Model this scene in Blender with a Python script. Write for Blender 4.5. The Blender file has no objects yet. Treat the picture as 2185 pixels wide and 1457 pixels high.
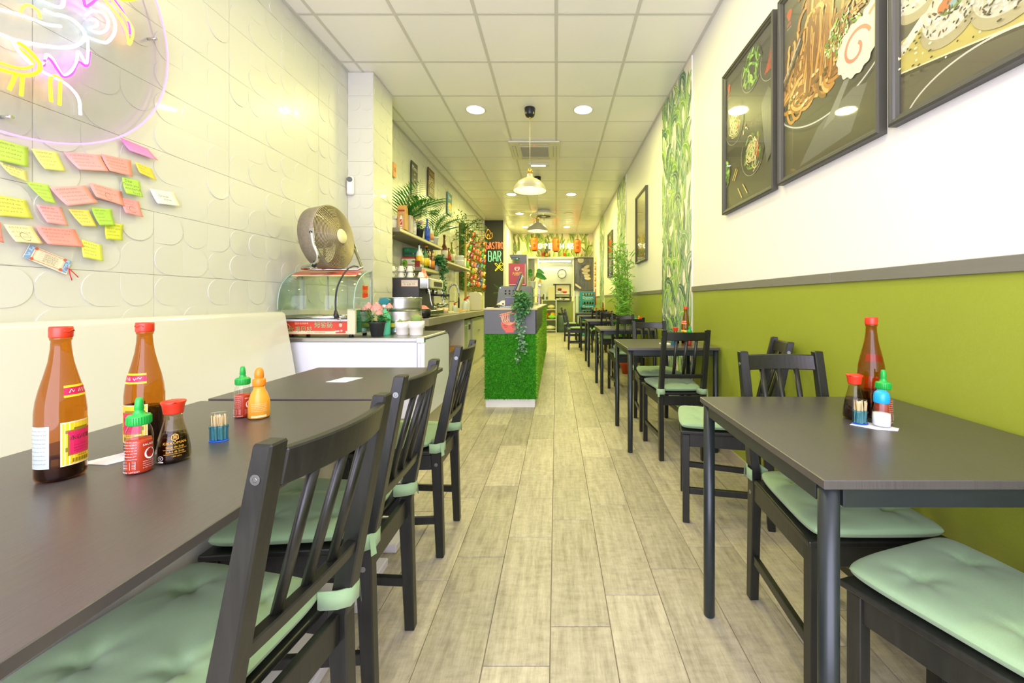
import bpy, bmesh, math, random
import numpy as np
from mathutils import Vector, Matrix
R = random.Random(7)
SC = bpy.context.scene
COL = SC.collection
PI = math.pi
F, CX, CY, CZ = 861.0, 1187.0, 640.0, 1.09       # focal length and horizon in the photograph's pixels, eye height
HC = 3.22                                          # ceiling height
XL, XR = -1.944, 1.18                              # side walls

# ---------------------------------------------------------------- camera, world, lights, exposure
cam = bpy.data.cameras.new('camera')
cam.sensor_fit = 'HORIZONTAL'; cam.sensor_width = 36.0
cam.lens = F / 2185 * 36.0
cam.shift_x = -(CX - 1092.5) / 2185
cam.shift_y = -(728.5 - CY) / 2185
cam.clip_start = 0.02
cam_o = bpy.data.objects.new('camera', cam); COL.objects.link(cam_o)
cam_o.location = (0, 0, CZ); cam_o.rotation_euler = (PI/2, 0, 0)
SC.camera = cam_o
w = bpy.data.worlds.new('daylight'); SC.world = w; w.use_nodes = True
w.node_tree.nodes['Background'].inputs[0].default_value = (0.82, 0.79, 1.0, 1)
w.node_tree.nodes['Background'].inputs[1].default_value = 3.0
LAMP_COL = (1.0, 0.96, 0.29)
def area_light(name, loc, rot, power, col, sx, sy=None, shape=None):
    l = bpy.data.lights.new(name, 'AREA'); l.energy = power; l.color = col
    l.shape = shape or 'RECTANGLE'; l.size = sx
    if sy: l.size_y = sy
    o = bpy.data.objects.new(name, l); COL.objects.link(o); o.location = loc; o.rotation_euler = rot
    return o
# daylight through the shop window behind the camera
area_light('shop_window_daylight', (-0.38, -1.45, 1.75), (PI/2, 0, 0), 100, (0.80, 0.77, 1.0), 3.0, 2.7)
SC.view_settings.view_transform = 'Standard'
SC.view_settings.look = 'None'
SC.view_settings.gamma = 1.0
SC.view_settings.use_curve_mapping = False
SC.view_settings.exposure = 0.3
DOWN_W = 17.0
PEND_W = 5.0

# ---------------------------------------------------------------- helpers
def lin(h):
    h = h.lstrip('#')
    r = []
    for i in (0, 2, 4):
        c = int(h[i:i+2], 16) / 255
        r.append(c/12.92 if c <= .04045 else ((c+.055)/1.055)**2.4)
    return tuple(r) + (1.0,)
def P(px, py, Y):
    return Vector(((px-CX)*Y/F, Y, CZ-(py-CY)*Y/F))
def PW(px, py, X):                                  # the point of the wall plane x = X seen at a pixel of the photograph
    Y = X*F/(px-CX)
    return Vector((X, Y, CZ-(py-CY)*Y/F))
MATS = {}
def M(name, hexc='#808080', rough=.5, metal=0, noise=None, bump=None, emit=0, coat=0, spec=.5, stretch=None, var=0, trans=0, sheen=0, aniso=0, sss=0):
    if name in MATS: return MATS[name]
    m = bpy.data.materials.new(name); m.use_nodes = True; MATS[name] = m
    nt = m.node_tree; b = nt.nodes['Principled BSDF']; c = lin(hexc)
    b.inputs['Base Color'].default_value = c
    b.inputs['Roughness'].default_value = rough; b.inputs['Metallic'].default_value = metal
    b.inputs['Specular IOR Level'].default_value = spec
    b.inputs['Coat Weight'].default_value = coat; b.inputs['Coat Roughness'].default_value = .04
    if trans: b.inputs['Transmission Weight'].default_value = trans
    if sheen: b.inputs['Sheen Weight'].default_value = sheen
    if aniso:
        b.inputs['Anisotropic'].default_value = aniso
        t = nt.nodes.new('ShaderNodeTangent'); t.direction_type = 'RADIAL'; t.axis = 'Z'
        nt.links.new(t.outputs[0], b.inputs['Tangent'])
    if emit:
        b.inputs['Emission Color'].default_value = c; b.inputs['Emission Strength'].default_value = emit
    tc = None
    if noise or bump:
        tc = nt.nodes.new('ShaderNodeTexCoord'); mp = nt.nodes.new('ShaderNodeMapping')
        nt.links.new(tc.outputs['Object'], mp.inputs[0])
        if stretch: mp.inputs['Scale'].default_value = stretch
    if noise:
        n = nt.nodes.new('ShaderNodeTexNoise'); n.inputs['Scale'].default_value = noise[0]; n.inputs['Detail'].default_value = 5
        nt.links.new(mp.outputs[0], n.inputs[0])
        mx = nt.nodes.new('ShaderNodeMixRGB'); a = noise[1]
        mx.inputs[1].default_value = tuple(max(0, x*(1-a)) for x in c[:3])+(1,)
        mx.inputs[2].default_value = tuple(min(1, x*(1+a)) for x in c[:3])+(1,)
        nt.links.new(n.outputs[0], mx.inputs[0]); nt.links.new(mx.outputs[0], b.inputs['Base Color'])
    if bump:
        n = nt.nodes.new('ShaderNodeTexNoise'); n.inputs['Scale'].default_value = bump[0]; n.inputs['Detail'].default_value = 4
        nt.links.new(mp.outputs[0], n.inputs[0])
        bp = nt.nodes.new('ShaderNodeBump'); bp.inputs['Strength'].default_value = bump[1]; bp.inputs['Distance'].default_value = bump[2] if len(bump) > 2 else .002
        nt.links.new(n.outputs[0], bp.inputs['Height']); nt.links.new(bp.outputs[0], b.inputs['Normal'])
    if var:
        oi = nt.nodes.new('ShaderNodeNewGeometry'); h = nt.nodes.new('ShaderNodeHueSaturation')
        mr = nt.nodes.new('ShaderNodeMapRange'); mr.inputs[3].default_value = 1-var; mr.inputs[4].default_value = 1+var
        nt.links.new(oi.outputs['Random Per Island'], mr.inputs[0]); nt.links.new(mr.outputs[0], h.inputs['Value'])
        src = b.inputs['Base Color'].links
        if src: nt.links.new(src[0].from_socket, h.inputs['Color'])
        else: h.inputs['Color'].default_value = c
        nt.links.new(h.outputs[0], b.inputs['Base Color'])
    return m
def glass(name, tint='#ffffff', refl=.9, rough=.02, fac=None):
    """thin clear sheet: tinted see-through plus a Fresnel mirror"""
    if name in MATS: return MATS[name]
    m = bpy.data.materials.new(name); m.use_nodes = True; MATS[name] = m
    nt = m.node_tree; nt.nodes.clear()
    o = nt.nodes.new('ShaderNodeOutputMaterial'); t = nt.nodes.new('ShaderNodeBsdfTransparent'); g = nt.nodes.new('ShaderNodeBsdfGlossy')
    mx = nt.nodes.new('ShaderNodeMixShader'); fr = nt.nodes.new('ShaderNodeFresnel')
    ge = nt.nodes.new('ShaderNodeNewGeometry'); mr = nt.nodes.new('ShaderNodeMapRange'); mr.inputs[3].default_value = 1.42; mr.inputs[4].default_value = 1/1.42
    nt.links.new(ge.outputs['Backfacing'], mr.inputs[0]); nt.links.new(mr.outputs[0], fr.inputs[0])
    t.inputs[0].default_value = lin(tint); g.inputs['Roughness'].default_value = rough
    g.inputs[0].default_value = (refl, refl, refl, 1)
    nt.links.new(fr.outputs[0], mx.inputs[0]); nt.links.new(t.outputs[0], mx.inputs[1]); nt.links.new(g.outputs[0], mx.inputs[2])
    nt.links.new(mx.outputs[0], o.inputs[0])
    return m
def vcol(name='print', rough=.5, coat=0, emit=0):
    if name in MATS: return MATS[name]
    m = bpy.data.materials.new(name); m.use_nodes = True; MATS[name] = m
    nt = m.node_tree; b = nt.nodes['Principled BSDF']
    a = nt.nodes.new('ShaderNodeAttribute'); a.attribute_name = 'col'
    nt.links.new(a.outputs['Color'], b.inputs['Base Color']); b.inputs['Roughness'].default_value = rough
    b.inputs['Coat Weight'].default_value = coat; b.inputs['Coat Roughness'].default_value = .03
    if emit:
        nt.links.new(a.outputs['Color'], b.inputs['Emission Color']); b.inputs['Emission Strength'].default_value = emit
    return m

class MB:
    def __init__(s): s.v = []; s.f = []; s.sm = []; s.mt = None
    def add(s, vs, fs, smooth=False):
        k = len(s.v)
        if s.mt is not None: vs = [s.mt @ Vector(p) for p in vs]
        s.v += [tuple(p) for p in vs]; s.f += [tuple(i+k for i in f) for f in fs]; s.sm += [smooth]*len(fs); return s
    def box(s, x0, x1, y0, y1, z0, z1):
        v = [(x, y, z) for x in (x0, x1) for y in (y0, y1) for z in (z0, z1)]
        return s.add(v, [(0,1,3,2),(4,6,7,5),(0,4,5,1),(2,3,7,6),(0,2,6,4),(1,5,7,3)])
    def cyl(s, p0, p1, r0, r1=None, n=12, cap=True, smooth=True):
        return s.tube([p0, p1], [r0, r0 if r1 is None else r1], n, cap=cap, smooth=smooth)
    def tube(s, pts, r, n=8, cap=True, closed=False, smooth=True, flat=1.0):
        pts = [Vector(p) for p in pts]; m = len(pts)
        rr = r if isinstance(r, (list, tuple)) else [r]*m
        vs = []; up = None
        for i, p in enumerate(pts):
            a = pts[(i-1) % m] if (i > 0 or closed) else p
            b = pts[(i+1) % m] if (i < m-1 or closed) else p
            t = (b-a)
            t = t.normalized() if t.length > 1e-9 else Vector((0, 0, 1))
            if up is None:
                up = Vector((0, 0, 1)) if abs(t.z) < .9 else Vector((0, 1, 0))
            u = t.cross(up)
            if u.length < 1e-6: u = t.orthogonal()
            u.normalize(); w_ = u.cross(t).normalized(); up = w_
            for k in range(n):
                a_ = 2*PI*k/n
                vs.append(p + (u*math.cos(a_) + w_*math.sin(a_)*flat)*rr[i])
        fs = []
        for i in range(m if closed else m-1):
            j = (i+1) % m
            for k in range(n):
                l = (k+1) % n
                fs.append((i*n+k, i*n+l, j*n+l, j*n+k))
        k0 = len(s.f)
        s.add(vs, fs, smooth)
        if cap and not closed:
            b = len(s.v)-len(vs)
            s.f += [tuple(range(b+n-1, b-1, -1)), tuple(range(b+(m-1)*n, b+m*n))]; s.sm += [False, False]
        return s
    def lathe(s, prof, c=(0, 0, 0), n=24, sx=1, sy=1, smooth=True, closed=False):
        vs = []; m = len(prof)
        for r, z in prof:
            for k in range(n):
                a = 2*PI*k/n
                vs.append((c[0]+r*sx*math.cos(a), c[1]+r*sy*math.sin(a), c[2]+z))
        fs = []
        for i in range(m if closed else m-1):
            j = (i+1) % m
            for k in range(n):
                l = (k+1) % n
                fs.append((i*n+k, i*n+l, j*n+l, j*n+k))
        s.add(vs, fs, smooth)
        if not closed:
            b = len(s.v)-len(vs)
            if prof[0][0] > 1e-5: s.f.append(tuple(range(b+n-1, b-1, -1))); s.sm.append(False)
            if prof[-1][0] > 1e-5: s.f.append(tuple(range(b+(m-1)*n, b+m*n))); s.sm.append(False)
        return s
    def prism(s, poly, a0, a1, ax='z'):
        def q(p, a):
            return {'z': (p[0], p[1], a), 'x': (a, p[0], p[1]), 'y': (p[0], a, p[1])}[ax]
        n = len(poly)
        vs = [q(p, a0) for p in poly]+[q(p, a1) for p in poly]
        fs = [tuple(range(n-1, -1, -1)), tuple(range(n, 2*n))]+[(i, (i+1) % n, n+(i+1) % n, n+i) for i in range(n)]
        return s.add(vs, fs)
    def bar(s, p0, p1, wx, wz, up=(0, 0, 1)):
        p0 = Vector(p0); p1 = Vector(p1); t = (p1-p0).normalized(); u = t.cross(Vector(up))
        if u.length < 1e-5: u = t.orthogonal()
        u.normalize(); w_ = u.cross(t).normalized()
        vs = [p+u*a*wx/2+w_*b*wz/2 for p in (p0, p1) for a, b in ((-1,-1),(1,-1),(1,1),(-1,1))]
        return s.add(vs, [(0,1,2,3),(7,6,5,4),(0,4,5,1),(1,5,6,2),(2,6,7,3),(3,7,4,0)])
    def grid(s, fn, nu, nv, smooth=True):
        vs = [fn(i/nu, j/nv) for j in range(nv+1) for i in range(nu+1)]; w_ = nu+1
        return s.add(vs, [(j*w_+i, j*w_+i+1, (j+1)*w_+i+1, (j+1)*w_+i) for j in range(nv) for i in range(nu)], smooth)
    def leaf(s, p, d, n, l, w_, fold=.25):
        p = Vector(p); d = Vector(d).normalized(); n = Vector(n)
        sd = d.cross(n)
        if sd.length < 1e-4: sd = d.orthogonal()
        sd.normalize(); up = sd.cross(d)
        q = [p, p+d*l*.45+sd*w_/2+up*w_*fold, p+d*l, p+d*l*.45-sd*w_/2+up*w_*fold, p+d*l*.5]
        return s.add(q, [(0, 1, 4), (1, 2, 4), (0, 4, 3), (4, 2, 3)])
    def build(s, name, mat, parent=None, bevel=0, seg=1, kind=None, label=None, fix=True, loc=None):
        me = bpy.data.meshes.new(name); me.from_pydata(s.v, [], s.f)
        me.polygons.foreach_set('use_smooth', s.sm)
        if fix or bevel:
            bm = bmesh.new(); bm.from_mesh(me)
            bmesh.ops.remove_doubles(bm, verts=bm.verts, dist=1e-6)
            if fix: bmesh.ops.recalc_face_normals(bm, faces=bm.faces)
            if bevel:
                ed = [e for e in bm.edges if len(e.link_faces) == 2 and e.calc_face_angle(0) > .5]
                bmesh.ops.bevel(bm, geom=ed, offset=bevel, segments=seg, affect='EDGES', profile=.5)
            bm.to_mesh(me); bm.free()
        me.materials.append(mat)
        return link(name, me, parent, kind, label, loc)
def link(name, me, parent=None, kind=None, label=None, loc=None):
    o = bpy.data.objects.new(name, me); COL.objects.link(o)
    if parent is not None: o.parent = parent
    if kind: o['kind'] = kind
    if label: o['label'] = label
    if loc is not None: o.location = loc
    return o
def tag(o, label, cat, group=None):
    o['label'] = label; o['category'] = cat
    if group: o['group'] = group
    return o
def T(name, label, cat, loc=(0, 0, 0), rz=0, group=None):
    o = bpy.data.objects.new(name, None); COL.objects.link(o)
    o.empty_display_size = .05
    o.location = loc; o.rotation_euler = (0, 0, rz)
    return tag(o, label, cat, group)
KIDS = {}
def kids(o):
    return [c for c in COL.objects if c.parent == o]
def dup(root, loc, rz, label, group=None):
    r = root.copy(); COL.objects.link(r); r.location = loc; r.rotation_euler = (0, 0, rz); r['label'] = label
    if group: r['group'] = group
    if root.name not in KIDS: KIDS[root.name] = [(c, kids(c)) for c in kids(root)]
    for c, gs in KIDS[root.name]:
        d = c.copy(); COL.objects.link(d); d.parent = r
        for g in gs:
            e = g.copy(); COL.objects.link(e); e.parent = d
    return r

_tx = {}
def glyphs(t, outline=False):
    if t in _tx: return _tx[t]
    cu = bpy.data.curves.new('t', 'FONT'); cu.body = t; cu.size = 1; cu.align_x = 'CENTER'; cu.align_y = 'CENTER'; cu.resolution_u = 2
    ob = bpy.data.objects.new('t', cu); COL.objects.link(ob)
    dg = bpy.context.evaluated_depsgraph_get(); me = bpy.data.meshes.new_from_object(ob.evaluated_get(dg))
    r = ([tuple(v.co) for v in me.vertices], [tuple(p.vertices) for p in me.polygons])
    bpy.data.objects.remove(ob); bpy.data.curves.remove(cu); bpy.data.meshes.remove(me)
    _tx[t] = r
    return r
class Decal:
    """flat print: coloured shapes laid on a surface given by map(u, v, depth)"""
    def __init__(s, mp, eps=2e-5): s.mp = mp; s.v = []; s.f = []; s.c = []; s.k = 1; s.eps = eps
    def _p(s, pts): return [tuple(s.mp(x, y, s.k*s.eps)) for x, y in pts]
    def faces(s, pts, fs, col):
        b = len(s.v); s.v += s._p(pts); s.c += [lin(col)]*len(pts); s.f += [tuple(i+b for i in f) for f in fs]; s.k += 1; return s
    def poly(s, pts, col): return s.faces(pts, [tuple(range(len(pts)))], col)
    def rect(s, x0, y0, x1, y1, col, n=1):
        pts = [(x0+(x1-x0)*i/n, y) for y in (y0, y1) for i in range(n+1)]
        return s.faces(pts, [(i, i+1, n+2+i, n+1+i) for i in range(n)], col)
    def disc(s, x, y, rx, ry, col, n=24, rot=0, a0=0, a1=2*PI):
        c, d = math.cos(rot), math.sin(rot); q = []
        for i in range(n):
            a = a0+(a1-a0)*i/(n if a1-a0 > 6.28 else n-1); X, Y = rx*math.cos(a), ry*math.sin(a); q.append((x+X*c-Y*d, y+X*d+Y*c))
        return s.poly(q, col)
    def stroke(s, pts, w_, col, w1=None):
        n = len(pts); L = []; Rr = []
        for i, (x, y) in enumerate(pts):
            a = pts[max(0, i-1)]; b = pts[min(n-1, i+1)]; dx, dy = b[0]-a[0], b[1]-a[1]; l = math.hypot(dx, dy) or 1
            ww = (w_ if w1 is None else w_+(w1-w_)*i/(n-1))/2
            L.append((x-dy/l*ww, y+dx/l*ww)); Rr.append((x+dy/l*ww, y-dx/l*ww))
        return s.faces(L+Rr, [(i, i+1, n+i+1, n+i) for i in range(n-1)], col)
    def arc(s, x, y, rx, ry, a0, a1, w_, col, n=18):
        return s.stroke([(x+rx*math.cos(a0+(a1-a0)*i/n), y+ry*math.sin(a0+(a1-a0)*i/n)) for i in range(n+1)], w_, col)
    def text(s, t, x, y, size, col, sx=1, rot=0):
        v, f = glyphs(t); c, d = math.cos(rot), math.sin(rot)
        return s.faces([(x+size*(p[0]*sx*c-p[1]*d), y+size*(p[0]*sx*d+p[1]*c)) for p in v], f, col)
    def build(s, name, parent=None, mat=None, label=None):
        me = bpy.data.meshes.new(name); me.from_pydata(s.v, [], s.f)
        at = me.color_attributes.new('col', 'FLOAT_COLOR', 'POINT')
        at.data.foreach_set('color', [x for c in s.c for x in c])
        me.materials.append(mat or vcol())
        return link(name, me, parent, None, label)
def plane_map(o, u, v):
    o, u, v = Vector(o), Vector(u), Vector(v); n = u.cross(v).normalized()
    return lambda x, y, k: o+u*x+v*y+n*k
def cyl_map(r, a0, z0, rf=None, sx=1, sy=1):
    """u = arc length to the right as seen from outside, centred on angle a0; v = height above z0"""
    def f(x, y, k):
        rr = r if rf is None else rf(z0+y)
        a = a0+x/r; q = rr+k+.0004
        return Vector((q*sx*math.cos(a), q*sy*math.sin(a), z0+y))
    return f
def scrib(d, x0, x1, y, h, col, w_=.0012, rnd=R):
    """one line of handwriting"""
    pts = []; x = x0; i = 0
    while x < x1:
        if rnd.random() < .16 and len(pts) > 2:
            d.stroke(pts, w_, col); pts = []; x += h*.5
        pts.append((x, y+h*(.5 if i % 2 else -.5)*rnd.uniform(.4, 1.3))); x += h*rnd.uniform(.2, .55); i += 1
    if len(pts) > 2: d.stroke(pts, w_, col)

# ---------------------------------------------------------------- materials
WHITE = M('white_paint', '#e9e8e4', .55, bump=(180, .08))
TILE = M('white_relief_tile', '#cfcfc4', .3, coat=.1)
GROUT = M('grout', '#b9b6a4', .8)
GREEN = M('green_gloss_paint', '#98a437', .33, noise=(2.2, .08), bump=(160, .25))
RAIL = M('grey_rail', '#77756a', .5, noise=(6, .1), stretch=(1, 1, 12))
BLACK = M('black_stained_wood', '#1f201b', .34, noise=(9, .65), bump=(14, .3, .001), stretch=(9, 9, .9))
TOPM = M('dark_tabletop_laminate', '#474341', .32, spec=.9, noise=(14, .3), bump=(16, .35, .0008), stretch=(26, 1.2, 1), coat=.05)
METAL_BK = M('dark_metal_leg', '#2b3232', .3, noise=(30, .2), metal=.3)
SAGE = M('sage_cotton', '#93b283', .85, noise=(120, .05), bump=(420, .35, .0008), stretch=(1, 5, 1), sheen=.2)
CEIL = M('ceiling_tile', '#f3f1ec', .24, bump=(260, .06), aniso=.9, spec=.6)
CEILBAR = M('white_metal_bar', '#cdccc2', .4)
LACQ = M('white_lacquer', '#d3d2c4', .25, coat=.3)
STEEL = M('brushed_steel', '#b9bab6', .3, metal=1, noise=(20, .15), stretch=(1, 1, 20))
CHROME = M('chrome', '#d8d9d8', .12, metal=1)
IRON = M('dark_plastic', '#23242a', .4)
GREYP = M('grey_panel', '#63656d', .55, noise=(40, .05))
CREAM = M('cream_plastic', '#e6e2c8', .4)
REDP = M('red_plastic', '#d8371d', .35)
GREENP = M('green_plastic', '#1ea63f', .35)
ORANGEP = M('orange_plastic', '#f08a1a', .35)
CLEAR = glass('clear_glass', '#fafdfb')
CLEARG = glass('greenish_glass', '#f8fdf8')
BROWNG = glass('brown_glass', '#e3b061')
PRINT = vcol('print', .5)
GLOSSP = vcol('gloss_print', .35, .5)
LEAFG = M('leaf_green', '#3f8a2c', .5, var=.35)
LEAFD = M('dark_leaf_green', '#2f6a35', .45, var=.4)
LEAFL = M('light_leaf_green', '#6cab2c', .5, var=.3)
STEM = M('plant_stem', '#7d8a3c', .6)
SOIL = M('soil', '#3a2c20', .9)
# ---------------------------------------------------------------- the room
def struct(name, mb, mat, **k):
    o = mb.build(name, mat, **k); o['kind'] = 'structure'; return o
YB, YK = 12.9, 14.1                                # wallpapered end wall, kitchen wall behind it
# floor of wood-look planks
def floor_mat():
    m = M('wood_look_plank', '#a89d84', .42)
    nt = m.node_tree; b = nt.nodes['Principled BSDF']; L = nt.links.new
    tc = nt.nodes.new('ShaderNodeTexCoord'); oi = nt.nodes.new('ShaderNodeObjectInfo'); ge = nt.nodes.new('ShaderNodeNewGeometry')
    ad = nt.nodes.new('ShaderNodeMath'); ad.operation = 'ADD'; L(oi.outputs['Random'], ad.inputs[0]); L(ge.outputs['Random Per Island'], ad.inputs[1])
    fr = nt.nodes.new('ShaderNodeMath'); fr.operation = 'FRACT'; L(ad.outputs[0], fr.inputs[0])
    cb = nt.nodes.new('ShaderNodeCombineXYZ')
    ml = nt.nodes.new('ShaderNodeMath'); ml.operation = 'MULTIPLY'; ml.inputs[1].default_value = 37; L(fr.outputs[0], ml.inputs[0]); L(ml.outputs[0], cb.inputs[0]); L(ml.outputs[0], cb.inputs[1])
    va = nt.nodes.new('ShaderNodeVectorMath'); L(tc.outputs['Object'], va.inputs[0]); L(cb.outputs[0], va.inputs[1])
    def ns(scale, sc, det=6):
        mp = nt.nodes.new('ShaderNodeMapping'); mp.inputs['Scale'].default_value = sc; L(va.outputs[0], mp.inputs[0])
        n = nt.nodes.new('ShaderNodeTexNoise'); n.inputs['Scale'].default_value = scale; n.inputs['Detail'].default_value = det; n.inputs['Roughness'].default_value = .65
        L(mp.outputs[0], n.inputs[0]); return n
    n1 = ns(5, (8, .8, 1)); n2 = ns(7, (2.2, 6, 1)); n3 = ns(4, (1, 1, 1), 3); n4 = ns(30, (6, 1, 1), 3)
    r1 = nt.nodes.new('ShaderNodeValToRGB'); L(n1.outputs[0], r1.inputs[0])
    r1.color_ramp.elements[0].position = .33; r1.color_ramp.elements[0].color = lin('#837a66'); r1.color_ramp.elements[1].position = .62; r1.color_ramp.elements[1].color = lin('#c6bda6')
    r2 = nt.nodes.new('ShaderNodeValToRGB'); L(n2.outputs[0], r2.inputs[0])
    r2.color_ramp.elements[0].position = .3; r2.color_ramp.elements[0].color = lin('#9c937d'); r2.color_ramp.elements[1].position = .6; r2.color_ramp.elements[1].color = lin('#c4bca5')
    mx = nt.nodes.new('ShaderNodeMixRGB'); L(n3.outputs[0], mx.inputs[0]); L(r1.outputs[0], mx.inputs[1]); L(r2.outputs[0], mx.inputs[2])
    mm = nt.nodes.new('ShaderNodeMixRGB'); mm.blend_type = 'OVERLAY'; mm.inputs[0].default_value = .22; L(mx.outputs[0], mm.inputs[1]); L(n4.outputs[0], mm.inputs[2])
    hs = nt.nodes.new('ShaderNodeHueSaturation'); mr = nt.nodes.new('ShaderNodeMapRange'); mr.inputs[3].default_value = .82; mr.inputs[4].default_value = 1.14
    L(fr.outputs[0], mr.inputs[0]); L(mr.outputs[0], hs.inputs['Value']); L(mm.outputs[0], hs.inputs['Color']); L(hs.outputs[0], b.inputs['Base Color'])
    bp = nt.nodes.new('ShaderNodeBump'); bp.inputs['Strength'].default_value = .25; bp.inputs['Distance'].default_value = .002
    L(n4.outputs[0], bp.inputs['Height']); L(bp.outputs[0], b.inputs['Normal'])
    return m
PLANK = floor_mat()
fl = struct('floor', MB().box(XL-.1, XR+.1, -1.6, 14.2, -.08, -.004), M('floor_grout', '#857c69', .85))
PL, PWD = .655, .2007
pm = None
far = MB()
for c in range(-10, 6):
    x0 = -.019+PWD*c; xa, xb = max(XL, x0+.0012), min(XR, x0+PWD-.0016)
    if xb-xa < .02: continue
    off = 1.348+.145*c
    k0 = math.ceil((-1.6-off)/PL)-1
    for k in range(k0, 26):
        ya, yb = off+k*PL+.0012, off+(k+1)*PL-.0012
        ya = max(ya, -1.6); yb = min(yb, 14.1)
        if yb-ya < .03: continue
        full = xb-xa > PWD-.004 and yb-ya > PL-.004
        vis = yb > .9 and ya < 9.5 and (xa-.0)*F/max(yb, .1)+CX > -60 and not (xb < -1.2 and ya < 4.3)
        if vis and full:
            if pm is None:
                o = MB().box(-(PWD/2-.0012), PWD/2-.0012, -(PL/2-.0012), PL/2-.0012, -.006, 0).build('plank', PLANK, fl, bevel=.0012)
                pm = o.data
            else: o = link('plank', pm, fl)
            o.location = ((xa+xb)/2, (ya+yb)/2, 0)
        else: far.box(xa, xb, ya, yb, -.006, 0)
far.build('far_planks', PLANK, fl, kind='stuff', fix=False)

# ceiling: grid of square tiles in white bars
ce = struct('ceiling', MB().box(XL-.1, XR+.1, -1.6, 14.2, HC+.02, HC+.1), M('dark_void', '#8a8878', .9))
tmesh = {}
def ctile(x0, x1, y0, y1):
    w_, h = round(x1-x0, 3), round(y1-y0, 3)
    if (w_, h) not in tmesh:
        o = MB().box(-w_/2, w_/2, -h/2, h/2, -.006, .008).build('tile', CEIL, ce, bevel=.003); tmesh[(w_, h)] = o.data
    else: o = link('tile', tmesh[(w_, h)], ce)
    o.location = ((x0+x1)/2, (y0+y1)/2, HC)
xs = [XL+.002, -1.8, -1.2, -.6, 0, .6, XR-.004]
for j in range(0, 24):
    y0, y1 = -.6+.6*j, .6*j
    for i in range(6):
        a, b_ = xs[i], xs[i+1]
        if y0 >= 10.7 and b_ < -1.37: continue
        if y0 > 12.7: continue
        if j == 10 and i == 3: continue            # the air conditioner sits here
        if y1 > YB: y1 = YB
        ctile(a+.010, b_-.010, y0+.010, y1-.010)
for i, x in enumerate(xs[1:-1]):
    MB().box(x-.012, x+.012, -.6, YB, HC-.008, HC+.006).build('grid_bar', CEILBAR, ce)
for j in range(0, 23):
    y = -.6+.6*j
    MB().box(XL, XR, y-.010, y+.010, HC-.0075, HC+.006).build('grid_bar', CEILBAR, ce)
for x in (XL+.012, XR-.012):
    MB().box(x-.012, x+.012, -.6, YB, HC-.012, HC+.006).build('edge_bar', CEILBAR, ce)

# right wall: white above, gloss green below, grey rail between, wallpapered strips
wr = struct('wall_right', MB().box(XR, XR+.12, -1.6, 14.2, 0, HC+.02), WHITE)
strips = [(3.49, 4.456), (6.77, 7.76), (9.86, 10.85)]
segs = [(-1.6, 3.49), (4.456, 6.77), (7.76, 9.86), (10.85, YB)]
for a, b_ in segs:
    MB().box(XR-.002, XR+.01, a, b_, .08, 1.164).build('lower_paint', GREEN, wr)
cuts = [-1.6, .55, 1.72, 2.95, 3.49]
rails = [(cuts[i], cuts[i+1]-.002) for i in range(4)]+segs[1:]
for a, b_ in rails:
    MB().box(XR-.012, XR+.01, a, b_, 1.162, 1.206).build('chair_rail', RAIL, wr, bevel=.002)
struct('baseboard_right', MB().box(XR-.012, XR+.005, -1.6, YB, 0, .085), M('skirting_plank', '#b3a994', .5, noise=(9, .15), stretch=(1, 1, 8)), bevel=.002)
def leafprint(d, x, y, ang, ln, wd, curl, c0, c1, rib, rnd, x0, x1, y0, y1):
    """one banana leaf with torn edges, clipped to the strip"""
    n = 12; mid = []; a = ang; px, py = x, y
    for i in range(n+1):
        mid.append((px, py, a)); px += math.cos(a)*ln/n; py += math.sin(a)*ln/n; a += curl/n
    cl = lambda p: (min(x1, max(x0, p[0])), min(y1, max(y0, p[1])))
    k0 = d.k
    for sgn, col in ((1, c0), (-1, c1)):
        d.k = k0
        e = []
        for i in range(n+1):
            t = i/n; w_ = wd*math.sin(PI*min(1, t*.93+.07))**.7
            if i % 3 == 2: w_ *= rnd.uniform(.72, .95)
            e.append((mid[i][0]-math.sin(mid[i][2])*w_*sgn+math.cos(mid[i][2])*w_*.3, mid[i][1]+math.cos(mid[i][2])*w_*sgn+math.sin(mid[i][2])*w_*.3))
        pts = [cl((m[0], m[1])) for m in mid]+[cl(q) for q in e]
        d.faces(pts, [(i, i+1, n+2+i, n+1+i) for i in range(n)], col)
        for i in range(1, n, 2):
            d.k = k0+1; d.stroke([cl(mid[i][:2]), cl(((mid[i][0]*.25+e[i][0]*.75), (mid[i][1]*.25+e[i][1]*.75)))], .004, c1 if sgn > 0 else c0)
    d.k = k0+2; d.stroke([cl((m[0], m[1])) for m in mid], .006, rib); d.k = k0+3
def wallpaper(name, mp, w_, y0, y1, parent, seed, pal, bg, s=1.0):
    rnd = random.Random(seed); d = Decal(mp, 4e-6)
    d.rect(0, y0, w_, y1, bg)
    rows = int((y1-y0)/(.17*s))+3; nq = max(2, int(w_/(.19*s)))
    for r in range(rows):
        for q in range(nq):
            bx = (q+.5*(r % 2)+rnd.uniform(-.1, .1))*w_/nq; by = y1-r*.17*s-rnd.uniform(.1, .34)*s
            for k in range(4):
                a = PI/2+rnd.uniform(-.55, .55); pc = rnd.choice(pal)
                leafprint(d, bx+rnd.uniform(-.05, .05), by, a, rnd.uniform(.24, .46)*s, rnd.uniform(.016, .034)*s, rnd.uniform(-.8, .8), pc[0], pc[1], pc[2], rnd, 0, w_, y0, y1)
            if rnd.random() < .6:
                pc = rnd.choice(pal)
                leafprint(d, bx, by+.1, PI/2+rnd.choice((-1, 1))*.4, .34, .034, rnd.choice((-1, 1))*2.4, pc[0], pc[1], pc[2], rnd, 0, w_, y0, y1)
    return d.build(name, parent)
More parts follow.
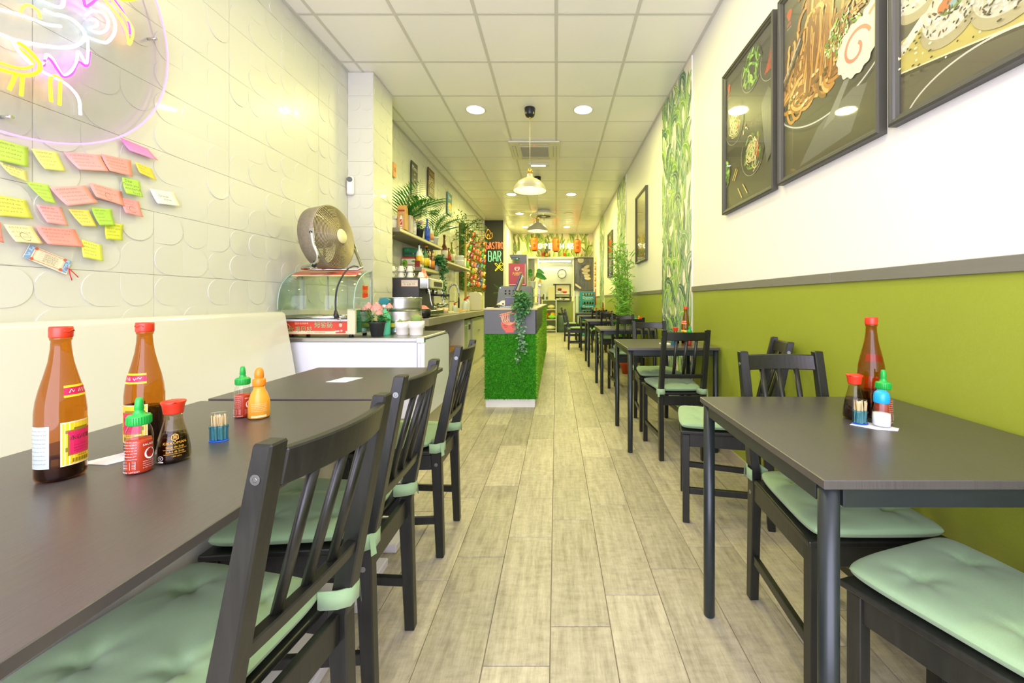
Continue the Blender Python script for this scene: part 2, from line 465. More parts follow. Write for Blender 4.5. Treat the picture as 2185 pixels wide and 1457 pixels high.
PAL = [('#6f9f45', '#8db65e', '#d5e0a8'), ('#5f8f66', '#7ea883', '#cfdcc0'), ('#46705a', '#5d866d', '#b9cdb4'), ('#85b055', '#a0c36e', '#e0e8b8'), ('#7f9f86', '#9db79f', '#dbe3cf'), ('#395b4c', '#4c705d', '#a9bda6')]
for i, (a, b_) in enumerate(strips):
    p = MB().box(XR-.010, XR+.01, a, b_, 0, HC-.012).build('wallpaper_panel', WHITE, wr)
    wallpaper('leaf_print', plane_map((XR-.0101, b_, 0), (0, -1, 0), (0, 0, 1)), b_-a, 0.02, HC-.014, p, 11+i, PAL, '#ece6d6')

# left wall: white relief tiles
wl = struct('wall_left', MB().box(XL-.12, XL-.006, -1.6, 10.9, 0, HC+.02), GROUT)
TW, TH = .8985, .3032
def relief(w_, h, seed, off=0):
    """tile face in the y-z plane facing +x with tilted half-discs"""
    rnd = random.Random(seed); m = MB(); m.box(-.006, 0, -w_/2+.0001, w_/2-.0001, -h/2+.0001, h/2-.0001)
    nx = max(1, round(w_/.15)); nz = 2; cw, ch = w_/nx, h/nz
    for i in range(nx):
        for j in range(nz):
            if rnd.random() < .12: continue
            cx = -w_/2+cw*(i+.5); cz = -h/2+ch*(j+.5); k = rnd.randrange(4); dep = rnd.uniform(.0018, .0040); r = min(cw, ch)*.49
            q = [(-r, r), (r, r)]+[(r*math.cos(-PI*t/10), r*math.sin(-PI*t/10)) for t in range(11)]
            c, s_ = ((1, 0), (0, 1), (-1, 0), (0, -1))[k]
            vs = []; n = len(q)
            for top in (0, 1):
                for a, b_ in q:
                    hgt = .0003+dep*(r-b_)/(2*r)
                    vs.append((hgt if top else -.001, cx+a*c-b_*s_, cz+a*s_+b_*c))
            m.add(vs, [tuple(range(n, 2*n))]+[(t, (t+1) % n, n+(t+1) % n, n+t) for t in range(n)])
    return m
rel = [relief(TW, TH, 20+i) for i in range(4)]
rmesh = [None]*4
for r in range(-3, 8):
    z0 = 1.213+r*.3045; z1 = z0+TH
    zc = (z0+z1)/2
    if z1 < .25 or z0 > HC: continue
    oy = 1.949 if r < 1 else 2.398
    for k in range(-3, 11):
        y0 = oy+.9*k; y1 = y0+TW
        if y1 < .9 or y0 > 10.7: continue
        i = R.randrange(4)
        if z1 > HC-.01 or y1 > 10.75:
            hh = min(z1, HC-.012)-z0; ww = min(y1, 10.75)-y0
            if hh < .05 or ww < .05: continue
            o = relief(ww, hh, 40+k).build('tile', TILE, wl); o.location = (XL, y0+ww/2, z0+hh/2); continue
        if rmesh[i] is None: o = rel[i].build('tile', TILE, wl); rmesh[i] = o.data
        else: o = link('tile', rmesh[i], wl)
        o.location = (XL, y0+TW/2, zc)
# pilaster with the same tiles
PX0, PX1, PY0, PY1 = XL, -1.705, 3.758, 4.197
pil = struct('pillar', MB().box(PX0, PX1-.006, PY0+.006, PY1-.002, 0, HC), GROUT)
fm = relief(PX1-PX0-.005, TH, 77); sm_ = relief(PY1-PY0-.002, TH, 78); fme = sme = None
for r in range(-4, 8):
    z0 = 1.213+r*.3045-.05
    hh = min(z0+TH, HC-.012)-z0
    if hh < .05: continue
    if hh < TH-.01:
        a = relief(PX1-PX0-.005, hh, 79).build('tile', TILE, pil); b_ = relief(PY1-PY0-.002, hh, 80).build('tile', TILE, pil)
    elif fme is None:
        a = fm.build('tile', TILE, pil); b_ = sm_.build('tile', TILE, pil); fme, sme = a.data, b_.data
    else: a = link('tile', fme, pil); b_ = link('tile', sme, pil)
    a.rotation_euler = (0, 0, -PI/2); a.location = ((PX0+PX1)/2, PY0, z0+hh/2)
    b_.location = (PX1, (PY0+PY1)/2, z0+hh/2)
# black partition with the painted bar sign, and the passage wall behind it
YP, XP = 10.76, -1.367
bw = struct('wall_back_left', MB().box(XL-.1, XP-.045, YP, YP+.1, 0, HC), M('blackboard_paint', '#34362f', .6, noise=(3, .12)))
MB().box(XL, XL+.03, YP-.02, YP, 0, HC-.012).build('edge_trim', CREAM, bw)
struct('trim_1', MB().box(XP-.045, XP, YP-.03, YP+.1, 0, HC-.002), LACQ, bevel=.004)
struct('wall_passage', MB().box(XP-.1, XP-.03, YP+.1, 14.2, 0, HC), WHITE)
struct('trim_2', MB().box(XP-.03, XP+.03, 11.75, 11.85, 0, HC-.3), LACQ, bevel=.004)
# end wall: wallpapered header over the kitchen opening, a solid part to the right
hd = struct('wall_header', MB().box(XP-.03, XR, YB, YB+.12, 2.46, HC+.02), WHITE)
PALY = [('#7f9a2c', '#9db23c', '#d9d98a'), ('#64802a', '#809a38', '#cfd48c'), ('#4a5c24', '#64763a', '#b8bc80'), ('#97ab3e', '#b3c258', '#e4e3a0')]
wallpaper('leaf_print', plane_map((XP-.02, YB-.0006, 0), (1, 0, 0), (0, 0, 1)), XR-XP+.015, 2.47, HC-.014, hd, 31, PALY, '#e8dcb4', 1.5)
MB().box(XP-.03, XR, YB-.09, YB, 2.41, 2.46).build('ledge', WHITE, hd, bevel=.003)
we = struct('wall_back', MB().box(.60, XR, YB, YB+.12, 0, 2.46), WHITE)
MB().box(.60, XR, YB-.012, YB, 1.166, 1.21).build('chair_rail', RAIL, we)
MB().box(.60, XR, YB-.004, YB, .08, 1.166).build('lower_paint', GREEN, we)
MB().box(.535, .60, YB-.02, YB+.13, 0, 2.41).build('jamb', LACQ, we, bevel=.004)
# kitchen behind
wk = struct('wall_kitchen', MB().box(XP-.1, XR+.1, YK, YK+.1, 0, HC), M('kitchen_white', '#e4e6cf', .5))
MB().box(-1.3, .62, YK-.004, YK, .0, 1.16).build('lower_paint', GREEN, wk)
MB().box(-1.3, .62, YK-.012, YK, 1.16, 1.20).build('chair_rail', RAIL, wk)
struct('ceiling_kitchen', MB().box(XP-.1, XR+.1, YB+.12, YK, 2.9, 3.0), WHITE)
struct('wall_kitchen_left', MB().box(-.70, -.60, YB+.12, YK-.02, 0, 2.9), M('kitchen_white2', '#e4dfc6', .5))
# serving hatch in the kitchen wall: dark frame round a lit recess with a shelf
hx0, hx1, hz0, hz1 = -.02, .47, 1.08, 1.61
hatch = tag(MB().box(hx0-.035, hx0+.01, YK-.03, YK, hz0, hz1+.04).box(hx1-.01, hx1+.04, YK-.03, YK, hz0-.03, hz1+.04).box(hx0-.09, hx1, YK-.03, YK, hz1, hz1+.045).box(hx0-.035, hx1, YK-.03, YK, hz0-.04, hz0).build('hatch', M('hatch_frame', '#5f6455', .6), bevel=.003), 'dark framed serving hatch in the kitchen wall with dishes inside', 'hatch')
MB().box(hx0, hx1-.01, YK-.012, YK-.008, hz0, hz1).build('recess', M('hatch_back', '#e8e2b8', .7), hatch)
MB().box(hx0, hx1-.01, YK-.2, YK-.012, 1.295, 1.325).build('shelf', M('pale_shelf', '#d9e6de', .4), hatch)
MB().box(hx0, hx1-.01, YK-.2, YK-.012, hz0, hz0+.02).build('shelf', M('pale_shelf'), hatch)
for nm, px, z, r, h, c, lb, cat in (('red_bowl', 1205, 1.325, .085, .065, '#e01f3c', 'red bowl on the upper shelf of the kitchen hatch', 'bowl'),
        ('white_pot', 1196, 1.10, .045, .07, '#e9e9e0', 'small white pot on the lower shelf of the kitchen hatch', 'pot'),
        ('brown_dish', 1203, 1.10, .05, .035, '#6b5a3c', 'brown dish beside the white pot in the kitchen hatch', 'dish')):
    x = (px-CX)*(YK-.1)/F
    tag(MB().lathe([(r*.5, 0), (r*.8, h*.35), (r, h), (r*.93, h), (r*.7, h*.4), (.001, h*.12)], (0, 0, 0), 18).build(nm, M(nm, c, .35), loc=(x, YK-.105, z)), lb, cat)
for k in range(3):
    tag(MB().lathe([(.05, 0), (.075, .02), (.08, .035), (.001, .03)], (0, 0, 0), 16).build('plate', M('plate', '#e5e3d0', .35), loc=((1194-CX)*YK/F, YK-.105, 1.325+k*.022)), ('lowest', 'middle', 'top')[k]+' white plate in the stack on the hatch shelf', 'plate', 'plates stacked in the hatch')
bo = T('basket_bowl', 'brown wooden bowl on the plate stack in the kitchen hatch', 'bowl', ((1194-CX)*YK/F, YK-.105, 1.407))
MB().lathe([(.04, 0), (.07, .03), (.075, .07), (.065, .07), (.05, .02), (.001, .012)], n=16).build('bowl', M('brown_bowl', '#7d3b1d', .5), bo)
MB().lathe([(.07, .06), (.05, .09), (.001, .1)], n=12).build('lid', M('brown_bowl'), bo)
# strip light over the kitchen
st = T('tube_light', 'lit white tube light high on the kitchen wall', 'light', ((1181-CX)*YK/F, YK-.05, CZ+82.5*YK/F))
MB().box(-.62, .62, .01, .05, -.03, .03).build('housing', LACQ, st)
MB().cyl((-.61, 0, 0), (.61, 0, 0), .022).build('tube', M('tube_glow', '#fffdf0', emit=7), st)
area_light('kitchen_tube_light', ((1181-CX)*YK/F, YK-.12, CZ+78*YK/F), (-.7, 0, 0), 12, (1, .97, .55), 1.2, .1)
# clock
cl = T('wall_clock', 'round white wall clock with thin dark rim on the kitchen wall', 'clock', ((1199-CX)*YK/F, YK, CZ+56*YK/F))
MB().tube([(.145*math.cos(2*PI*i/40), -.02, .155*math.sin(2*PI*i/40)) for i in range(40)], .011, 8, closed=True).build('rim', M('clock_rim', '#55585c', .4), cl)
MB().prism([(.145*math.cos(2*PI*i/40), .155*math.sin(2*PI*i/40)) for i in range(40)], -.015, -.001, 'y').build('dial', M('clock_dial', '#eef2dc', .4), cl)
d = Decal(plane_map((0, -.0155, 0), (1, 0, 0), (0, 0, 1)), 1e-4)
for i in range(12):
    a = PI/2-2*PI*i/12; d.text(str(i or 12), .112*math.cos(a), .12*math.sin(a), .036, '#222222')
d.build('numerals', cl)
MB().bar((0, -.018, 0), (-.09, -.018, -.05), .006, .003).bar((0, -.018, 0), (.058, -.018, -.022), .008, .003).cyl((0, -.022, 0), (0, -.016, 0), .008).build('hands', IRON, cl)
# left tile bench line etc. follows in the furniture part
# ---------------------------------------------------------------- bench along the left wall
be = T('wall_bench', 'long cream lacquered bench with sloping back along the white tiled wall', 'bench')
MB().prism([(XL+.002, .40), (XL+.002, 1.012), (-1.835, 1.012), (-1.815, 1.0), (-1.72, .45), (-1.72, .40)], -1.3, 2.71, 'y').build('backrest', LACQ, be, bevel=.012, seg=3)
MB().box(XL+.002, -1.36, -1.3, 2.69, .40, .45).build('seat', LACQ, be, bevel=.008, seg=2)
MB().box(XL+.002, -1.40, -1.3, 2.67, 0.0, .40).build('base', LACQ, be, bevel=.004)

# ---------------------------------------------------------------- tables
def table_right():
    t = T('dining_table', '', 'table', (0, 0, 0), 0, 'square tables along the green wall')
    W_, D = .66, .66
    MB().box(-W_/2, W_/2, -D/2, D/2, .732, .75).build('tabletop', TOPM, t, bevel=.0015)
    for s in (-1, 1):
        MB().box(-W_/2+.045, W_/2-.045, s*(D/2-.020)-.008, s*(D/2-.020)+.008, .692, .732).build('apron', METAL_BK, t, bevel=.002)
        MB().box(s*(W_/2-.020)-.008, s*(W_/2-.020)+.008, -D/2+.045, D/2-.045, .692, .732).build('apron', METAL_BK, t, bevel=.002)
    g = MB().lathe([(.0165, 0), (.0185, .004), (.0185, .731)], n=20)
    me = None
    for sx in (-1, 1):
        for sy in (-1, 1):
            if me is None: o = g.build('leg', METAL_BK, t); me = o.data
            else: o = link('leg', me, t)
            o.location = (sx*(W_/2-.024), sy*(D/2-.024), 0)
    return t
tr = table_right()
TLAB = ['dark square dining table nearest the camera by the green wall', 'dark square dining table beside the first leaf wallpaper strip',
        'dark square dining table just before the potted bamboo', 'dark square dining table just behind the potted bamboo',
        'dark square dining table near the third wallpaper strip, second from the crates', 'dark square dining table farthest back, in front of the blue crates']
TY = [1.09, 3.195, 4.995, 6.90, 8.91, 10.73]
for i, y in enumerate(TY):
    x = XR-.015-.33-(.0, .0, .0, .0, .0, .0)[i]
    if i == 0: tr.location = (x, y, 0); tr['label'] = TLAB[0]
    else: dup(tr, (x, y, 0), 0, TLAB[i])
def table_left(y0, y1, x0, x1, dz, label, fx, feet):
    t = T('dining_table', label, 'table', ((x0+x1)/2, (y0+y1)/2, 0), 0, 'dark tables along the bench')
    w_, d_ = (x1-x0)/2, (y1-y0)/2
    MB().box(-w_, w_, -d_, d_, .732+dz, .75+dz).build('tabletop', TOPM, t, bevel=.0015)
    MB().box(-.10, -.06, -d_+.07, d_-.07, .035, .732+dz).build('pedestal_panel', LACQ, t, bevel=.003)
    (lambda m: [m.box(-.02, fx, a-(y0+y1)/2, b_-(y0+y1)/2, 0, .035) for a, b_ in feet] and m)(MB().box(-.30, -.02, -d_+.02, d_-.02, 0, .035)).build('foot_plate', M('white_plate', '#e6e3ea', .4), t, bevel=.004)
    return t
table_left(.28, 1.362, -1.20, -.522, 0, 'long dark table on a white panel base in front of the bench, nearest the camera', .19, [(.30, .53), (1.08, 1.33)])
table_left(1.378, 2.02, -1.19, -.568, .003, 'shorter dark table at the far end of the bench, beside the white fridge cabinet', .19, [(1.40, 1.655), (1.735, 1.99)])

# ---------------------------------------------------------------- chairs (facing +y)
def chair():
    t = T('dining_chair', '', 'chair')
    HF, HB, HT = .168, .143, .893
    def postpoly(): return [(-.182, 0), (-.160, .43), (-.262, HT), (-.292, HT), (-.204, .43), (-.214, 0)]
    for s in (-1, 1):
        x = s*HB
        o = MB().prism(postpoly(), x-.016, x+.016, 'x').build('rear_leg', BLACK, t, bevel=.003)
        for z, y in ((.845, -.268), (.395, -.183)):
            MB().cyl((x+s*.0155, y, z), (x+s*.0175, y, z), .0075, n=12).cyl((x+s*.0175, y, z), (x+s*.0178, y, z), .004, .003, n=6).build('screw', M('screw_zinc', '#8c8f8a', .35, metal=1), o)
    for s in (-1, 1):
        x = s*HF
        MB().prism([(x-.016, 0), (x+.016, 0), (x+.016, .432), (x-.016, .432)], 0, .032, 'y').build('front_leg', BLACK, t, bevel=.002).location = (0, .172, 0)
        for v in o.data.vertices[:0]: pass
    A = MB
    MB().box(-.152, .152, .178, .196, .372, .434).build('apron', BLACK, t, bevel=.002)
    MB().box(-.127, .127, -.190, -.172, .372, .434).build('apron', BLACK, t, bevel=.002)
    for s in (-1, 1):
        MB().bar((s*.146, -.17, .403), (s*.168, .175, .403), .018, .062).build('apron', BLACK, t, bevel=.002)
        MB().bar((s*.143, -.19, .155), (s*.168, .175, .155), .018, .03).build('stretcher', BLACK, t, bevel=.002)
    m = MB(); m.v = [(x, y, z) for z in (.434, .451) for x, y in ((-.158, -.158), (.158, -.158), (.194, .214), (-.194, .214))]
    m.f = [(3, 2, 1, 0), (4, 5, 6, 7), (0, 1, 5, 4), (1, 2, 6, 5), (2, 3, 7, 6), (3, 0, 4, 7)]; m.sm = [False]*6
    m.build('seat', BLACK, t, bevel=.004, seg=2)
    # curved top rail
    m = MB(); n = 18
    def rl(z0, z1, sag, th):
        vs = []
        for i in range(n+1):
            x = -.129+.258*i/n; sg = sag*(1-(x/.129)**2)
            for z, dy in ((z0, th/2), (z0, -th/2), (z1, -th/2), (z1, th/2)):
                yc = -.182-.102*(z-.43)/.463-sg
                vs.append((x, yc+dy, z))
        fs = []
        for i in range(n):
            for k in range(4): fs.append((i*4+k, i*4+(k+1) % 4, i*4+4+(k+1) % 4, i*4+4+k))
        fs += [(3, 2, 1, 0), (n*4, n*4+1, n*4+2, n*4+3)]
        return MB().add(vs, fs)
    rl(.822, .878, .022, .02).build('top_rail', BLACK, t, bevel=.003)
    rl(.562, .590, .004, .024).build('lower_rail', BLACK, t, bevel=.003)
    for x in (-.066, 0, .066):
        sg = .022*(1-(x/.129)**2)
        MB().tube([(x, -.216, .586), (x, -.270-sg*.8, .826)], .0105, 12, flat=.8).build('back_slat', BLACK, t)
    # tufted seat cushion
    def half(u): return .150+.036*(u+1)/2
    btn = ((-.48, -.45), (.48, -.45), (-.48, .45), (.48, .45))
    def top(u, v, sgn):
        x_ = u*half(v); y_ = -.155+.375*(v+1)/2
        q = max(0., 1-abs(u)**7)**.36*max(0., 1-abs(v)**7)**.36
        z = .474+sgn*((.019+.008*(1-u*u)*(1-v*v)) if sgn > 0 else .021)*q
        cr = 1-.075*(u*v)**4
        if sgn > 0:
            for bu, bv in btn:
                dx, dy = (u-bu)*.17, (v-bv)*.187; r = math.hypot(dx, dy)
                an = math.atan2(dy, dx)
                z -= .013*math.exp(-(r/.018)**2)+.005*math.exp(-(r/.05)**2)+.0026*math.exp(-(r/.06)**2)*math.cos(an*5+bu*7)*min(1, r/.012)
            z += .0013*math.sin(u*5+v*3.1)*q
        return (x_*cr, .0325+(y_-.0325)*cr, z)
    N = 48
    def sp(t): return math.copysign(1-(1-abs(t))**1.35, t)
    cm = MB().grid(lambda a, b_: top(sp(a*2-1), sp(b_*2-1), 1), N, N).grid(lambda a, b_: top(sp(a*2-1), sp(b_*2-1), -1), N//2, N//2)
    cu = cm.build('seat_cushion', SAGE, t, fix=False)
    rim = []
    for s in (-1, 1):
        x = s*HB
        pts = [(x-s*.03, -.150, .478), (x-s*.024, -.19, .476), (x-s*.012, -.212, .473), (x+s*.012, -.212, .472), (x+s*.024, -.185, .472), (x+s*.022, -.155, .476)]
        m = MB(); h = .019; vs = []; fs = []
        for i, p in enumerate(pts):
            for k, (dz, th) in enumerate(((h, 0), (-h, 0))): vs.append((p[0], p[1], p[2]+dz-.004*abs(i-2.5)))
        nn = len(pts)
        vs += [(a+(.003 if i//2 > 2 else -.003)*s, b_-.003, c_) for i, (a, b_, c_) in enumerate(vs)]
        k = nn*2
        for i in range(nn-1):
            fs += [(2*i, 2*i+1, 2*i+3, 2*i+2), (k+2*i, k+2*i+2, k+2*i+3, k+2*i+1), (2*i, 2*i+2, k+2*i+2, k+2*i), (2*i+1, k+2*i+1, k+2*i+3, 2*i+3)]
        fs += [(0, k, k+1, 1), (k-2, k-1, 2*k-1, 2*k-2)]
        m.add(vs, fs, True)
        m.add([(x+s*.018, -.214, .486), (x+s*.027, -.205, .488), (x+s*.028, -.210, .435), (x+s*.016, -.219, .437)], [(0, 1, 2, 3)], True)
        m.build('cushion_tie', SAGE, cu, fix=False)
    return t
ch = chair()
CH = [  # x, y, facing (0 = +y), label
 (-.657, .74, PI/2-.12, 'black slatted chair with sage cushion at the long table, nearest the camera on the left'),
 (-.682, 1.20, PI/2, 'black slatted chair with sage cushion at the long table, second along the aisle'),
 (-.690, 1.86, PI/2, 'black slatted chair with sage cushion at the shorter left table by the white cabinet'),
 (.90, .785, .32, 'black chair turned slightly at the near side of the nearest right table'),
 (.862, 1.28, PI, 'black slatted chair tucked under the far side of the nearest right table, facing the camera'),
 (.865, 2.10, PI/2-.27, 'black slatted chair turned sideways with its back against the green wall'),
 (.857, 2.94, 0, 'black slatted chair before the second right table, its back seen whole'),
 (.875, 3.54, PI, 'black slatted chair on the far side of the second right table by the leaf wallpaper'),
 (.825, 4.80, .03, 'black slatted chair before the third right table, back to the camera'),
 (.91, 5.28, PI, 'black slatted chair on the far side of the third right table beside the bamboo'),
 (.86, 6.66, 0, 'black slatted chair before the fourth right table, back to the camera'),
 (.89, 7.20, PI, 'black slatted chair on the far side of the fourth right table'),
 (.885, 8.56, 0, 'black slatted chair before the fifth right table, back to the camera'),
 (.47, 8.97, -PI/2, 'black chair, back to the aisle, at the side of the fifth right table'),
 (.42, 10.74, -PI/2, 'black chair with its back to the aisle at the side of the farthest table'),
 (.84, 11.10, PI, 'black slatted chair behind the farthest table in front of the blue crates'),
]
for i, (x, y, rz, lb) in enumerate(CH):
    g = 'black slatted chairs with sage cushions'
    if i == 0: ch.location = (x, y, 0); ch.rotation_euler = (0, 0, rz); ch['label'] = lb; ch['group'] = g
    else: dup(ch, (x, y, 0), rz, lb, g)

# ---------------------------------------------------------------- table condiments
DARKL = M('dark_sauce', '#160d0a', .15)
def vinegar(label, loc, rz, variant=0, lod=0):
    t = T('sauce_bottle', label, 'bottle', loc, rz, 'tall brown sauce bottles')
    n = 28 if lod == 0 else 16
    prof = [(.026, .0), (.031, .002), (.0335, .008), (.0337, .10), (.0335, .128), (.0315, .15), (.0275, .172), (.0215, .198), (.0165, .222), (.0138, .245), (.0130, .262), (.0145, .264), (.0145, .268), (.0130, .270)]
    MB().lathe(prof, n=n).build('glass_body', BROWNG, t, fix=False)
    lv = (.045, .075, .10)[variant % 3]
    MB().lathe([(.001, .004), (.030, .005), (.0322, .010), (.0322, lv-.002), (.031, lv), (.001, lv)], n=n).build('sauce', DARKL, t)
    cp = MB().lathe([(.0152, .268), (.0158, .270), (.0158, .286), (.0150, .289), (.001, .289)], n=n)
    c = cp.build('cap', REDP, t)
    if lod == 0:
        MB().tube([(.0162*math.cos(a/10), .0162*math.sin(a/10), .281+.002*math.sin(a*.6)) for a in range(-6, 7)], .0012, 6).build('cap_hinge', REDP, c)
    def rf(z):
        for i in range(len(prof)-1):
            if prof[i][1] <= z <= prof[i+1][1]:
                f = (z-prof[i][1])/(prof[i+1][1]-prof[i][1]); return prof[i][0]+(prof[i+1][0]-prof[i][0])*f
        return .0337
    mp = cyl_map(.0337, 0, .028, rf); d = Decal(mp, 3e-5)
    d.rect(-.029, 0, .029, .082, '#e6ddb8', 10).rect(-.027, .002, .027, .080, '#e9c81f', 10)
    d.rect(-.020, .018, .020, .066, '#8f7a14', 12); d.k -= 1
    d.rect(-.023, .026, .023, .034, '#8f7a14', 12); d.k -= 1; d.rect(-.023, .060, .023, .066, '#8f7a14', 12); d.k -= 1; d.rect(-.012, .066, .012, .070, '#8f7a14', 6)
    d.rect(-.018, .020, .018, .058, '#d81f5e', 12); d.k -= 1; d.rect(-.020, .058, .020, .064, '#d81f5e', 12)
    for i, ch_ in enumerate('永春老醋'): d.text(ch_, -.0128+.0086*i, .050, .0095, '#2a1a10')
    for k in range(3): scrib(d, -.012, .012, .036-.005*k, .0015, '#8a1038', .0005)
    d.rect(-.016, .005, .014, .013, '#e9c81f', 4)
    for k in range(18): d.rect(-.014+.0015*k, .005, -.014+.0015*k+(.0005 if k % 3 else .0009), .012, '#3a3118')
    d.text('福建老醋', 0, .0155, .004, '#b52a1a')
    d.build('front_label', t)
    d = Decal(cyl_map(.0337, -1.85, .028, rf), 3e-5)
    d.rect(-.020, 0, .020, .078, '#aab5ac', 8)
    for k in range(9): scrib(d, -.016, .016, .07-.0075*k, .002, '#6a706c', .0004)
    d.build('back_label', t, label='pale label with small print')
    mp = cyl_map(.026, .05, .160, rf); d = Decal(mp, 3e-5)
    d.eps = 1e-4; d.rect(-.020, -.004, .020, .018, '#e9d21f', 10); d.rect(-.020, 0, .020, .014, '#c9174e', 10); d.k += 2
    scrib(d, -.014, .014, .007, .006, '#f3e6e0', .0012)
    d.build('neck_label', t)
    return t
def sriracha(label, loc, rz, lod=0):
    t = T('chili_bottle', label, 'bottle', loc, rz, 'small green capped chili sauce bottles')
    n = 24 if lod == 0 else 14
    MB().lathe([(.0185, 0), (.0205, .003), (.0205, .062), (.0205, .072), (.0185, .084), (.0155, .092), (.0145, .098)], n=n).build('bottle_body', glass('clear_glass'), t, fix=False)
    MB().lathe([(.001, .002), (.019, .002), (.0196, .005), (.0196, .060), (.018, .066), (.001, .068)], n=n).build('chili_sauce', M('chili_sauce', '#b0310a', .3), t)
    c = MB().lathe([(.0172, .094), (.0178, .096), (.0178, .110), (.0165, .113), (.009, .114), (.0085, .118), (.0065, .122), (.0075, .124), (.0062, .140), (.0045, .146), (.001, .147)], n=n).build('cap', GREENP, t)
    if lod == 0:
        m = MB()
        for k in range(30):
            a = 2*PI*k/30; m.bar((.0178*math.cos(a), .0178*math.sin(a), .096), (.0178*math.cos(a), .0178*math.sin(a), .110), .0012, .0012)
        m.build('cap_ribs', GREENP, c)
    d = Decal(cyl_map(.0207, 0, .006), 3e-5)
    for k in range(7): scrib(d, -.026, -.002, .058-.0055*k, .0018, '#f3e9e2', .0005)
    for k in range(6): d.stroke([(-.026, .020-.003*k), (-.004, .020-.003*k)], .0004, '#f3e9e2')
    d.stroke([(-.026, .020), (-.026, .005)], .0005, '#f3e9e2'); d.stroke([(-.004, .020), (-.004, .005)], .0005, '#f3e9e2'); d.stroke([(-.012, .020), (-.012, .005)], .0004, '#f3e9e2')
    d.text('05/2025  LOT2317', -.013, .0, .0038, '#f3e9e2')
    d.text('SAUCE', .014, .050, .0055, '#f3e9e2'); d.disc(.016, .032, .008, .011, '#f3e9e2'); d.disc(.0165, .033, .006, .009, '#8f1a0c')
    for k in range(4): scrib(d, .006, .026, .018-.004*k, .0015, '#f3e9e2', .0004)
    d.build('printed_text', t)
    return t
def orange_sauce(label, loc, rz, lod=0):
    t = T('mayo_bottle', label, 'bottle', loc, rz, 'orange capped sauce bottles')
    n = 24 if lod == 0 else 14
    MB().lathe([(.001, 0), (.024, .001), (.0268, .005), (.0268, .035), (.0255, .052), (.020, .070), (.0142, .082), (.0135, .094)], n=n).build('bottle_body', M('orange_mayo', '#eda22c', .3), t)
    MB().lathe([(.0155, .092), (.0160, .094), (.0160, .110), (.015, .112), (.009, .113), (.0115, .116), (.0115, .126), (.010, .136), (.006, .143), (.001, .145)], n=n).build('cap', ORANGEP, t)
    if lod == 0:
        d = Decal(cyl_map(.0270, 0, .004, sx=1, sy=1), 4e-5)
        for k in range(5): scrib(d, -.018, .018, .040-.005*k, .0018, '#fdf3dd', .0005)
        d.rect(-.018, .002, .018, .008, '#f4d9a0', 6)
        d.build('printed_text', t)
    return t
def soy(label, loc, rz, lod=0):
    t = T('soy_dispenser', label, 'bottle', loc, rz, 'red capped soy dispensers')
    n = 28 if lod == 0 else 14
    prof = [(.024, 0), (.0275, .003), (.0285, .010), (.0275, .028), (.0235, .052), (.0180, .074), (.0150, .088), (.0142, .104)]
    MB().lathe(prof, n=n).build('glass_body', glass('soy_glass', '#e8dcc4'), t, fix=False)
    MB().lathe([(.001, .003), (.0235, .003), (.0268, .005), (.0275, .011), (.0265, .028), (.0228, .050), (.0200, .061), (.001, .062)], n=n).build('soy_sauce', M('soy_sauce', '#1d0d06', .12), t)
    m = MB().lathe([(.0160, .100), (.0165, .102), (.0185, .118), (.0210, .124), (.0205, .126), (.012, .128), (.001, .128)], n=n)
    m.add([(-.018, -.006, .121), (-.018, .006, .121), (-.027, 0, .1265), (-.015, 0, .127)], [(0, 1, 2), (0, 2, 3), (1, 3, 2), (0, 3, 1)])
    m.add([(.018, -.006, .121), (.018, .006, .121), (.027, 0, .1275), (.015, 0, .127)], [(0, 2, 1), (0, 3, 2), (1, 2, 3), (0, 1, 3)])
    m.build('pouring_cap', REDP, t)
    def rf(z):
        for i in range(len(prof)-1):
            if prof[i][1] <= z <= prof[i+1][1]:
                f = (z-prof[i][1])/(prof[i+1][1]-prof[i][1]); return prof[i][0]+(prof[i+1][0]-prof[i][0])*f
        return .028
    if lod == 0:
        d = Decal(cyl_map(.0265, 0, .006, rf), 3e-5); g = '#e0a832'
        hexa = [(.0075*math.cos(PI/6+PI*k/3), .048+.0075*math.sin(PI/6+PI*k/3)) for k in range(6)]
        d.poly(hexa, g); d.poly([(x*.8, .048+(y-.048)*.8) for x, y in hexa], '#2a150a'); d.text('萬', 0, .048, .0085, g)
        d.text('KIKKOMAN', 0, .0365, .0078, g); d.text('Salsa de Soja', 0, .029, .0058, g); d.text('NATURALMENTE FERMENTADA', 0, .0243, .0026, g)
        d.text('Salsa di Soia', 0, .0195, .0058, g); d.text('FERMENTAZIONE NATURALE', 0, .0148, .0026, g); d.text('150 ml e', .002, .0100, .0042, g)
        d.build('printed_text', t)
        d = Decal(cyl_map(.0275, -.85, .004, rf), 3e-5)
        d.disc(0, .010, .005, .005, '#f2eee2'); d.disc(0, .010, .0042, .0042, '#1d0d06'); d.text('V', 0, .010, .008, '#f2eee2'); d.rect(-.005, .001, .005, .0035, '#f2eee2', 3)
        d.build('vegan_mark', t)
    return t
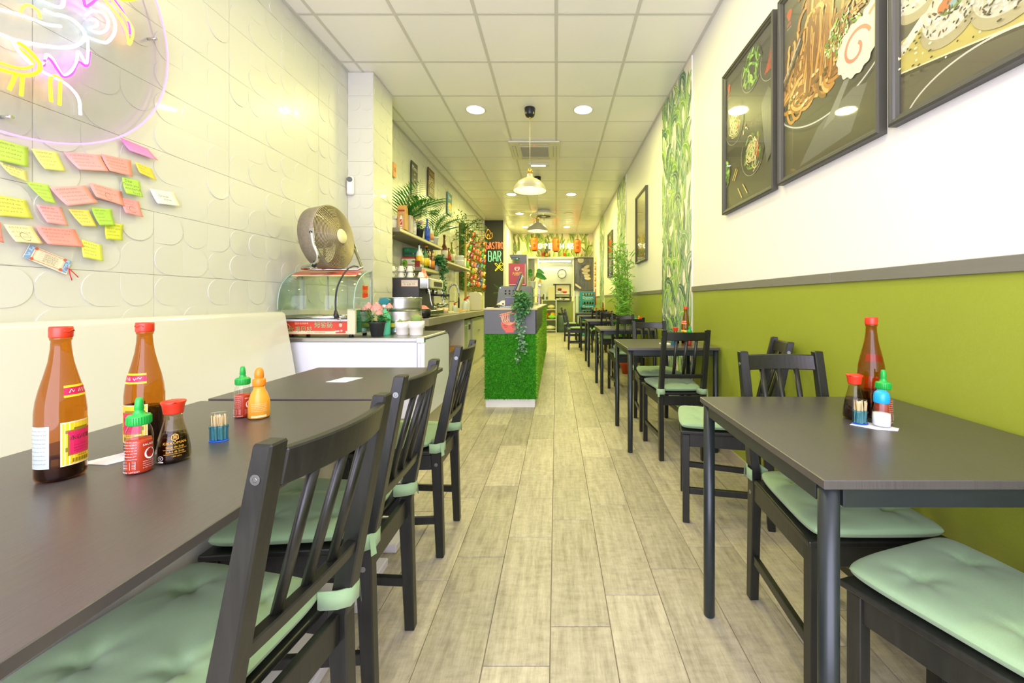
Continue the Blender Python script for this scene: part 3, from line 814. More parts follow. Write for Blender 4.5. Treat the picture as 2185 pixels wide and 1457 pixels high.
def toothpicks(label, loc, rz, lod=0):
    t = T('toothpick_holder', label, 'holder', loc, rz, 'blue toothpick holders')
    n = 24 if lod == 0 else 14
    MB().lathe([(.0185, 0), (.0195, .001), (.0195, .030), (.0205, .031), (.0205, .036), (.0190, .037)], n=n, sy=.72).build('base_cup', glass('blue_clear', '#8fd0f6'), t, fix=False)
    MB().lathe([(.0185, .036), (.0185, .064), (.0165, .068), (.001, .0685)], n=n, sy=.72).build('lid', glass('clear_glass'), t, fix=False)
    rn = random.Random(3); m = MB()
    for k in range(64 if lod == 0 else 16):
        a, r = rn.uniform(0, 6.28), rn.uniform(0, .015)**1; b_ = rn.uniform(0, 6.28)
        m.cyl((r*math.cos(a), r*math.sin(a)*.7, .003), (min(.9, 1)*(r*math.cos(a)+.004*math.cos(b_)), .7*(r*math.sin(a)+.004*math.sin(b_)), rn.uniform(.056, .064)), (.0011), .0008, n=5, cap=False)
    m.build('toothpicks', M('pale_wood', '#e8cf9a', .6), t, kind='stuff', fix=False)
    MB().lathe([(.0205, 0), (.0205, .002), (.001, .002)], n=n, sy=.72).build('bottom', M('blue_plastic', '#2d63c8', .3), t)
    return t
def salt(label, loc, rz):
    t = T('salt_shaker', label, 'shaker', loc, rz)
    MB().lathe([(.019, 0), (.0215, .003), (.0215, .02), (.0205, .035), (.0165, .055), (.0155, .066)], n=10, smooth=False).build('glass_body', glass('clear_glass'), t, fix=False)
    MB().lathe([(.001, .003), (.0195, .004), (.0203, .02), (.0190, .036), (.001, .037)], n=16).build('salt', M('salt', '#f2f0ec', .9), t)
    MB().lathe([(.0175, .064), (.0180, .066), (.0185, .078), (.0165, .090), (.010, .0965), (.001, .0985)], n=22).build('cap', M('sky_blue_plastic', '#1aa2dd', .3), t)
    return t
ZT = .7502
# the near left table
vinegar('tall brown sauce bottle nearest the camera, on the long left table', (-.950, .774, ZT), .15, 0)
vinegar('tall brown sauce bottle standing behind the small red and black sauce bottles on the left', (-.930, .912, ZT), -1.5, 2)
sriracha('green capped chili sauce bottle beside the soy dispenser on the long left table', (-.827, .800, ZT), -PI/2+.75)
soy('red capped soy dispenser with gold lettering on the long left table', (-.812, .856, ZT), -PI/2+.85)
toothpicks('blue and clear toothpick holder on the long left table', (-.816, .976, ZT), .2)
sriracha('green capped chili sauce bottle paired with the orange mayonnaise bottle on the left', (-.914, 1.176, ZT), -PI/2+.6)
orange_sauce('orange sauce bottle with orange cap on the long left table', (-.860, 1.168, ZT), -PI/2+.6)
def card(label, pts, z):
    m = MB(); n = len(pts); m.v = [(x, y, z) for x, y in pts]+[(x, y, z+.0008) for x, y in pts]
    m.f = [tuple(range(n-1, -1, -1)), tuple(range(n, 2*n))]+[(i, (i+1) % n, n+(i+1) % n, n+i) for i in range(n)]; m.sm = [False]*len(m.f)
    return tag(m.build('table_card', M('white_card', '#eeecef', .5)), label, 'card')
card('white square card stuck to the long left table beside the chili sauce', [(-.990, .835), (-.925, .830), (-.895, .885), (-.960, .900)], .7504)
card('white square card stuck to the shorter left table', [(-.945, 1.655), (-.860, 1.650), (-.836, 1.745), (-.92, 1.755)], .7534)
# the near right table
vinegar('tall brown sauce bottle at the back of the condiments on the nearest right table', (.925, 1.185, ZT), .6, 1)
soy('red capped soy dispenser on the nearest right table', (.855, 1.157, ZT), .5)
toothpicks('blue and clear toothpick holder in front of the soy dispenser on the right', (.832, 1.105, ZT+.0009), 0)
salt('glass salt shaker with domed blue cap on the nearest right table', (.873, 1.083, ZT+.0009), 0)
sriracha('green capped chili sauce bottle behind the salt shaker on the right', (.906, 1.118, ZT), -.4)
card('scuffed white card under the condiments on the nearest right table', [(.80, 1.10), (.84, 1.055), (.885, 1.045), (.905, 1.065), (.89, 1.095), (.85, 1.13)], .7504)
# second right table
vinegar('tall brown sauce bottle on the second right table', (1.0, 3.12, ZT), -2.5, 1, 1)
soy('red capped soy dispenser on the second right table', (.925, 3.13, ZT), 0, 1)
sriracha('green capped chili bottle on the second right table', (1.0, 3.03, ZT), 0, 1)
toothpicks('blue toothpick holder on the second right table', (.885, 3.05, ZT), 0, 1)
tag(MB().box(.80, .87, 3.06, 3.14, .7504, .758).build('napkin', M('paper', '#ece9d8', .8)), 'folded white napkin on the second right table', 'napkin')
for i, (yy, xo, xs_, xg) in enumerate(((4.98, 1.03, 1.035, .985), (6.92, 1.015, .925, .965), (8.95, .965, .945, .93), (10.74, 1.03, 1.06, .98))):
    nm = ('third', 'fourth', 'fifth', 'farthest')[i]
    orange_sauce('orange capped sauce bottle on the '+nm+' right table', (xo, yy+.05, ZT), 0, 1)
    sriracha('green capped chili bottle on the '+nm+' right table', (xg, yy, ZT), 0, 1)
    soy('red capped soy dispenser on the '+nm+' right table', (xs_, yy-.05, ZT), 0, 1)
vinegar('tall brown sauce bottle on the fifth right table near the wallpaper strip', (1.03, 8.92, ZT), -1.2, 1, 1)
# ---------------------------------------------------------------- framed posters on the right wall
FRAME = M('dark_frame', '#4b4a44', .4, noise=(8, .1))
PANE = glass('picture_glass', '#ffffff', .75, .015)
def framed(name, label, y0, y1, z0, z1, draw, X=XR, group='framed food posters on the right wall', mapper=None, base=None):
    """y1 is the far (left as seen) edge; draw(d, w, h) paints the print"""
    w_, h = y1-y0, z1-z0
    t = T(name, label, 'picture', base or (X-.0005, (y0+y1)/2, z0), 0, group) if mapper is None else T(name, label, 'picture', base, mapper, group)
    # local frame: x out of the wall is -x, u to the right is -y
    m = MB()
    fw, dp = .032, .030
    prof = [(0, 0), (0, -dp), (.008, -dp-.004), (.014, -dp), (.018, -dp), (.022, -dp+.006), (fw, -dp+.012), (fw, 0)]
    cs = [(-w_/2, 0, 1, 1), (w_/2, 0, -1, 1), (w_/2, h, -1, -1), (-w_/2, h, 1, -1)]
    n = len(prof); vs = []
    for cy, cz, sy, sz in cs:
        for a, b_ in prof: vs.append((b_, cy+sy*a, cz+sz*a))
    fs = []
    for i in range(4):
        j = (i+1) % 4
        for k in range(n): fs.append((i*n+k, i*n+(k+1) % n, j*n+(k+1) % n, j*n+k))
    m.add(vs, fs).build('frame', FRAME, t)
    pm_ = plane_map((-.012, w_/2-fw+.004, fw-.004), (0, -1, 0), (0, 0, 1)); Wd, Hd = w_-2*fw+.008, h-2*fw+.008
    d = Decal(lambda x, y, k: pm_(min(Wd, max(0, x)), min(Hd, max(0, y)), k), 8e-6)
    draw(d, w_-2*fw+.008, h-2*fw+.008)
    d.build('poster_print', t, GLOSSP)
    MB().box(-.0175, -.0160, -w_/2+fw-.002, w_/2-fw+.002, fw-.002, h-fw+.002).build('glass_pane', PANE, t)
    return t
def wavy(d, x, y, ln, a, amp, w_, col, rnd, n=14, w1=None):
    pts = []; ph = rnd.uniform(0, 6)
    for i in range(n+1):
        t = i/n; o = amp*math.sin(ph+t*rnd.uniform(4, 5))
        pts.append((x+math.cos(a)*ln*t-math.sin(a)*o, y+math.sin(a)*ln*t+math.cos(a)*o))
    d.stroke(pts, w_*1.3, '#7a4a18', w1); d.stroke(pts, w_*.9, col, w1); return pts
def noodle_pile(d, cx, cy, rx, ry, cols, n, w_, rnd):
    for k in range(n):
        a = rnd.uniform(0, 2*PI); r = rnd.uniform(0, .8); x, y = cx+rx*r*math.cos(a), cy+ry*r*math.sin(a)
        b_ = rnd.uniform(0, 6); R_ = rnd.uniform(.25, .6)
        d.arc(x, y, rx*R_, ry*R_, b_, b_+rnd.uniform(1.5, 4), w_, cols[k % len(cols)], 10)
def leaves2d(d, cx, cy, rx, ry, cols, n, s, rnd):
    for k in range(n):
        a = rnd.uniform(0, 2*PI); r = math.sqrt(rnd.random())
        d.disc(cx+rx*r*math.cos(a), cy+ry*r*math.sin(a), s*rnd.uniform(.6, 1.4), s*rnd.uniform(.25, .5), rnd.choice(cols), 8, rnd.uniform(0, 3))
def poster_mark(d, w_, h):
    d.poly([(w_*.08+.02*math.cos(a)*(1+.4*math.sin(3*a)), h*.90+.028*math.sin(a)) for a in [k*.5 for k in range(12)]], '#d24a28')
    for k in range(3): d.rect(w_*.045+.012*k, h*.842, w_*.045+.012*k+.008, h*.860, '#d24a28')
    d.rect(w_*.045, h*.825, w_*.11, h*.829, '#b9b0a0')
def p_bowls(d, w_, h):
    r = random.Random(5); d.rect(0, 0, w_, h, '#3b3a34')
    for k in range(60): d.disc(r.uniform(0, w_), r.uniform(0, h), r.uniform(.01, .05), r.uniform(.005, .02), r.choice(('#403f39', '#37362f', '#45443c')), 8, r.uniform(0, 3))
    for k in range(160): d.disc(r.uniform(0, w_*.95), r.uniform(h*.68, h), r.uniform(.001, .003), .0012, '#77756c', 5)
    poster_mark(d, w_, h)
    for cx, cy, rr, kind in ((.22, .60, .2, 0), (.62, .30, .21, 0), (.60, .85, .19, 1), (.97, .78, .17, 2), (-.04, .28, .15, 1)):
        x, y = cx*w_, cy*h; q = rr*w_
        d.disc(x, y, q*1.12, q*1.12, '#2b2b28', 32); d.arc(x, y, q*1.12, q*1.12, 2.6, 5.6, .004, '#a9aaa4', 24); d.disc(x, y, q*.98, q*.98, '#33342e', 32)
        if kind == 0:
            leaves2d(d, x, y, q*.8, q*.85, ('#6f9a32', '#8cb548', '#4f7a28'), 26, .022, r); noodle_pile(d, x, y, q*.75, q*.8, ('#e8dba0', '#d9c985', '#f2eac0'), 34, .006, r)
            leaves2d(d, x+q*.1, y+q*.2, q*.5, q*.5, ('#7aa83a', '#a5c95a', '#d8e6b0'), 12, .016, r)
            d.stroke([(x+q*.5, y-q*.5), (x+q*.62, y+q*.5)], .012, '#c8401f', .004); d.stroke([(x+q*.3, y-q*.3), (x+q*.5, y+q*.6)], .009, '#d8542a', .004)
        elif kind == 1: leaves2d(d, x, y, q*.9, q*.9, ('#6ea62f', '#93c94a', '#b2dd6e', '#4f8424'), 60, .024, r)
        else:
            for k in range(6): d.stroke([(x-q*.6+.02*k, y-q*.6), (x-q*.2+.015*k, y), (x+.01*k, y+q*.7)], .016, ('#b93520', '#d04a30')[k % 2], .003)
    d.poly([(.80*w_, .55*h), (.93*w_, .62*h), (w_, .58*h), (w_, .22*h), (.90*w_, .16*h), (.84*w_, .35*h)], '#55575a')
    for k in range(8): d.stroke([(.82*w_+.02*k, .5*h), (.88*w_+.012*k, .22*h)], .003, '#6b6d70')
    for a, b_ in (((.18, .19), (.27, .26)), ((.22, .18), (.30, .245))): d.stroke([(a[0]*w_, a[1]*h), (b_[0]*w_, b_[1]*h)], .009, '#d8c06a')
    for a, b_ in (((.40, .03), (.31, .11)), ((.52, .04), (.42, .12))): d.stroke([(a[0]*w_, a[1]*h), (b_[0]*w_, b_[1]*h)], .008, '#dcc57a')
    leaves2d(d, w_*.5, h*.5, .08, .04, ('#c23a22', '#e6e2d0'), 5, .012, r)
def p_noodles(d, w_, h):
    r = random.Random(6); d.rect(0, 0, w_, h, '#4a4536')
    d.poly([(.50*w_, h), (w_, h), (w_, .55*h), (.62*w_, .62*h)], '#c9bda0'); d.poly([(.62*w_, .98*h), (w_, h), (w_, .80*h), (.70*w_, .80*h)], '#d9cdb0')
    poster_mark(d, w_, h)
    bx, by = .44*w_, .53*h
    d.disc(bx+.05, by-.02, .66*w_, .30*h, '#3d3a33', 40); d.disc(bx+.05, by+.04, .62*w_, .25*h, '#5d4a2c', 40)
    d.arc(bx+.05, by-.02, .67*w_, .31*h, PI, 2*PI, .007, '#d5d8da', 40); d.arc(bx+.05, by-.03, .67*w_, .32*h, PI*1.1, 1.9*PI, .012, '#2c2b29', 40)
    d.poly([(.22*w_, .02*h), (.78*w_, .05*h), (.92*w_, .22*h), (.80*w_, .24*h), (.45*w_, .17*h)], '#6a6a62')
    d.poly([(.50*w_, .14*h), (.62*w_, .16*h), (.80*w_, .32*h), (.74*w_, .32*h)], '#85867f')
    nc = ('#c98a34', '#a86a1e', '#dca64a', '#8f5a18', '#e8c070')
    for k in range(110):
        x = r.uniform(-.05, .66)*w_; y = r.uniform(.37, .52)*h; wavy(d, x, y, r.uniform(.10, .24), r.uniform(-.5, 1.2)+r.choice((0, 1.2)), .02, .017, nc[k % 5], r, 10)
    for k in range(26): d.arc(r.uniform(.1, .6)*w_, r.uniform(.36, .44)*h, r.uniform(.03, .09), r.uniform(.03, .07), r.uniform(0, 3), r.uniform(3, 6), .016, nc[k % 5], 12)
    for k in range(34):
        x = (.28+.30*r.random())*w_; wavy(d, x, r.uniform(.36, .46)*h, r.uniform(.26, .42), PI/2-.12+.25*(x/w_-.4), .012, .017, nc[k % 5], r, 14)
    for k in range(16): d.arc(.42*w_+r.uniform(-.07, .07), .76*h+r.uniform(-.08, .14), r.uniform(.05, .11), r.uniform(.03, .07), r.uniform(-.4, .6), r.uniform(2.2, 3.6), .018, nc[k % 5], 12)
    for k in range(14): wavy(d, (.32+.02*k)*w_, .78*h, .26, PI/2+.03*(k-7), .01, .017, nc[k % 5], r, 10)
    d.stroke([(0, .50*h), (.26*w_, .68*h)], .022, '#35352f'); d.stroke([(0, .545*h), (.24*w_, .70*h)], .010, '#c8ccc8')
    leaves2d(d, .70*w_, .52*h, .10, .08, ('#7fb53c', '#a6d45c', '#5e8f2b', '#cfe6a0', '#e9e6cf'), 120, .011, r)
    leaves2d(d, .86*w_, .60*h, .10, .05, ('#a9502a', '#d9a36a', '#7b3a1e', '#c97a48'), 40, .013, r)
    for cx, cy, q in ((1.0, .45, .13), (.83, .40, .15)):
        x, y = cx*w_, cy*h
        d.poly([(x+q*w_*1.15*(1+.05*math.cos(14*a))*math.cos(a), y+q*w_*1.15*(1+.05*math.cos(14*a))*math.sin(a)) for a in [k*2*PI/70 for k in range(70)]], '#ece2cf')
        d.stroke([(x+q*w_*.85*(1-t/42)*math.cos(.3+t*.22), y+q*w_*.85*(1-t/42)*math.sin(.3+t*.22)) for t in range(32)], .014, '#e08a6c')
    for k in range(14): d.disc(r.uniform(.05, .6)*w_, r.uniform(.33, .47)*h, .012, .008, ('#5a4318', '#e4d2a0')[k % 2], 8)
def p_rolls(d, w_, h):
    r = random.Random(8); d.rect(0, 0, w_, h, '#5d5744')
    d.poly([(0, h), (w_, h), (w_, .8*h), (0, .62*h)], '#6f6a50')
    d.poly([(0, .155*h), (.3*w_, .115*h), (.62*w_, .07*h), (w_, .02*h), (w_, .30*h), (0, .28*h)], '#c9bb63')
    d.stroke([(0, .15*h), (.3*w_, .11*h), (.62*w_, .065*h), (w_, .015*h)], .012, '#3e3826'); d.stroke([(0, .16*h), (.3*w_, .12*h), (.62*w_, .075*h), (w_, .025*h)], .005, '#f2ecc0')
    d.arc(.42*w_, -.06*h, .40*w_, .15*h, .4, 2.8, .006, '#d5d6c8', 24)
    d.stroke([(0, .24*h), (.2*w_, .33*h)], .04, '#e3e4d6', .03)
    for cx, cy, q in ((.12, .44, .14), (.42, .42, .14), (.28, .27, .13), (.56, .23, .15), (.88, .20, .15), (.75, .42, .14), (.3, .6, .14), (.6, .6, .14)):
        x, y, q = cx*w_, cy*h, q*w_
        d.disc(x, y-.03, q*1.15, q*.95, '#b7ad84', 28); d.disc(x, y, q*1.08, q*.95, '#d8d4bd', 28)
        leaves2d(d, x, y, q, q*.85, ('#efeee2', '#c7c2a4', '#e3dfca'), 60, .012, r); d.disc(x+.01, y+q*.18, q*.5, q*.4, '#6f8a3c', 18); d.disc(x-.01, y+q*.22, q*.3, q*.24, '#c9713a', 14); d.disc(x+q*.2, y+q*.1, q*.16, q*.14, '#8fb0b2', 10)
        leaves2d(d, x, y, q*1.05, q*.9, ('#3a3428', '#6b4a3a', '#2e2a22'), 46, .007, r)
    for k in range(120): d.disc(r.uniform(0, w_), r.uniform(.11, .27)*h, r.uniform(.003, .007), .0035, ('#3b3526', '#efe9c0')[k % 3 == 0], 6)
def p_soup(d, w_, h):
    r = random.Random(9); d.rect(0, 0, w_, h, '#565035'); d.rect(0, .30*h, w_, h, '#847a48'); d.disc(.6*w_, .8*h, .4*w_, .2*h, '#a09660', 24)
    d.rect(.08*w_, .30*h, w_, .36*h, '#b98a2e')
    noodle_pile(d, .5*w_, .24*h, .36*w_, .14*h, ('#d98a2a', '#e8b458', '#b8641a'), 40, .014, r); leaves2d(d, .5*w_, .15*h, .3*w_, .08*h, ('#7ba63a', '#dfe9b0', '#4f7a28'), 60, .02, r); leaves2d(d, .4*w_, .26*h, .2*w_, .06*h, ('#f2efe2', '#d8421f'), 16, .02, r)
    poster_mark(d, w_, h)
def p_dumplings(d, w_, h):
    r = random.Random(10); d.rect(0, 0, w_, h, '#46452f')
    for k in range(40): d.rect(0, h*k/40, w_, h*(k+.3)/40, '#4c4b35')
    d.disc(.30*w_, .95*h, .16*w_, .10*h, '#cdc6a0', 24); poster_mark(d, w_, h); d.disc(.07*w_, .78*h, .18*w_, .13*h, '#55543c', 24)
    d.disc(.58*w_, .52*h, .40*w_, .30*h, '#37371f', 36); d.arc(.58*w_, .52*h, .40*w_, .30*h, 0, 6.28, .006, '#6d6c50', 36)
    for k, (cx, cy, a) in enumerate(((.60, .72, .5), (.50, .64, -.1), (.62, .60, .2), (.52, .53, -.2), (.62, .45, .1), (.66, .36, -.1))):
        x, y = cx*w_, cy*h; d.disc(x, y, .17*w_, .055*h, '#b49a68', 20, a); d.disc(x, y+.006, .15*w_, .045*h, '#dcc9a0', 20, a)
        for j in range(5): d.arc(x-.06+.03*j, y+.01, .02, .03, .5, 2.6, .006, '#9a7c48', 6)
    d.disc(.10*w_, .10*h, .28*w_, .14*h, '#37371f', 24)
    for k in range(4): d.disc((.04+.07*k)*w_, (.16-.03*k)*h, .09*w_, .03*h, '#d6c49a', 14, -.5)
    d.stroke([(.82*w_, .05*h), (.86*w_, .7*h)], .012, '#6b5a34'); d.stroke([(.89*w_, .05*h), (.91*w_, .7*h)], .012, '#6b5a34')
framed('framed_poster', 'framed poster of dark bowls of noodle salad, leftmost of the three large ones', 2.143, 2.800, 1.678, 2.634, p_bowls)
framed('framed_poster', 'large framed poster of noodles lifted from a bowl with two pink swirl fish cakes', 1.438, 2.098, 1.683, 2.634, p_noodles)
framed('framed_poster', 'large framed poster of sesame sushi rolls at the upper right', .738, 1.398, 1.687, 2.634, p_rolls)
framed('framed_poster', 'framed golden soup poster between the two leaf wallpaper strips', 5.19, 5.87, 1.61, 2.57, p_soup)
framed('framed_poster', 'framed poster behind the bamboo, farthest on the right wall', 8.35, 9.05, 1.58, 2.55, p_soup)
# the dumpling poster on the end wall, facing the camera
framed('framed_poster', 'tall framed dumpling poster hanging above the blue crates', 0, .665, 0, 1.05, p_dumplings, group='framed food posters', mapper=PI/2, base=((1247-CX)*12.86/F, 12.80, CZ+20*12.86/F))

# ---------------------------------------------------------------- neon sign on the left wall
ns = T('neon_sign', 'round clear neon sign with white, yellow and pink light tubes on the left wall', 'sign')
cyc, czc, rad, xd = 1.39, 2.262, .592, XL+.032
MB().prism([(cyc+rad*math.cos(2*PI*i/96), czc+rad*math.sin(2*PI*i/96)) for i in range(96)], xd, xd+.006, 'x').build('acrylic_disc', glass('acrylic', '#f6f6f8', .5, .05), ns)
# rim given its own glow, for neon light leaking from the acrylic edge
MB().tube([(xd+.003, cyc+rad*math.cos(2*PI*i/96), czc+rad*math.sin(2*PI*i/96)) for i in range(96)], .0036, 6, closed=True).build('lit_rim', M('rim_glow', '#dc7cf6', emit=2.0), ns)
for a in (.13, 1.7, 3.3, 4.75):
    MB().cyl((XL-.004, cyc+rad*.9*math.cos(a), czc+rad*.9*math.sin(a)), (xd+.012, cyc+rad*.9*math.cos(a), czc+rad*.9*math.sin(a)), .006).build('standoff', CHROME, ns)
def Z1(x, y): return PW(x/4.5525, y/4.5525, xd+.016)
def smooth(pts, k=4):
    out = []
    for i in range(len(pts)-1):
        p0 = pts[max(0, i-1)]; p1 = pts[i]; p2 = pts[i+1]; p3 = pts[min(len(pts)-1, i+2)]
        for j in range(k):
            t = j/k
            out.append(tuple(.5*(2*b_+(c-a)*t+(2*a-5*b_+4*c-d_)*t*t+(3*b_-a-3*c+d_)*t**3) for a, b_, c, d_ in zip(p0, p1, p2, p3)))
    out.append(pts[-1]); return out
NW = M('neon_white', '#f2fbff', emit=2.4); NB = M('neon_ice', '#a8e2ff', emit=2.4); NY = M('neon_yellow', '#ffc21a', emit=2.6); NP = M('neon_pink', '#ff18f0', emit=11); NO = M('neon_amber', '#ffb92e', emit=4.5)
for pts, m, r in (
    ([(-60, 60), (0, 90), (150, 130), (300, 180), (450, 235), (590, 255)], NW, .0052),
    ([(-60, 320), (0, 330), (150, 390), (350, 430), (550, 460), (700, 455), (790, 410), (825, 350), (790, 270), (700, 190), (600, 150), (530, 140), (430, 95)], NW, .0058),
    ([(620, -40), (610, 50), (570, 70), (480, 40), (340, -20), (250, -80)], NB, .0055),
    ([(930, 20), (1040, 90), (1110, 200), (1110, 320), (1040, 410), (960, 400), (850, 360)], NW, .0052),
    ([(830, 150), (900, 105), (1000, 130), (1050, 210), (1030, 290), (950, 320), (860, 280)], NB, .0048),
    ([(870, 190), (930, 190), (945, 245), (880, 270)], NB, .0045),
    ([(400, 625), (440, 600), (450, 530), (500, 560), (560, 660), (610, 730), (680, 700), (740, 610), (755, 500), (790, 540), (840, 620), (855, 500), (850, 380)], NB, .0042),
    ([(420, 640), (470, 560), (575, 700), (620, 745), (700, 715), (760, 600), (845, 640), (872, 500)], NP, .0042),  # pink tube added along the ice one for its magenta halo
    ([(810, -30), (830, 60), (880, 40), (930, 0), (980, -40)], NP, .0045),
    ([(160, 400), (260, 470), (370, 590), (390, 660), (340, 715), (230, 730), (100, 700), (-60, 655)], NY, .0058),
    ([(-60, 585), (130, 650), (260, 660), (320, 620), (290, 560), (170, 460)], NY, .0040),
    ([(120, 380), (170, 480), (250, 570), (310, 625)], NW, .0050),
    ([(150, 730), (90, 870)], NY, .0050), ([(220, 740), (205, 930)], NY, .0050),
    ([(495, 985), (490, 770), (530, 735), (580, 760), (605, 800)], NY, .0048), ([(585, 790), (578, 1020)], NY, .0048),
    ([(385, 680), (500, 740), (620, 800), (720, 890), (770, 980), (780, 1115)], NW, .0046),
    ([(985, -40), (1120, 120), (1200, 240), (1240, 350), (1250, 430), (1275, 400), (1290, 290), (1230, 180), (1150, 80), (1060, -40)], NO, .0042),
    ([(1080, -40), (1180, 90), (1250, 220), (1262, 330)], NP, .0030),
    ([(200, 120), (230, 60), (290, 50), (370, 110), (390, 180)], NO, .0044),
    ([(1150, -10), (1240, 8), (1330, -10)], NY, .0036)):
    MB().tube([Z1(*p) for p in smooth(pts)], r, 8).build('neon_tube', m, ns)

def Zd(a, r): return (xd+.016, cyc+r*math.cos(a), czc+r*math.sin(a))
for r_, a0, a1, m in ((.50, 1.9, 3.9, NP), (.42, 2.0, 4.3, NB), (.33, 1.7, 3.6, NP), (.25, 1.2, 3.8, NW), (.46, .5, 1.7, NP)):  # tubes out of view, added for more pink and blue light
    MB().tube([Zd(a0+(a1-a0)*i/20, r_*(1+.05*math.sin(i*.9))) for i in range(21)], .0052, 8).build('neon_tube', m, ns)

# ---------------------------------------------------------------- sticky notes below it
NOTES = [('lime green', '#b9d858', [(-60,55),(262,145),(245,330),(-60,260)], 'handwritten note at the upper left under the neon disc'),
 ('pale yellow', '#ddde78', [(290,158),(525,190),(585,368),(372,345)], 'note in the top row between the lime and pink ones'),
 ('pink', '#f5a5a4', [(585,190),(915,215),(978,368),(680,350)], 'wide note in the top row, overlapping a salmon one'),
 ('salmon', '#f09c93', [(925,205),(1200,265),(1198,415),(975,362)], 'note in the top row right of the wide pink one'),
 ('magenta pink', '#f58cc9', [(1100,55),(1355,160),(1430,268),(1155,178)], 'note touching the lower right edge of the neon disc'),
 ('mustard yellow', '#e3cb4a', [(1240,280),(1385,340),(1422,452),(1258,380)], 'small note, last of the top row'),
 ('lime green', '#aedb52', [(1117,415),(1278,455),(1287,603),(1117,568)], 'small note under the mustard one'),
 ('white', '#e6e7da', [(1372,525),(1590,560),(1643,688),(1418,660)], 'taped note standing apart at the far right'),
 ('pale yellow', '#ded787', [(-10,270),(247,365),(235,465),(60,400)], 'slanting note left of the curled green one'),
 ('yellow green', '#b5d958', [(235,455),(447,490),(488,665),(370,640)], 'curled note ending the slanting yellow one'),
 ('pink', '#f4a29c', [(455,512),(785,495),(875,652),(572,682)], 'large note in the middle of the cluster'),
 ('pink', '#f3a096', [(815,463),(1112,550),(1122,685),(850,600)], 'tilted note with a drawing, right of the large middle one'),
 ('rose', '#f29a9c', [(1115,605),(1272,642),(1290,785),(1110,745)], 'small note with a scribbled flower at the lower right'),
 ('olive yellow', '#d6d75c', [(-50,575),(240,628),(290,800),(-50,770)], 'large note at the left edge, third row'),
 ('rose', '#f5a4a4', [(330,668),(562,695),(610,863),(408,835)], 'note beside the olive yellow one in the third row'),
 ('yellow', '#e0d266', [(625,710),(810,720),(875,872),(718,865)], 'note in the middle of the third row'),
 ('green', '#a9d24c', [(835,695),(1022,712),(1030,862),(872,860)], 'note in the third row above the olive one'),
 ('olive lime', '#ccd33f', [(965,830),(1130,852),(1100,1000),(932,985)], 'folded note hanging below the green one at the right'),
 ('cream', '#edd9a4', [(35,850),(290,868),(380,1030),(105,1010)], 'note with a heart drawn on it in the bottom row'),
 ('salmon', '#f4978e', [(322,862),(687,897),(743,1057),(388,1032)], 'wide note in the bottom row'),
 ('coral', '#f0908a', [(-70,825),(8,832),(5,1020),(-70,1010)], 'note cut by the left edge of the photo'),
 ('lemon', '#d9e060', [(748,990),(930,1042),(928,1190),(728,1150)], 'lowest note of the cluster')]
rn = random.Random(4)
WORDS = {6: ('Dear', 'Thank you', 'wonderful!!', 'food'), 7: ('', 'Gracias', 'chicas')}
for i, (cn, hx, q, desc) in enumerate(NOTES):
    c4 = [PW(x/4.285, 280+y/4.285, XL+.012) for x, y in q]
    curl = rn.uniform(.010, .022)
    def pt(u, v, k=0, c4=c4, curl=curl):
        p = c4[0].lerp(c4[1], u).lerp(c4[3].lerp(c4[2], u), v)
        return Vector((XL+.0105+.0008*i/10+curl*v*v*(.6+.4*(1-u))+k, p.y, p.z))
    m = MB().grid(lambda u, v: pt(u, v), 6, 8); n0 = len(m.v)
    o = m.build('sticky_note', M('note_'+hx[1:], hx, .8), ns and None, fix=False)
    sol = o.modifiers.new('thickness', 'SOLIDIFY'); sol.thickness = .0004; sol.offset = -1
    tag(o, cn+' '+desc, 'note', 'sticky notes on the left wall')
    W_ = (c4[1]-c4[0]).length; H_ = (c4[3]-c4[0]).length
    d = Decal(lambda x, y, k: pt(min(1, max(0, x/W_)), min(1, max(0, 1-y/H_)), k+.0005), 4e-6)
    nl = max(3, int(H_/.016))
    if i in WORDS:
        for k, t in enumerate(WORDS[i]):
            if t: d.text(t, W_*(.35+.1*k), H_*(.82-.22*k), .016, '#5a5f58')
    else:
        for k in range(nl):
            scrib(d, W_*.12, W_*rn.uniform(.6, .92), H_*(.86-.78*k/nl), .0055, '#5d5a55', .0011, rn)
        if i in (11, 12, 18): d.arc(W_*.5, H_*.35, .012, .014, .4, 5.6, .0014, '#4a4a4a')
    d.build('handwriting', o)
c4 = [PW(x/4.285, 280+y/4.285, XL+.008) for x, y in [(270,1035),(650,1190),(605,1312),(208,1150)]]
bkm = tag(MB().add([c+Vector((a, 0, 0)) for a in (0, .0015) for c in c4], [(3,2,1,0),(4,5,6,7),(0,1,5,4),(1,2,6,5),(2,3,7,6),(3,0,4,7)]).build('bookmark', M('bookmark_paper', '#e6dfc4', .7)), 'cream bookmark with blue ends and red cord, lowest on the left wall', 'bookmark')
u_ = (c4[1]-c4[0]); v_ = (c4[0]-c4[3]); W_, H_ = u_.length, v_.length
d = Decal(plane_map(c4[3]+Vector((.0017, 0, 0)), u_.normalized(), v_.normalized()), 5e-5)
d.rect(0, 0, W_*.13, H_, '#7ea3cf').rect(W_*.87, 0, W_, H_, '#7ea3cf')
for s0 in (0, .87):
    for k in range(14): d.disc(W_*(s0+rn.uniform(.01, .12)), H_*rn.uniform(.08, .92), .004, .002, '#b9cfe2', 6, rn.uniform(0, 3))
a_, b_ = W_*.16, W_*.84
d.stroke([(a_, H_*.08), (b_, H_*.08), (b_, H_*.92), (a_, H_*.92), (a_, H_*.08)], .0016, '#d0603a')
for x, y in ((a_, .1), (b_, .1), (a_, .9), (b_, .9)): d.disc(x, H_*y, .006, .006, '#d0603a', 6)
for k in range(5): d.stroke([(a_+.012, H_*(.2+.15*k)), (b_-.012, H_*(.2+.15*k))], .0006, '#b08a50')
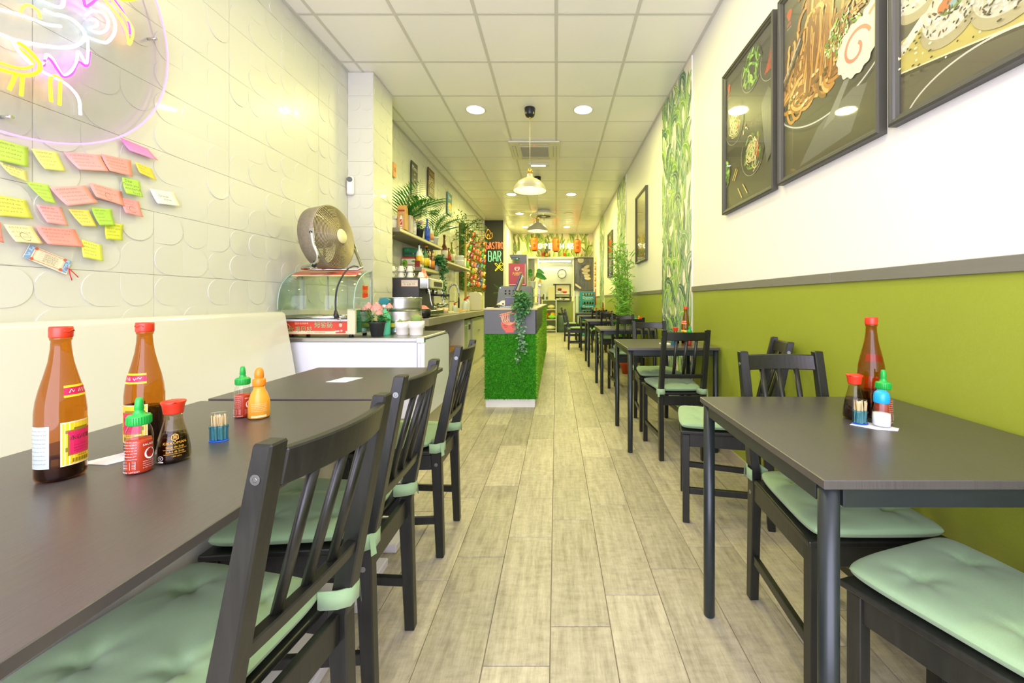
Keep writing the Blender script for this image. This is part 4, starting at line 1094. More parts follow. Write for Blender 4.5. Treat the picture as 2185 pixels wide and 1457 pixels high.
for k in range(4): scrib(d, a_+.03, b_-.02, H_*(.27+.15*k), .004, '#44403a', .001)
d.build('print', bkm)
MB().tube([PW(608/4.285, 280+1250/4.285, XL+.012), PW(640/4.285, 280+1262/4.285, XL+.014), PW(690/4.285, 280+1310/4.285, XL+.012), PW(716/4.285, 280+1335/4.285, XL+.011)], .0016, 6).tube([PW(630/4.285, 280+1255/4.285, XL+.013), PW(640/4.285, 280+1310/4.285, XL+.012), PW(658/4.285, 280+1362/4.285, XL+.011)], .0016, 6).build('cord', M('red_cord', '#cf1f3a', .7), bkm)
# security sensor on the wall corner
sx = T('wall_sensor', 'small white motion sensor with dark lens on the tiled wall by the pillar', 'sensor', (PX0+.025, PY0-.0, CZ+240*3.74/F))
sx.location = (-1.905, 3.735, 2.06)
MB().lathe([(.001, 0), (.028, .006), (.034, .02), (.034, .15), (.03, .17), (.001, .178)], n=18, sy=.8).build('body', M('white_plastic', '#ecebe8', .35), sx)
MB().lathe([(.001, 0), (.020, .002), (.024, .006)], n=16).build('lens', M('sensor_lens', '#3a4048', .15), sx).rotation_euler = (PI/2, 0, .4)
sx.children[-1].location = (.006, -.030, .138)
# ---------------------------------------------------------------- white fridge cabinet at the end of the bench
FX0, FX1, FY0, FY1, FZ = XL+.014, -.908, 2.78, 3.42, .83
fr = T('fridge_cabinet', 'low white fridge cabinet with steel top edge and rounded side beside the bench', 'cabinet')
MB().box(FX0, FX1-.03, FY0+.004, FY1, .27, .80).build('body', M('white_enamel', '#e4e6ee', .3), fr, bevel=.004)
MB().box(FX0+.02, FX1-.06, FY0+.05, FY1-.02, 0, .27).build('base', M('beige_base', '#c9c3a8', .6), fr)
rc = [(FY0, .27), (FY1, .27)]+[(FY1-.06+.06*math.cos(a), FZ-.07+.06*math.sin(a)) for a in [PI/2*k/8 for k in range(9)]]+[(FY0, FZ-.01)]
MB().prism(rc, FX1-.03, FX1, 'x').build('side_panel', M('white_enamel'), fr, bevel=.004)
MB().tube([(FX1-.002, y, z) for y, z in rc[1:]], .006, 6).build('side_trim', M('dark_trim', '#4a4a44', .5), fr)
MB().box(FX0, FX1-.03, FY0-.004, FY1, .80, FZ).build('steel_top', STEEL, fr, bevel=.004)
MB().box(FX1-.055, FX1+.002, FY0-.006, FY0+.02, .795, FZ+.001).build('corner_cap', CHROME, fr, bevel=.003)
MB().box(FX1-.052, FX1-.05, FY0-.001, FY0+.004, .28, .795).build('door_seam', M('seam', '#8d8f98', .6), fr)

# ---------------------------------------------------------------- glass hot-dog display case on it
kx0, kx1, ky0, ky1 = -1.924, -1.398, 2.80, 3.03
kc = T('display_case', 'curved glass sausage display case with red banner standing on the white fridge cabinet', 'display case')
for x in (kx0+.05, kx1-.05):
    for y in (ky0+.05, ky1+.02): MB().lathe([(.016, 0), (.014, .02)], (x, y, FZ+.0005), 12).build('foot', IRON, kc)
MB().box(kx0, kx1-.055, ky0+.012, ky1+.03, .85, .945).build('base', STEEL, kc, bevel=.003)
MB().box(kx1-.055, kx1, ky0, ky1+.03, .85, 1.028).build('end_cap', M('cream_metal', '#d9d2b0', .45), kc, bevel=.004)
MB().box(kx1-.0005, kx1+.002, ky0+.02, ky1+.02, .86, 1.02).build('side_mirror', M('green_mirror', '#9fc7ae', .08, metal=.9), kc)
for k in range(5):
    MB().cyl((kx0+.02, ky0+.03+.042*k, .968), (kx1-.06, ky0+.03+.042*k, .968), .017, n=14).build('roller', CHROME, kc)
MB().box(kx0, kx1-.055, ky0, ky0+.012, .941, .955).build('drip_rail', M('pale_rail', '#d5dbe6', .3), kc, bevel=.003)
prof = [(ky0-.012, 1.02), (ky0-.012, 1.085), (ky0+.01, 1.168), (ky0+.058, 1.231), (ky0+.136, 1.278), (ky1, 1.304), (ky1+.03, 1.306)]
pp = smooth(prof, 4)
def strip(x0, x1, pts, th, nm, mat, **k):
    m = MB(); n = len(pts)
    vs = [(x, a, b_) for x in (x0, x1) for a, b_ in pts]
    nr = []
    for i in range(n):
        a = pts[max(0, i-1)]; b_ = pts[min(n-1, i+1)]; dx, dz = b_[0]-a[0], b_[1]-a[1]; l = math.hypot(dx, dz); nr.append((dz/l, -dx/l))
    vs += [(x, a+nr[i][0]*th, b_+nr[i][1]*th) for x in (x0, x1) for i, (a, b_) in enumerate(pts)]
    fs = []
    for i in range(n-1):
        fs += [(i, i+1, n+i+1, n+i), (2*n+i, 3*n+i, 3*n+i+1, 2*n+i+1), (i, 2*n+i, 2*n+i+1, i+1), (n+i, n+i+1, 3*n+i+1, 3*n+i)]
    m.add(vs, fs, True); return m.build(nm, mat, kc, **k)
strip(kx0, kx1-.004, pp, .003, 'curved_glass', CLEARG)
for x in (kx0, kx1):
    MB().prism(pp+[(ky1+.03, 1.02)], x-.0015, x+.0015, 'x').build('side_glass', CLEARG, kc)
    MB().tube([(x, a, b_) for a, b_ in pp], .0045, 6).build('glass_edge', M('glass_edge', '#9fb8a8', .2), kc)
MB().box(kx1-.012, kx1+.002, ky1+.018, ky1+.034, 1.02, 1.306).build('corner_post', STEEL, kc)
MB().box(kx0, kx0+.012, ky1+.018, ky1+.034, 1.02, 1.306).build('corner_post', STEEL, kc)
MB().box(kx0+.19, kx0+.20, ky1+.02, ky1+.03, 1.02, 1.29).build('door_bar', STEEL, kc)
MB().box(kx0+.012, kx1-.012, ky1+.024, ky1+.028, 1.02, 1.30).build('rear_door', CLEARG, kc)
# printed panels on the case
w_ = kx1-.055-kx0
d = Decal(plane_map((kx0, ky0+.0118, .85), (1, 0, 0), (0, 0, 1)), 5e-5)
d.rect(0, .0, w_, .092, '#d5432a').rect(0, .003, w_, .024, '#e8d9b0').rect(0, .024, w_, .09, '#d23c26')
d.disc(.035, .052, .033, .026, '#f0e2c8').disc(.035, .052, .030, .023, '#c92d1e').text('小吃', .035, .052, .022, '#e8c23a')
for o_, c in (((.0012, -.0012), '#f2e6c2'), ((0, 0), '#2f7a2c')):
    d.text('台湾风味', .138+o_[0], .035+o_[1], .043, c); d.text('烤香肠', .300+o_[0], .066+o_[1], .043, c)
d.text('图片仅供参考', .150, .076, .016, '#efc9a0')
d.text('TAIWAN · 台湾风味香肠专卖', .25, .013, .010, '#b3402c')
hx_ = w_-.05      # the cook printed at the right end
d.poly([(hx_-.035, .008), (hx_-.032, .040), (hx_-.014, .050), (hx_+.014, .050), (hx_+.032, .040), (hx_+.036, .008)], '#c73f30')
d.disc(hx_, .066, .0115, .015, '#e3bd9c').disc(hx_, .077, .0115, .007, '#4a3426', a0=0, a1=PI).stroke([(hx_-.005, .067), (hx_-.002, .067)], .0015, '#3a2a20').stroke([(hx_+.002, .067), (hx_+.005, .067)], .0015, '#3a2a20').stroke([(hx_-.003, .059), (hx_+.003, .059)], .0014, '#a5604a')
d.poly([(hx_-.045, .030), (hx_-.03, .016), (hx_-.005, .022), (hx_-.01, .028), (hx_-.032, .026)], '#e9dccb').disc(hx_+.006, .026, .008, .007, '#e3bd9c')
d.disc(hx_-.05, .034, .022, .006, '#c8562c', rot=-.3)
d.build('front_banner', kc, GLOSSP)
def topmap(x, y, k):
    i0 = 14; f = y*(len(pp)-1-i0); i = min(len(pp)-2, i0+int(f)); t = f+i0-i
    a = pp[i]; b_ = pp[i+1]; dx, dz = b_[0]-a[0], b_[1]-a[1]; l = math.hypot(dx, dz)
    return Vector((kx0+x, a[0]+dx*t-dz/l*(.004+k), a[1]+dz*t+dx/l*(.004+k)))
d = Decal(topmap, 1e-4); W2 = kx1-kx0-.01
for i in range(10): d.faces([(.02, i/10), (W2-.03, i/10), (W2-.03, (i+1)/10), (.02, (i+1)/10)], [(0, 1, 2, 3)], '#c63a28' if i else '#e3d2a6'); d.k = 1
d.k = 3
d.poly([(.20, .25), (.22, .75), (.30, .92), (.44, .88), (.42, .35), (.33, .18)], '#e8c722'); d.k = 5; d.poly([(.21, .32), (.23, .72), (.30, .86), (.43, .82), (.41, .40), (.33, .26)], '#7d9a2e')
d.text('台湾香肠', .32, .56, .05, '#c9d98a', sx=.9); d.text('台湾风味', .11, .45, .035, '#f0d9b0')
d.build('top_banner', kc, GLOSSP)
d = Decal(plane_map((kx1+.0022, ky0+.10, 1.10), (0, 1, 0), (0, 0, 1)), 1e-4)
fl_ = lambda s, c: d.poly([(.045-.045*s, .05-.05*s), (.06-.02*s, .047-.045*s), (.045+.05*s, .05-.04*s), (.045+.052*s, .055+.045*s), (.06-.02*s, .05+.045*s), (.045-.042*s, .055+.048*s)], c)
fl_(1, '#e8c01f'); fl_(.9, '#cf2a1a'); d.text('小吃香', .05, .05, .03, '#e3b820'); d.build('flag_sticker', kc, GLOSSP)
# fan cable with plug hanging over the case
cb = T('power_cable', 'black cable with plug hanging in front of the glass display case', 'cable')
pts = [(-1.465, 2.985, 1.335), (-1.47, 2.92, 1.335), (-1.475, 2.84, 1.30), (-1.478, 2.775, 1.24), (-1.497, 2.755, 1.17), (-1.507, 2.755, 1.09), (-1.507, 2.757, 1.01)]
MB().tube(smooth(pts, 5), .0055, 8).build('cord', IRON, cb)
MB().tube([(-1.507, 2.757, 1.02), (-1.505, 2.756, .99), (-1.498, 2.755, .965)], [.008, .016, .018], 10).build('plug', IRON, cb)
MB().cyl((-1.49, 2.752, .972), (-1.465, 2.748, .958), .003).cyl((-1.495, 2.752, .962), (-1.47, 2.748, .948), .003).build('pin', CHROME, cb)

# ---------------------------------------------------------------- big metal fan on the case
fa = T('metal_fan', 'dusty round metal floor fan standing on the glass display case', 'fan', (0, 0, 0))
FC = Vector((-1.617, 2.95, 1.55)); ax = Vector((math.cos(.10), -math.sin(.10), .10)).normalized(); ux = ax.cross(Vector((0, 0, 1))).normalized(); uz = ux.cross(ax).normalized()
fb = Matrix((( ux.x, uz.x, ax.x, FC.x), (ux.y, uz.y, ax.y, FC.y), (ux.z, uz.z, ax.z, FC.z), (0, 0, 0, 1)))
FANM = M('dusty_fan_metal', '#8f8676', .5, metal=.35, noise=(60, .35)); WIREM = M('fan_wire', '#b5a987', .4, metal=.5)
def fmb(): m = MB(); m.mt = fb; return m
fmb().lathe([(.19, -.13), (.225, -.12), (.23, -.03), (.232, .0), (.226, 0), (.222, -.03), (.218, -.115), (.185, -.124)], n=48, closed=True).build('drum', FANM, fa)
m = fmb()
for k in range(21):
    r = .058+.0083*k; zz = .052*(1-(r/.23)**2)
    m.tube([(r*math.cos(2*PI*i/44), r*math.sin(2*PI*i/44), zz) for i in range(44)], .0023, 5, closed=True)
m.build('front_grille_rings', WIREM, fa, kind='stuff', fix=False)
m = fmb()
for k in range(8):
    a = 2*PI*k/8
    m.tube([(r*math.cos(a), r*math.sin(a), .052*(1-(r/.23)**2)-.003) for r in (.05, .11, .17, .229)], .002, 5)
m.build('grille_spokes', WIREM, fa)
m = fmb()
for k in range(9):
    r = .05+.018*k; m.tube([(r*math.cos(2*PI*i/32), r*math.sin(2*PI*i/32), -.13) for i in range(32)], .002, 5, closed=True)
m.build('rear_grille_rings', WIREM, fa, kind='stuff', fix=False)
fmb().lathe([(.001, .064), (.045, .062), (.053, .056), (.053, .050), (.001, .05)], n=28).build('hub_badge', M('cream_badge', '#ddd6a8', .4), fa)
fmb().lathe([(.05, -.16), (.07, -.14), (.07, -.06), (.03, -.04), (.03, -.02), (.001, -.02)], n=20).build('motor', IRON, fa)
bl = MB(); bl.mt = fb
def blade(u, v, a0):
    r = .035+.165*u; w_ = .25+.75*math.sin(PI*min(1, .25+u*.7)); a = a0+(v-.5)*1.05*w_
    return (r*math.cos(a), r*math.sin(a), -.05+(v-.5)*.07)
for k in range(4):
    b1 = MB(); b1.mt = fb; b1.grid(lambda u, v: blade(u, v, k*PI/2+.5), 8, 6).build('fan_blade', M('fan_blade', '#8d8058', .35, metal=.5), fa, fix=False)
br = smooth([(-1.646, 2.712, 1.548), (-1.628, 2.708, 1.46), (-1.605, 2.712, 1.40), (-1.618, 2.73, 1.352), (-1.68, 2.77, 1.332), (-1.77, 2.83, 1.322), (-1.83, 2.90, 1.318)], 4)
MB().tube(br+[(-1.80, 2.955, 1.316), (-1.60, 2.985, 1.316), (-1.47, 2.99, 1.318)]+smooth([(-1.45, 3.01, 1.33), (-1.50, 3.08, 1.38), (-1.57, 3.165, 1.46), (-1.60, 3.186, 1.50)], 3), .011, 8).build('stand', CHROME, fa)
for p, q in (((-1.646, 2.712, 1.575), (-1.636, 2.708, 1.50)), ((-1.603, 3.19, 1.53), (-1.575, 3.175, 1.46))):
    MB().bar(p, q, .030, .006, (0, 1, 0)).build('bracket', STEEL, fa, bevel=.002)
    MB().cyl((p[0], p[1]-.01, p[2]-.03), (p[0], p[1]+.012, p[2]-.03), .010).build('pivot_bolt', IRON, fa)
MB().cyl((-1.66, 2.76, 1.318), (-1.64, 2.75, 1.35), .014).build('rubber_foot', IRON, fa)

# ---------------------------------------------------------------- plants, helper shapes
def pot(m, r0, r1, h, lip=.006):
    return m.lathe([(.001, 0), (r0, 0), (r1, h-.015), (r1+lip, h-.013), (r1+lip, h), (r1-.004, h), (r1-.006, h-.02), (.001, h-.02)], n=24)
def frond(m, p, d, ln, droop, n, ll, rnd):
    p = Vector(p); d = Vector(d).normalized(); pts = [p.copy()]
    for i in range(n):
        p = p+d*ln/n; d = (d+Vector((0, 0, -droop/n))).normalized(); pts.append(p.copy())
        t = i/n; sd = d.cross(Vector((0, 0, 1)));
        if sd.length < 1e-3: sd = Vector((1, 0, 0))
        sd.normalize(); l = ll*math.sin(PI*(.18+.8*t))*1.0
        if t > .15:
            for s in (-1, 1): m.leaf(p, d*.75+sd*s+Vector((0, 0, -.15)), Vector((0, 0, 1)), l*rnd.uniform(.85, 1.1), l*.10, .15)
    m.tube(pts, [.004*(1-.7*i/n)+.0008 for i in range(n+1)], 5)
def palm(name, label, base, rnd, n, ln, spread, pm, group=None):
    t = T(name, label, 'plant', base, 0, group)
    pot(MB(), .05, .065, .11).build('pot', pm, t); MB().lathe([(.058, .09), (.001, .094)], n=16).build('soil', SOIL, t)
    cx_ = XL+.03-base[0]
    for k in range(n):
        a = spread[k % len(spread)]+rnd.uniform(-.15, .15); e = rnd.uniform(.7, 1.25)
        m = MB(); frond(m, (.01*math.cos(a), .01*math.sin(a), .09), (math.cos(a)*math.cos(e), math.sin(a)*math.cos(e), math.sin(e)), ln*rnd.uniform(.8, 1.1), rnd.uniform(.7, 1.4), 16, ln*.42, rnd)
        m.v = [(max(cx_, p[0]), p[1], p[2]) for p in m.v]; m.build('frond', LEAFG, t, fix=False)
    return t
def ivy(m, stems, rnd, s, dens, spread):
    """heart-ish leaves along hanging stems"""
    for pts in stems:
        sp_ = smooth(pts, 6); m.tube(sp_, .0018, 4)
        for p in sp_:
            for k in range(dens):
                a = rnd.uniform(0, 2*PI); dv = Vector((math.cos(a), math.sin(a), rnd.uniform(-.9, .2)))
                o = Vector(p)+Vector((rnd.uniform(-1, 1), rnd.uniform(-1, 1), rnd.uniform(-1, 1)))*spread
                m.leaf(o, dv, Vector((rnd.uniform(-.5, .5), -1, .6)), s*rnd.uniform(.7, 1.2), s*rnd.uniform(.5, .8), .12)
rp = random.Random(12)
# flowers on the fridge cabinet
t = T('potted_flower', 'pink ranunculus in a black pot on the white fridge cabinet', 'plant', (-1.294, 2.915, FZ))
pot(MB(), .040, .054, .105).build('pot', M('black_pot', '#2c2e33', .5), t); MB().lathe([(.05, .088), (.001, .092)], n=16).build('soil', SOIL, t)
m = MB()
for k in range(70):
    a = rp.uniform(0, 6.28); r = rp.uniform(.01, .075)
    m.leaf((r*math.cos(a)*.8, r*math.sin(a)*.8, rp.uniform(.09, .155)), (math.cos(a), math.sin(a), rp.uniform(-.4, .5)), (0, 0, 1), rp.uniform(.03, .06), rp.uniform(.018, .03), .2)
m.build('foliage', LEAFG, t, fix=False)
def rose(m, c, r, rnd):
    c = Vector(c)
    for ring, n in ((0, 3), (1, 5), (2, 7), (3, 8)):
        for k in range(n):
            a = 2*PI*k/n+ring*.5; rr = r*(.15+.25*ring)
            def pet(u, v, a=a, rr=rr, ring=ring):
                b_ = a+(u-.5)*1.5; R2 = rr+r*.18*v; return c+Vector((R2*math.cos(b_), R2*math.sin(b_), r*(.7-.28*ring)+r*.55*(v-.5)*(1-.1*ring)-r*.3*(abs(u-.5)*2)**2))
            m.grid(pet, 4, 3)
PINK = M('pink_petals', '#f3b9a6', .6, sss=.1, var=.08)
for i, (x, y, z, r) in enumerate(((.010, -.025, .205, .042), (-.055, -.01, .215, .030), (.035, -.045, .170, .026), (.085, .01, .215, .025), (-.085, .0, .200, .024))):
    m = MB(); rose(m, (x, y, z), r, rp); m.build('flower', PINK, t, fix=False)
    MB().tube([(x*.3, y*.3, .09), (x*.8, y*.8, .15), (x, y, z-.01)], .0022, 5).build('stem', STEM, t)
# spray bottle behind it
t = T('spray_bottle', 'mint spray bottle with teal and white trigger behind the pink flowers', 'bottle', (-1.285, 3.018, FZ))
MB().lathe([(.04, 0), (.043, .005), (.043, .13), (.03, .165), (.014, .185), (.014, .20)], n=20).build('bottle_body', M('mint_plastic', '#5fd0a4', .35), t)
MB().lathe([(.016, .198), (.016, .225), (.001, .226)], n=16).build('collar', M('white_plastic'), t)
MB().prism([(-.035, .225), (.02, .225), (.04, .245), (.045, .262), (.02, .278), (-.03, .272), (-.04, .25)], -.013, .013, 'y').build('spray_head', M('teal_plastic', '#127a80', .35), t, bevel=.003)
MB().prism([(-.038, .225), (-.05, .20), (-.044, .195), (-.026, .222)], -.006, .006, 'y').build('trigger', M('white_plastic'), t)
# cactus pots
def cactus(label, loc, s, ball, rnd):
    t = T('cactus_pot', label, 'plant', loc, 0, 'white cactus pots')
    MB().lathe([(.001, 0), (.042*s, 0), (.046*s, .006), (.046*s, .050*s), (.054*s, .054*s), (.055*s, .10*s), (.050*s, .10*s), (.048*s, .085*s), (.001, .085*s)], n=28).build('pot', M('white_ceramic', '#ece9e4', .4), t)
    m = MB()
    for x, y, r, hh in ball: m.lathe([(r*math.sin(PI*k/8)*(1), .09*s+hh*(1-math.cos(PI*k/8))/2) for k in range(1, 9)], (x, y, -.01), 18)
    m.build('cactus', M('cactus_green', '#7f9a52', .7), t)
    m = MB()
    for x, y, r, hh in ball:
        for i in range(int(170*r/.04)):
            a = rnd.uniform(0, 6.28); b_ = rnd.uniform(.1, 2.2); n_ = Vector((math.sin(b_)*math.cos(a), math.sin(b_)*math.sin(a), math.cos(b_)))
            c = Vector((x+r*n_.x, y+r*n_.y, .08*s+hh/2+hh/2*n_.z)); m.cyl(c, c+n_*.011, .0006, .0002, n=3, cap=False)
    m.build('spines', M('spine', '#d9b99a', .6), t, kind='stuff', fix=False)
cactus('white pot with a round spiny cactus at the corner of the fridge cabinet', (-1.035, 2.985, FZ), 1.05, [(0, 0, .042, .07)], rp)
cactus('white pot with two tiny cacti beside the steel keg', (-1.150, 3.015, FZ), .98, [(-.012, -.01, .018, .036), (.022, .005, .02, .02)], rp)
# steel keg
t = T('steel_keg', 'stainless steel beer keg behind the cactus pots on the fridge cabinet', 'keg', (-1.245, 3.235, FZ))
MB().lathe([(.15, 0), (.16, .004), (.16, .03), (.152, .04), (.158, .05), (.158, .085), (.166, .095), (.166, .110), (.158, .12), (.158, .165), (.150, .185), (.12, .2), (.001, .205)], n=40).build('body', STEEL, t)
m = MB(); n = 64; vs = []; fs = []
for i in range(n):
    a = 2*PI*i/n
    for z in (.172, .20, .215, .232, .245, .27, .276): vs.append(((.158 if z < .274 else .156)*math.cos(a), .158*math.sin(a), z))
for i in range(n):
    for k in range(6):
        a = (i+.5)/n*360
        if k in (2, 3, 1) and any(abs((a-c+180) % 360-180) < 13 for c in (252, 72)): continue
        j = (i+1) % n; fs.append((i*7+k, j*7+k, j*7+k+1, i*7+k+1))
m.add(vs, fs, True); o = m.build('collar', STEEL, t); sl = o.modifiers.new('thickness', 'SOLIDIFY'); sl.thickness = .006
MB().lathe([(.1585, .052), (.1592, .054), (.1592, .082), (.1585, .084)], n=40).build('yellow_band', M('yellow_band', '#d8cc3a', .4), t)
MB().tube([(.158*math.cos(2*PI*i/40), .158*math.sin(2*PI*i/40), .276) for i in range(40)], .006, 6, closed=True).build('rim', CHROME, t)

# ---------------------------------------------------------------- bar worktop along the left wall
wt = T('bar_worktop', 'long grey stone bar worktop along the left wall behind the fridge cabinet', 'counter')
WTZ = .90
MB().box(XL+.004, -1.33, 4.205, 7.9, .815, WTZ).build('slab', M('grey_stone', '#a39c8c', .45, noise=(6, .15), stretch=(1, 1, 10)), wt, bevel=.004)
MB().box(-1.60, -1.40, 4.25, 4.29, 0, .815).build('leg_panel', LACQ, wt)
MB().box(XL+.01, XL+.03, 4.30, 7.85, 0, .815).build('back_panel', M('kitchen_white2'), wt)
MB().box(XL+.03, -1.36, 5.94, 5.98, 0, .815).build('leg_panel', LACQ, wt, bevel=.002)
MB().box(XL+.03, -1.36, 7.80, 7.86, 0, .815).build('leg_panel', LACQ, wt, bevel=.002)
MB().box(XL+.03, -1.40, 4.29, 5.94, .40, .42).build('lower_shelf', M('orange_shelf', '#c98a4a', .5), wt)
MB().box(-1.62, -1.40, 4.285, 4.30, .0, .40).build('orange_side', M('orange_panel', '#d8742a', .5), wt)
dw = T('dishwasher', 'pale green-grey appliance under the bar worktop beyond the white divider', 'appliance', (-1.66, 6.0, 0))
MB().box(-.25, .26, 0, .55, .06, .78).build('body', M('appliance_grey', '#b3bfb0', .35, metal=.3), dw, bevel=.006)
MB().box(.26, .275, .02, .30, .10, .70).build('door', M('appliance_door', '#a8b8ac', .3, metal=.4), dw, bevel=.004)
MB().box(.26, .27, .34, .54, .35, .76).build('control_panel', M('appliance_panel', '#d3d6c6', .4), dw, bevel=.004)
MB().box(.27, .277, .40, .50, .62, .70).build('switch', IRON, dw)
MB().box(-.2, .2, .05, .5, 0, .06).build('plinth', IRON, dw)
cabd = T('bar_cupboard', 'cream cupboard door at the far end under the bar worktop', 'cabinet', (-1.66, 6.70, 0))
MB().box(-.25, .25, 0, 1.05, .0, .78).build('carcass', LACQ, cabd)
MB().box(.25, .27, .02, 1.03, .05, .76).build('door', M('cream_door', '#dfdcc0', .4), cabd, bevel=.004)
MB().box(.27, .29, .45, .55, .55, .57).build('handle', STEEL, cabd)
t = T('produce_bag', 'clear plastic bag of limes on the shelf under the bar worktop', 'bag', (-1.50, 5.15, .42))
def bagf(u, v):
    a = 2*PI*u; r = .14*math.sin(PI*min(.97, .1+v*.87))*(1+.12*math.sin(5*a+v*7)); return (r*math.cos(a), 1.7*r*math.sin(a), .20*v+.015*math.sin(4*a))
MB().grid(bagf, 26, 12).build('bag', glass('bag_film', '#f3f2e6', .8, .15), t, fix=False)
for k, (x, y) in enumerate(((.02, -.10), (-.04, .0), (.04, .06), (-.02, .12), (.05, -.02))):
    MB().lathe([(.036*math.sin(PI*i/8), .04-.038*math.cos(PI*i/8)) for i in range(9)], (x, y, .0), 14).build('lime', M('lime_skin', '#b5b024', .4), t)
for k in range(5):
    tag(MB().lathe([(.030, 0), (.034, .11), (.031, .11), (.028, .006), (.001, .006)], n=16).build('copper_cup', M('copper_cup', '#a5705a', .3, metal=.7), loc=(-1.44-.07*(k % 2), 4.42+.075*k, .4205)), 'copper coloured cup, %s of the row under the worktop' % ('nearest', 'second', 'third', 'fourth', 'farthest')[k], 'cup', 'copper cups under the worktop')
tag(MB().box(-1.62, -1.40, 4.06, 4.19, .42, .47).build('blue_box', M('blue_box', '#2b5f9a', .5), bevel=.003), 'small blue box between the fridge cabinet and the bar', 'box')
MB().box(-1.63, -1.39, 4.05, 4.20, 0.0, .4195).build('box_support', M('cream_door'), COL.objects['blue_box'])
# ---------------------------------------------------------------- things on the bar worktop
cm = T('coffee_machine', 'dark sided chrome espresso machine on the bar worktop next to the pillar', 'coffee machine', (0, 0, WTZ))
MB().box(-1.93, -1.475, 4.33, 4.87, .04, .43).build('body', M('machine_dark', '#4b4a52', .4, metal=.2), cm, bevel=.006)
MB().box(-1.475, -1.37, 4.33, 4.87, .31, .43).build('group_housing', CHROME, cm, bevel=.012, seg=2)
MB().box(-1.368, -1.362, 4.42, 4.86, .325, .415).build('front_plate', M('cream_plate', '#e2dcb0', .4), cm)
MB().box(-1.361, -1.357, 4.50, 4.80, .345, .395).build('gauge_panel', IRON, cm)
MB().box(-1.475, -1.36, 4.33, 4.87, .03, .075).build('drip_tray', STEEL, cm, bevel=.003)
for y in (4.5, 4.72):
    g = MB().cyl((-1.42, y, .31), (-1.42, y, .26), .035, .03, 16).build('group_head', CHROME, cm)
    MB().cyl((-1.40, y, .25), (-1.25, y-.01, .245), .012, .016, 10).build('portafilter_handle', IRON, g)
for y in (4.36, 4.84):
    MB().tube(smooth([(-1.40, y, .33), (-1.37, y, .28), (-1.36, y, .20), (-1.34, y, .12)], 4), .007, 8).build('steam_wand', CHROME, cm)
for x in (-1.88, -1.52):
    for y in (4.38, 4.82): MB().cyl((x, y, 0), (x, y, .045), .02, n=12).build('foot', IRON, cm)
d = Decal(plane_map((-1.93, 4.3298, .04), (1, 0, 0), (0, 0, 1)), 1e-4)
d.rect(.265, .295, .445, .365, '#d9a08c').rect(.27, .30, .44, .36, '#e8ddd0').text('SERVICIO TECNICO', .355, .343, .0175, '#7a3a34').text('91 628 775', .355, .318, .028, '#5a3030')
for k in range(3): d.poly([(.10, .24+.045*k), (.16, .242+.045*k), (.165, .25+.045*k), (.15, .258+.045*k), (.13, .25+.045*k)], '#c9c8bc')
d.build('sticker', cm)
CUP = M('white_china', '#efede2', .25)
def cup(m):
    return m.lathe([(.020, 0), (.024, .006), (.036, .05), (.038, .066), (.035, .066), (.022, .01), (.001, .008)], n=20)
for k, (x, y, z) in enumerate(((-1.80, 4.42, 0), (-1.70, 4.42, 0), (-1.60, 4.42, 0), (-1.795, 4.425, .067), (-1.70, 4.42, .067), (-1.605, 4.42, .067), (-1.50, 4.47, 0))):
    t = T('espresso_cup', ('upside down white cup, %s of the row on the espresso machine' % ('lower left', 'lower middle', 'lower right', 'upper left', 'upper middle', 'upper right', 'front single')[k]), 'cup', (x, y, WTZ+.4305+z), 0, 'white cups on the espresso machine')
    m = MB(); m.mt = Matrix.Translation((0, 0, .066)) @ Matrix.Rotation(PI, 4, 'X'); cup(m).build('body', CUP, t)
    MB().tube(smooth([(.03, -.010, .05), (.052, -.02, .045), (.054, -.02, .025), (.036, -.012, .016)], 3), .004, 6).build('cup_handle', CUP, t)
def cloth(name, label, c, rx, ry, h, col, seed):
    r_ = random.Random(seed); ph = [r_.uniform(0, 6) for _ in range(4)]
    def f(u, v):
        a = 2*PI*u; q = .02+.98*v; k = 1+.15*math.sin(3*a+ph[0])+.1*math.sin(5*a+ph[1])
        return (c[0]+rx*q*k*math.cos(a), c[1]+ry*q*k*math.sin(a), c[2]+h*(1-q**2)*(1+.3*math.sin(4*a+ph[2]+q*3))+.002)
    return tag(MB().grid(f, 26, 8).build(name, M(col[0], col[1], .85), fix=False), label, 'cloth')
cloth('folded_cloth', 'pink cloth crumpled on top of the espresso machine', (-1.52, 4.62, WTZ+.43), .05, .08, .09, ('pink_cloth', '#f0907f'), 2)
t = T('knock_box', 'round black coffee knock box on the bar worktop', 'box', (-1.47, 4.27+.0, WTZ)); t.location = (-1.40, 4.245, WTZ)
MB().lathe([(.06, .012), (.075, .02), (.078, .09), (.07, .095), (.06, .04), (.001, .035)], n=24).build('tub', M('gloss_black', '#1d1d20', .3), t)
for a in range(4): MB().cyl((.05*math.cos(a*PI/2), .05*math.sin(a*PI/2), 0), (.05*math.cos(a*PI/2), .05*math.sin(a*PI/2), .02), .014).build('foot', IRON, t)
cloth('folded_cloth', 'pink cloth draped over the black knock box', (-1.40, 4.245, WTZ+.095), .07, .06, .03, ('pink_cloth', ''), 5)
def lath(name, label, cat, prof, mat, loc, n=20, **k): return tag(MB().lathe(prof, n=n).build(name, mat, loc=loc, **k), label, cat)
for k, (x, y, lb) in enumerate(((-1.45, 5.02, 'nearer'), (-1.42, 5.16, 'farther'))):
    t = T('glass_jar', lb+' clear jar with a printed label beside the espresso machine', 'jar', (x, y, WTZ))
    MB().lathe([(.035, 0), (.04, .005), (.04, .12), (.035, .13)], n=18).build('jar_body', CLEARG, t, fix=False)
    MB().lathe([(.038, .13), (.038, .15), (.001, .152)], n=18).build('lid', STEEL, t)
    MB().lathe([(.0405, .03), (.0405, .09)], n=18).build('label', M('jar_label', '#e9c9a0', .6), t, fix=False)
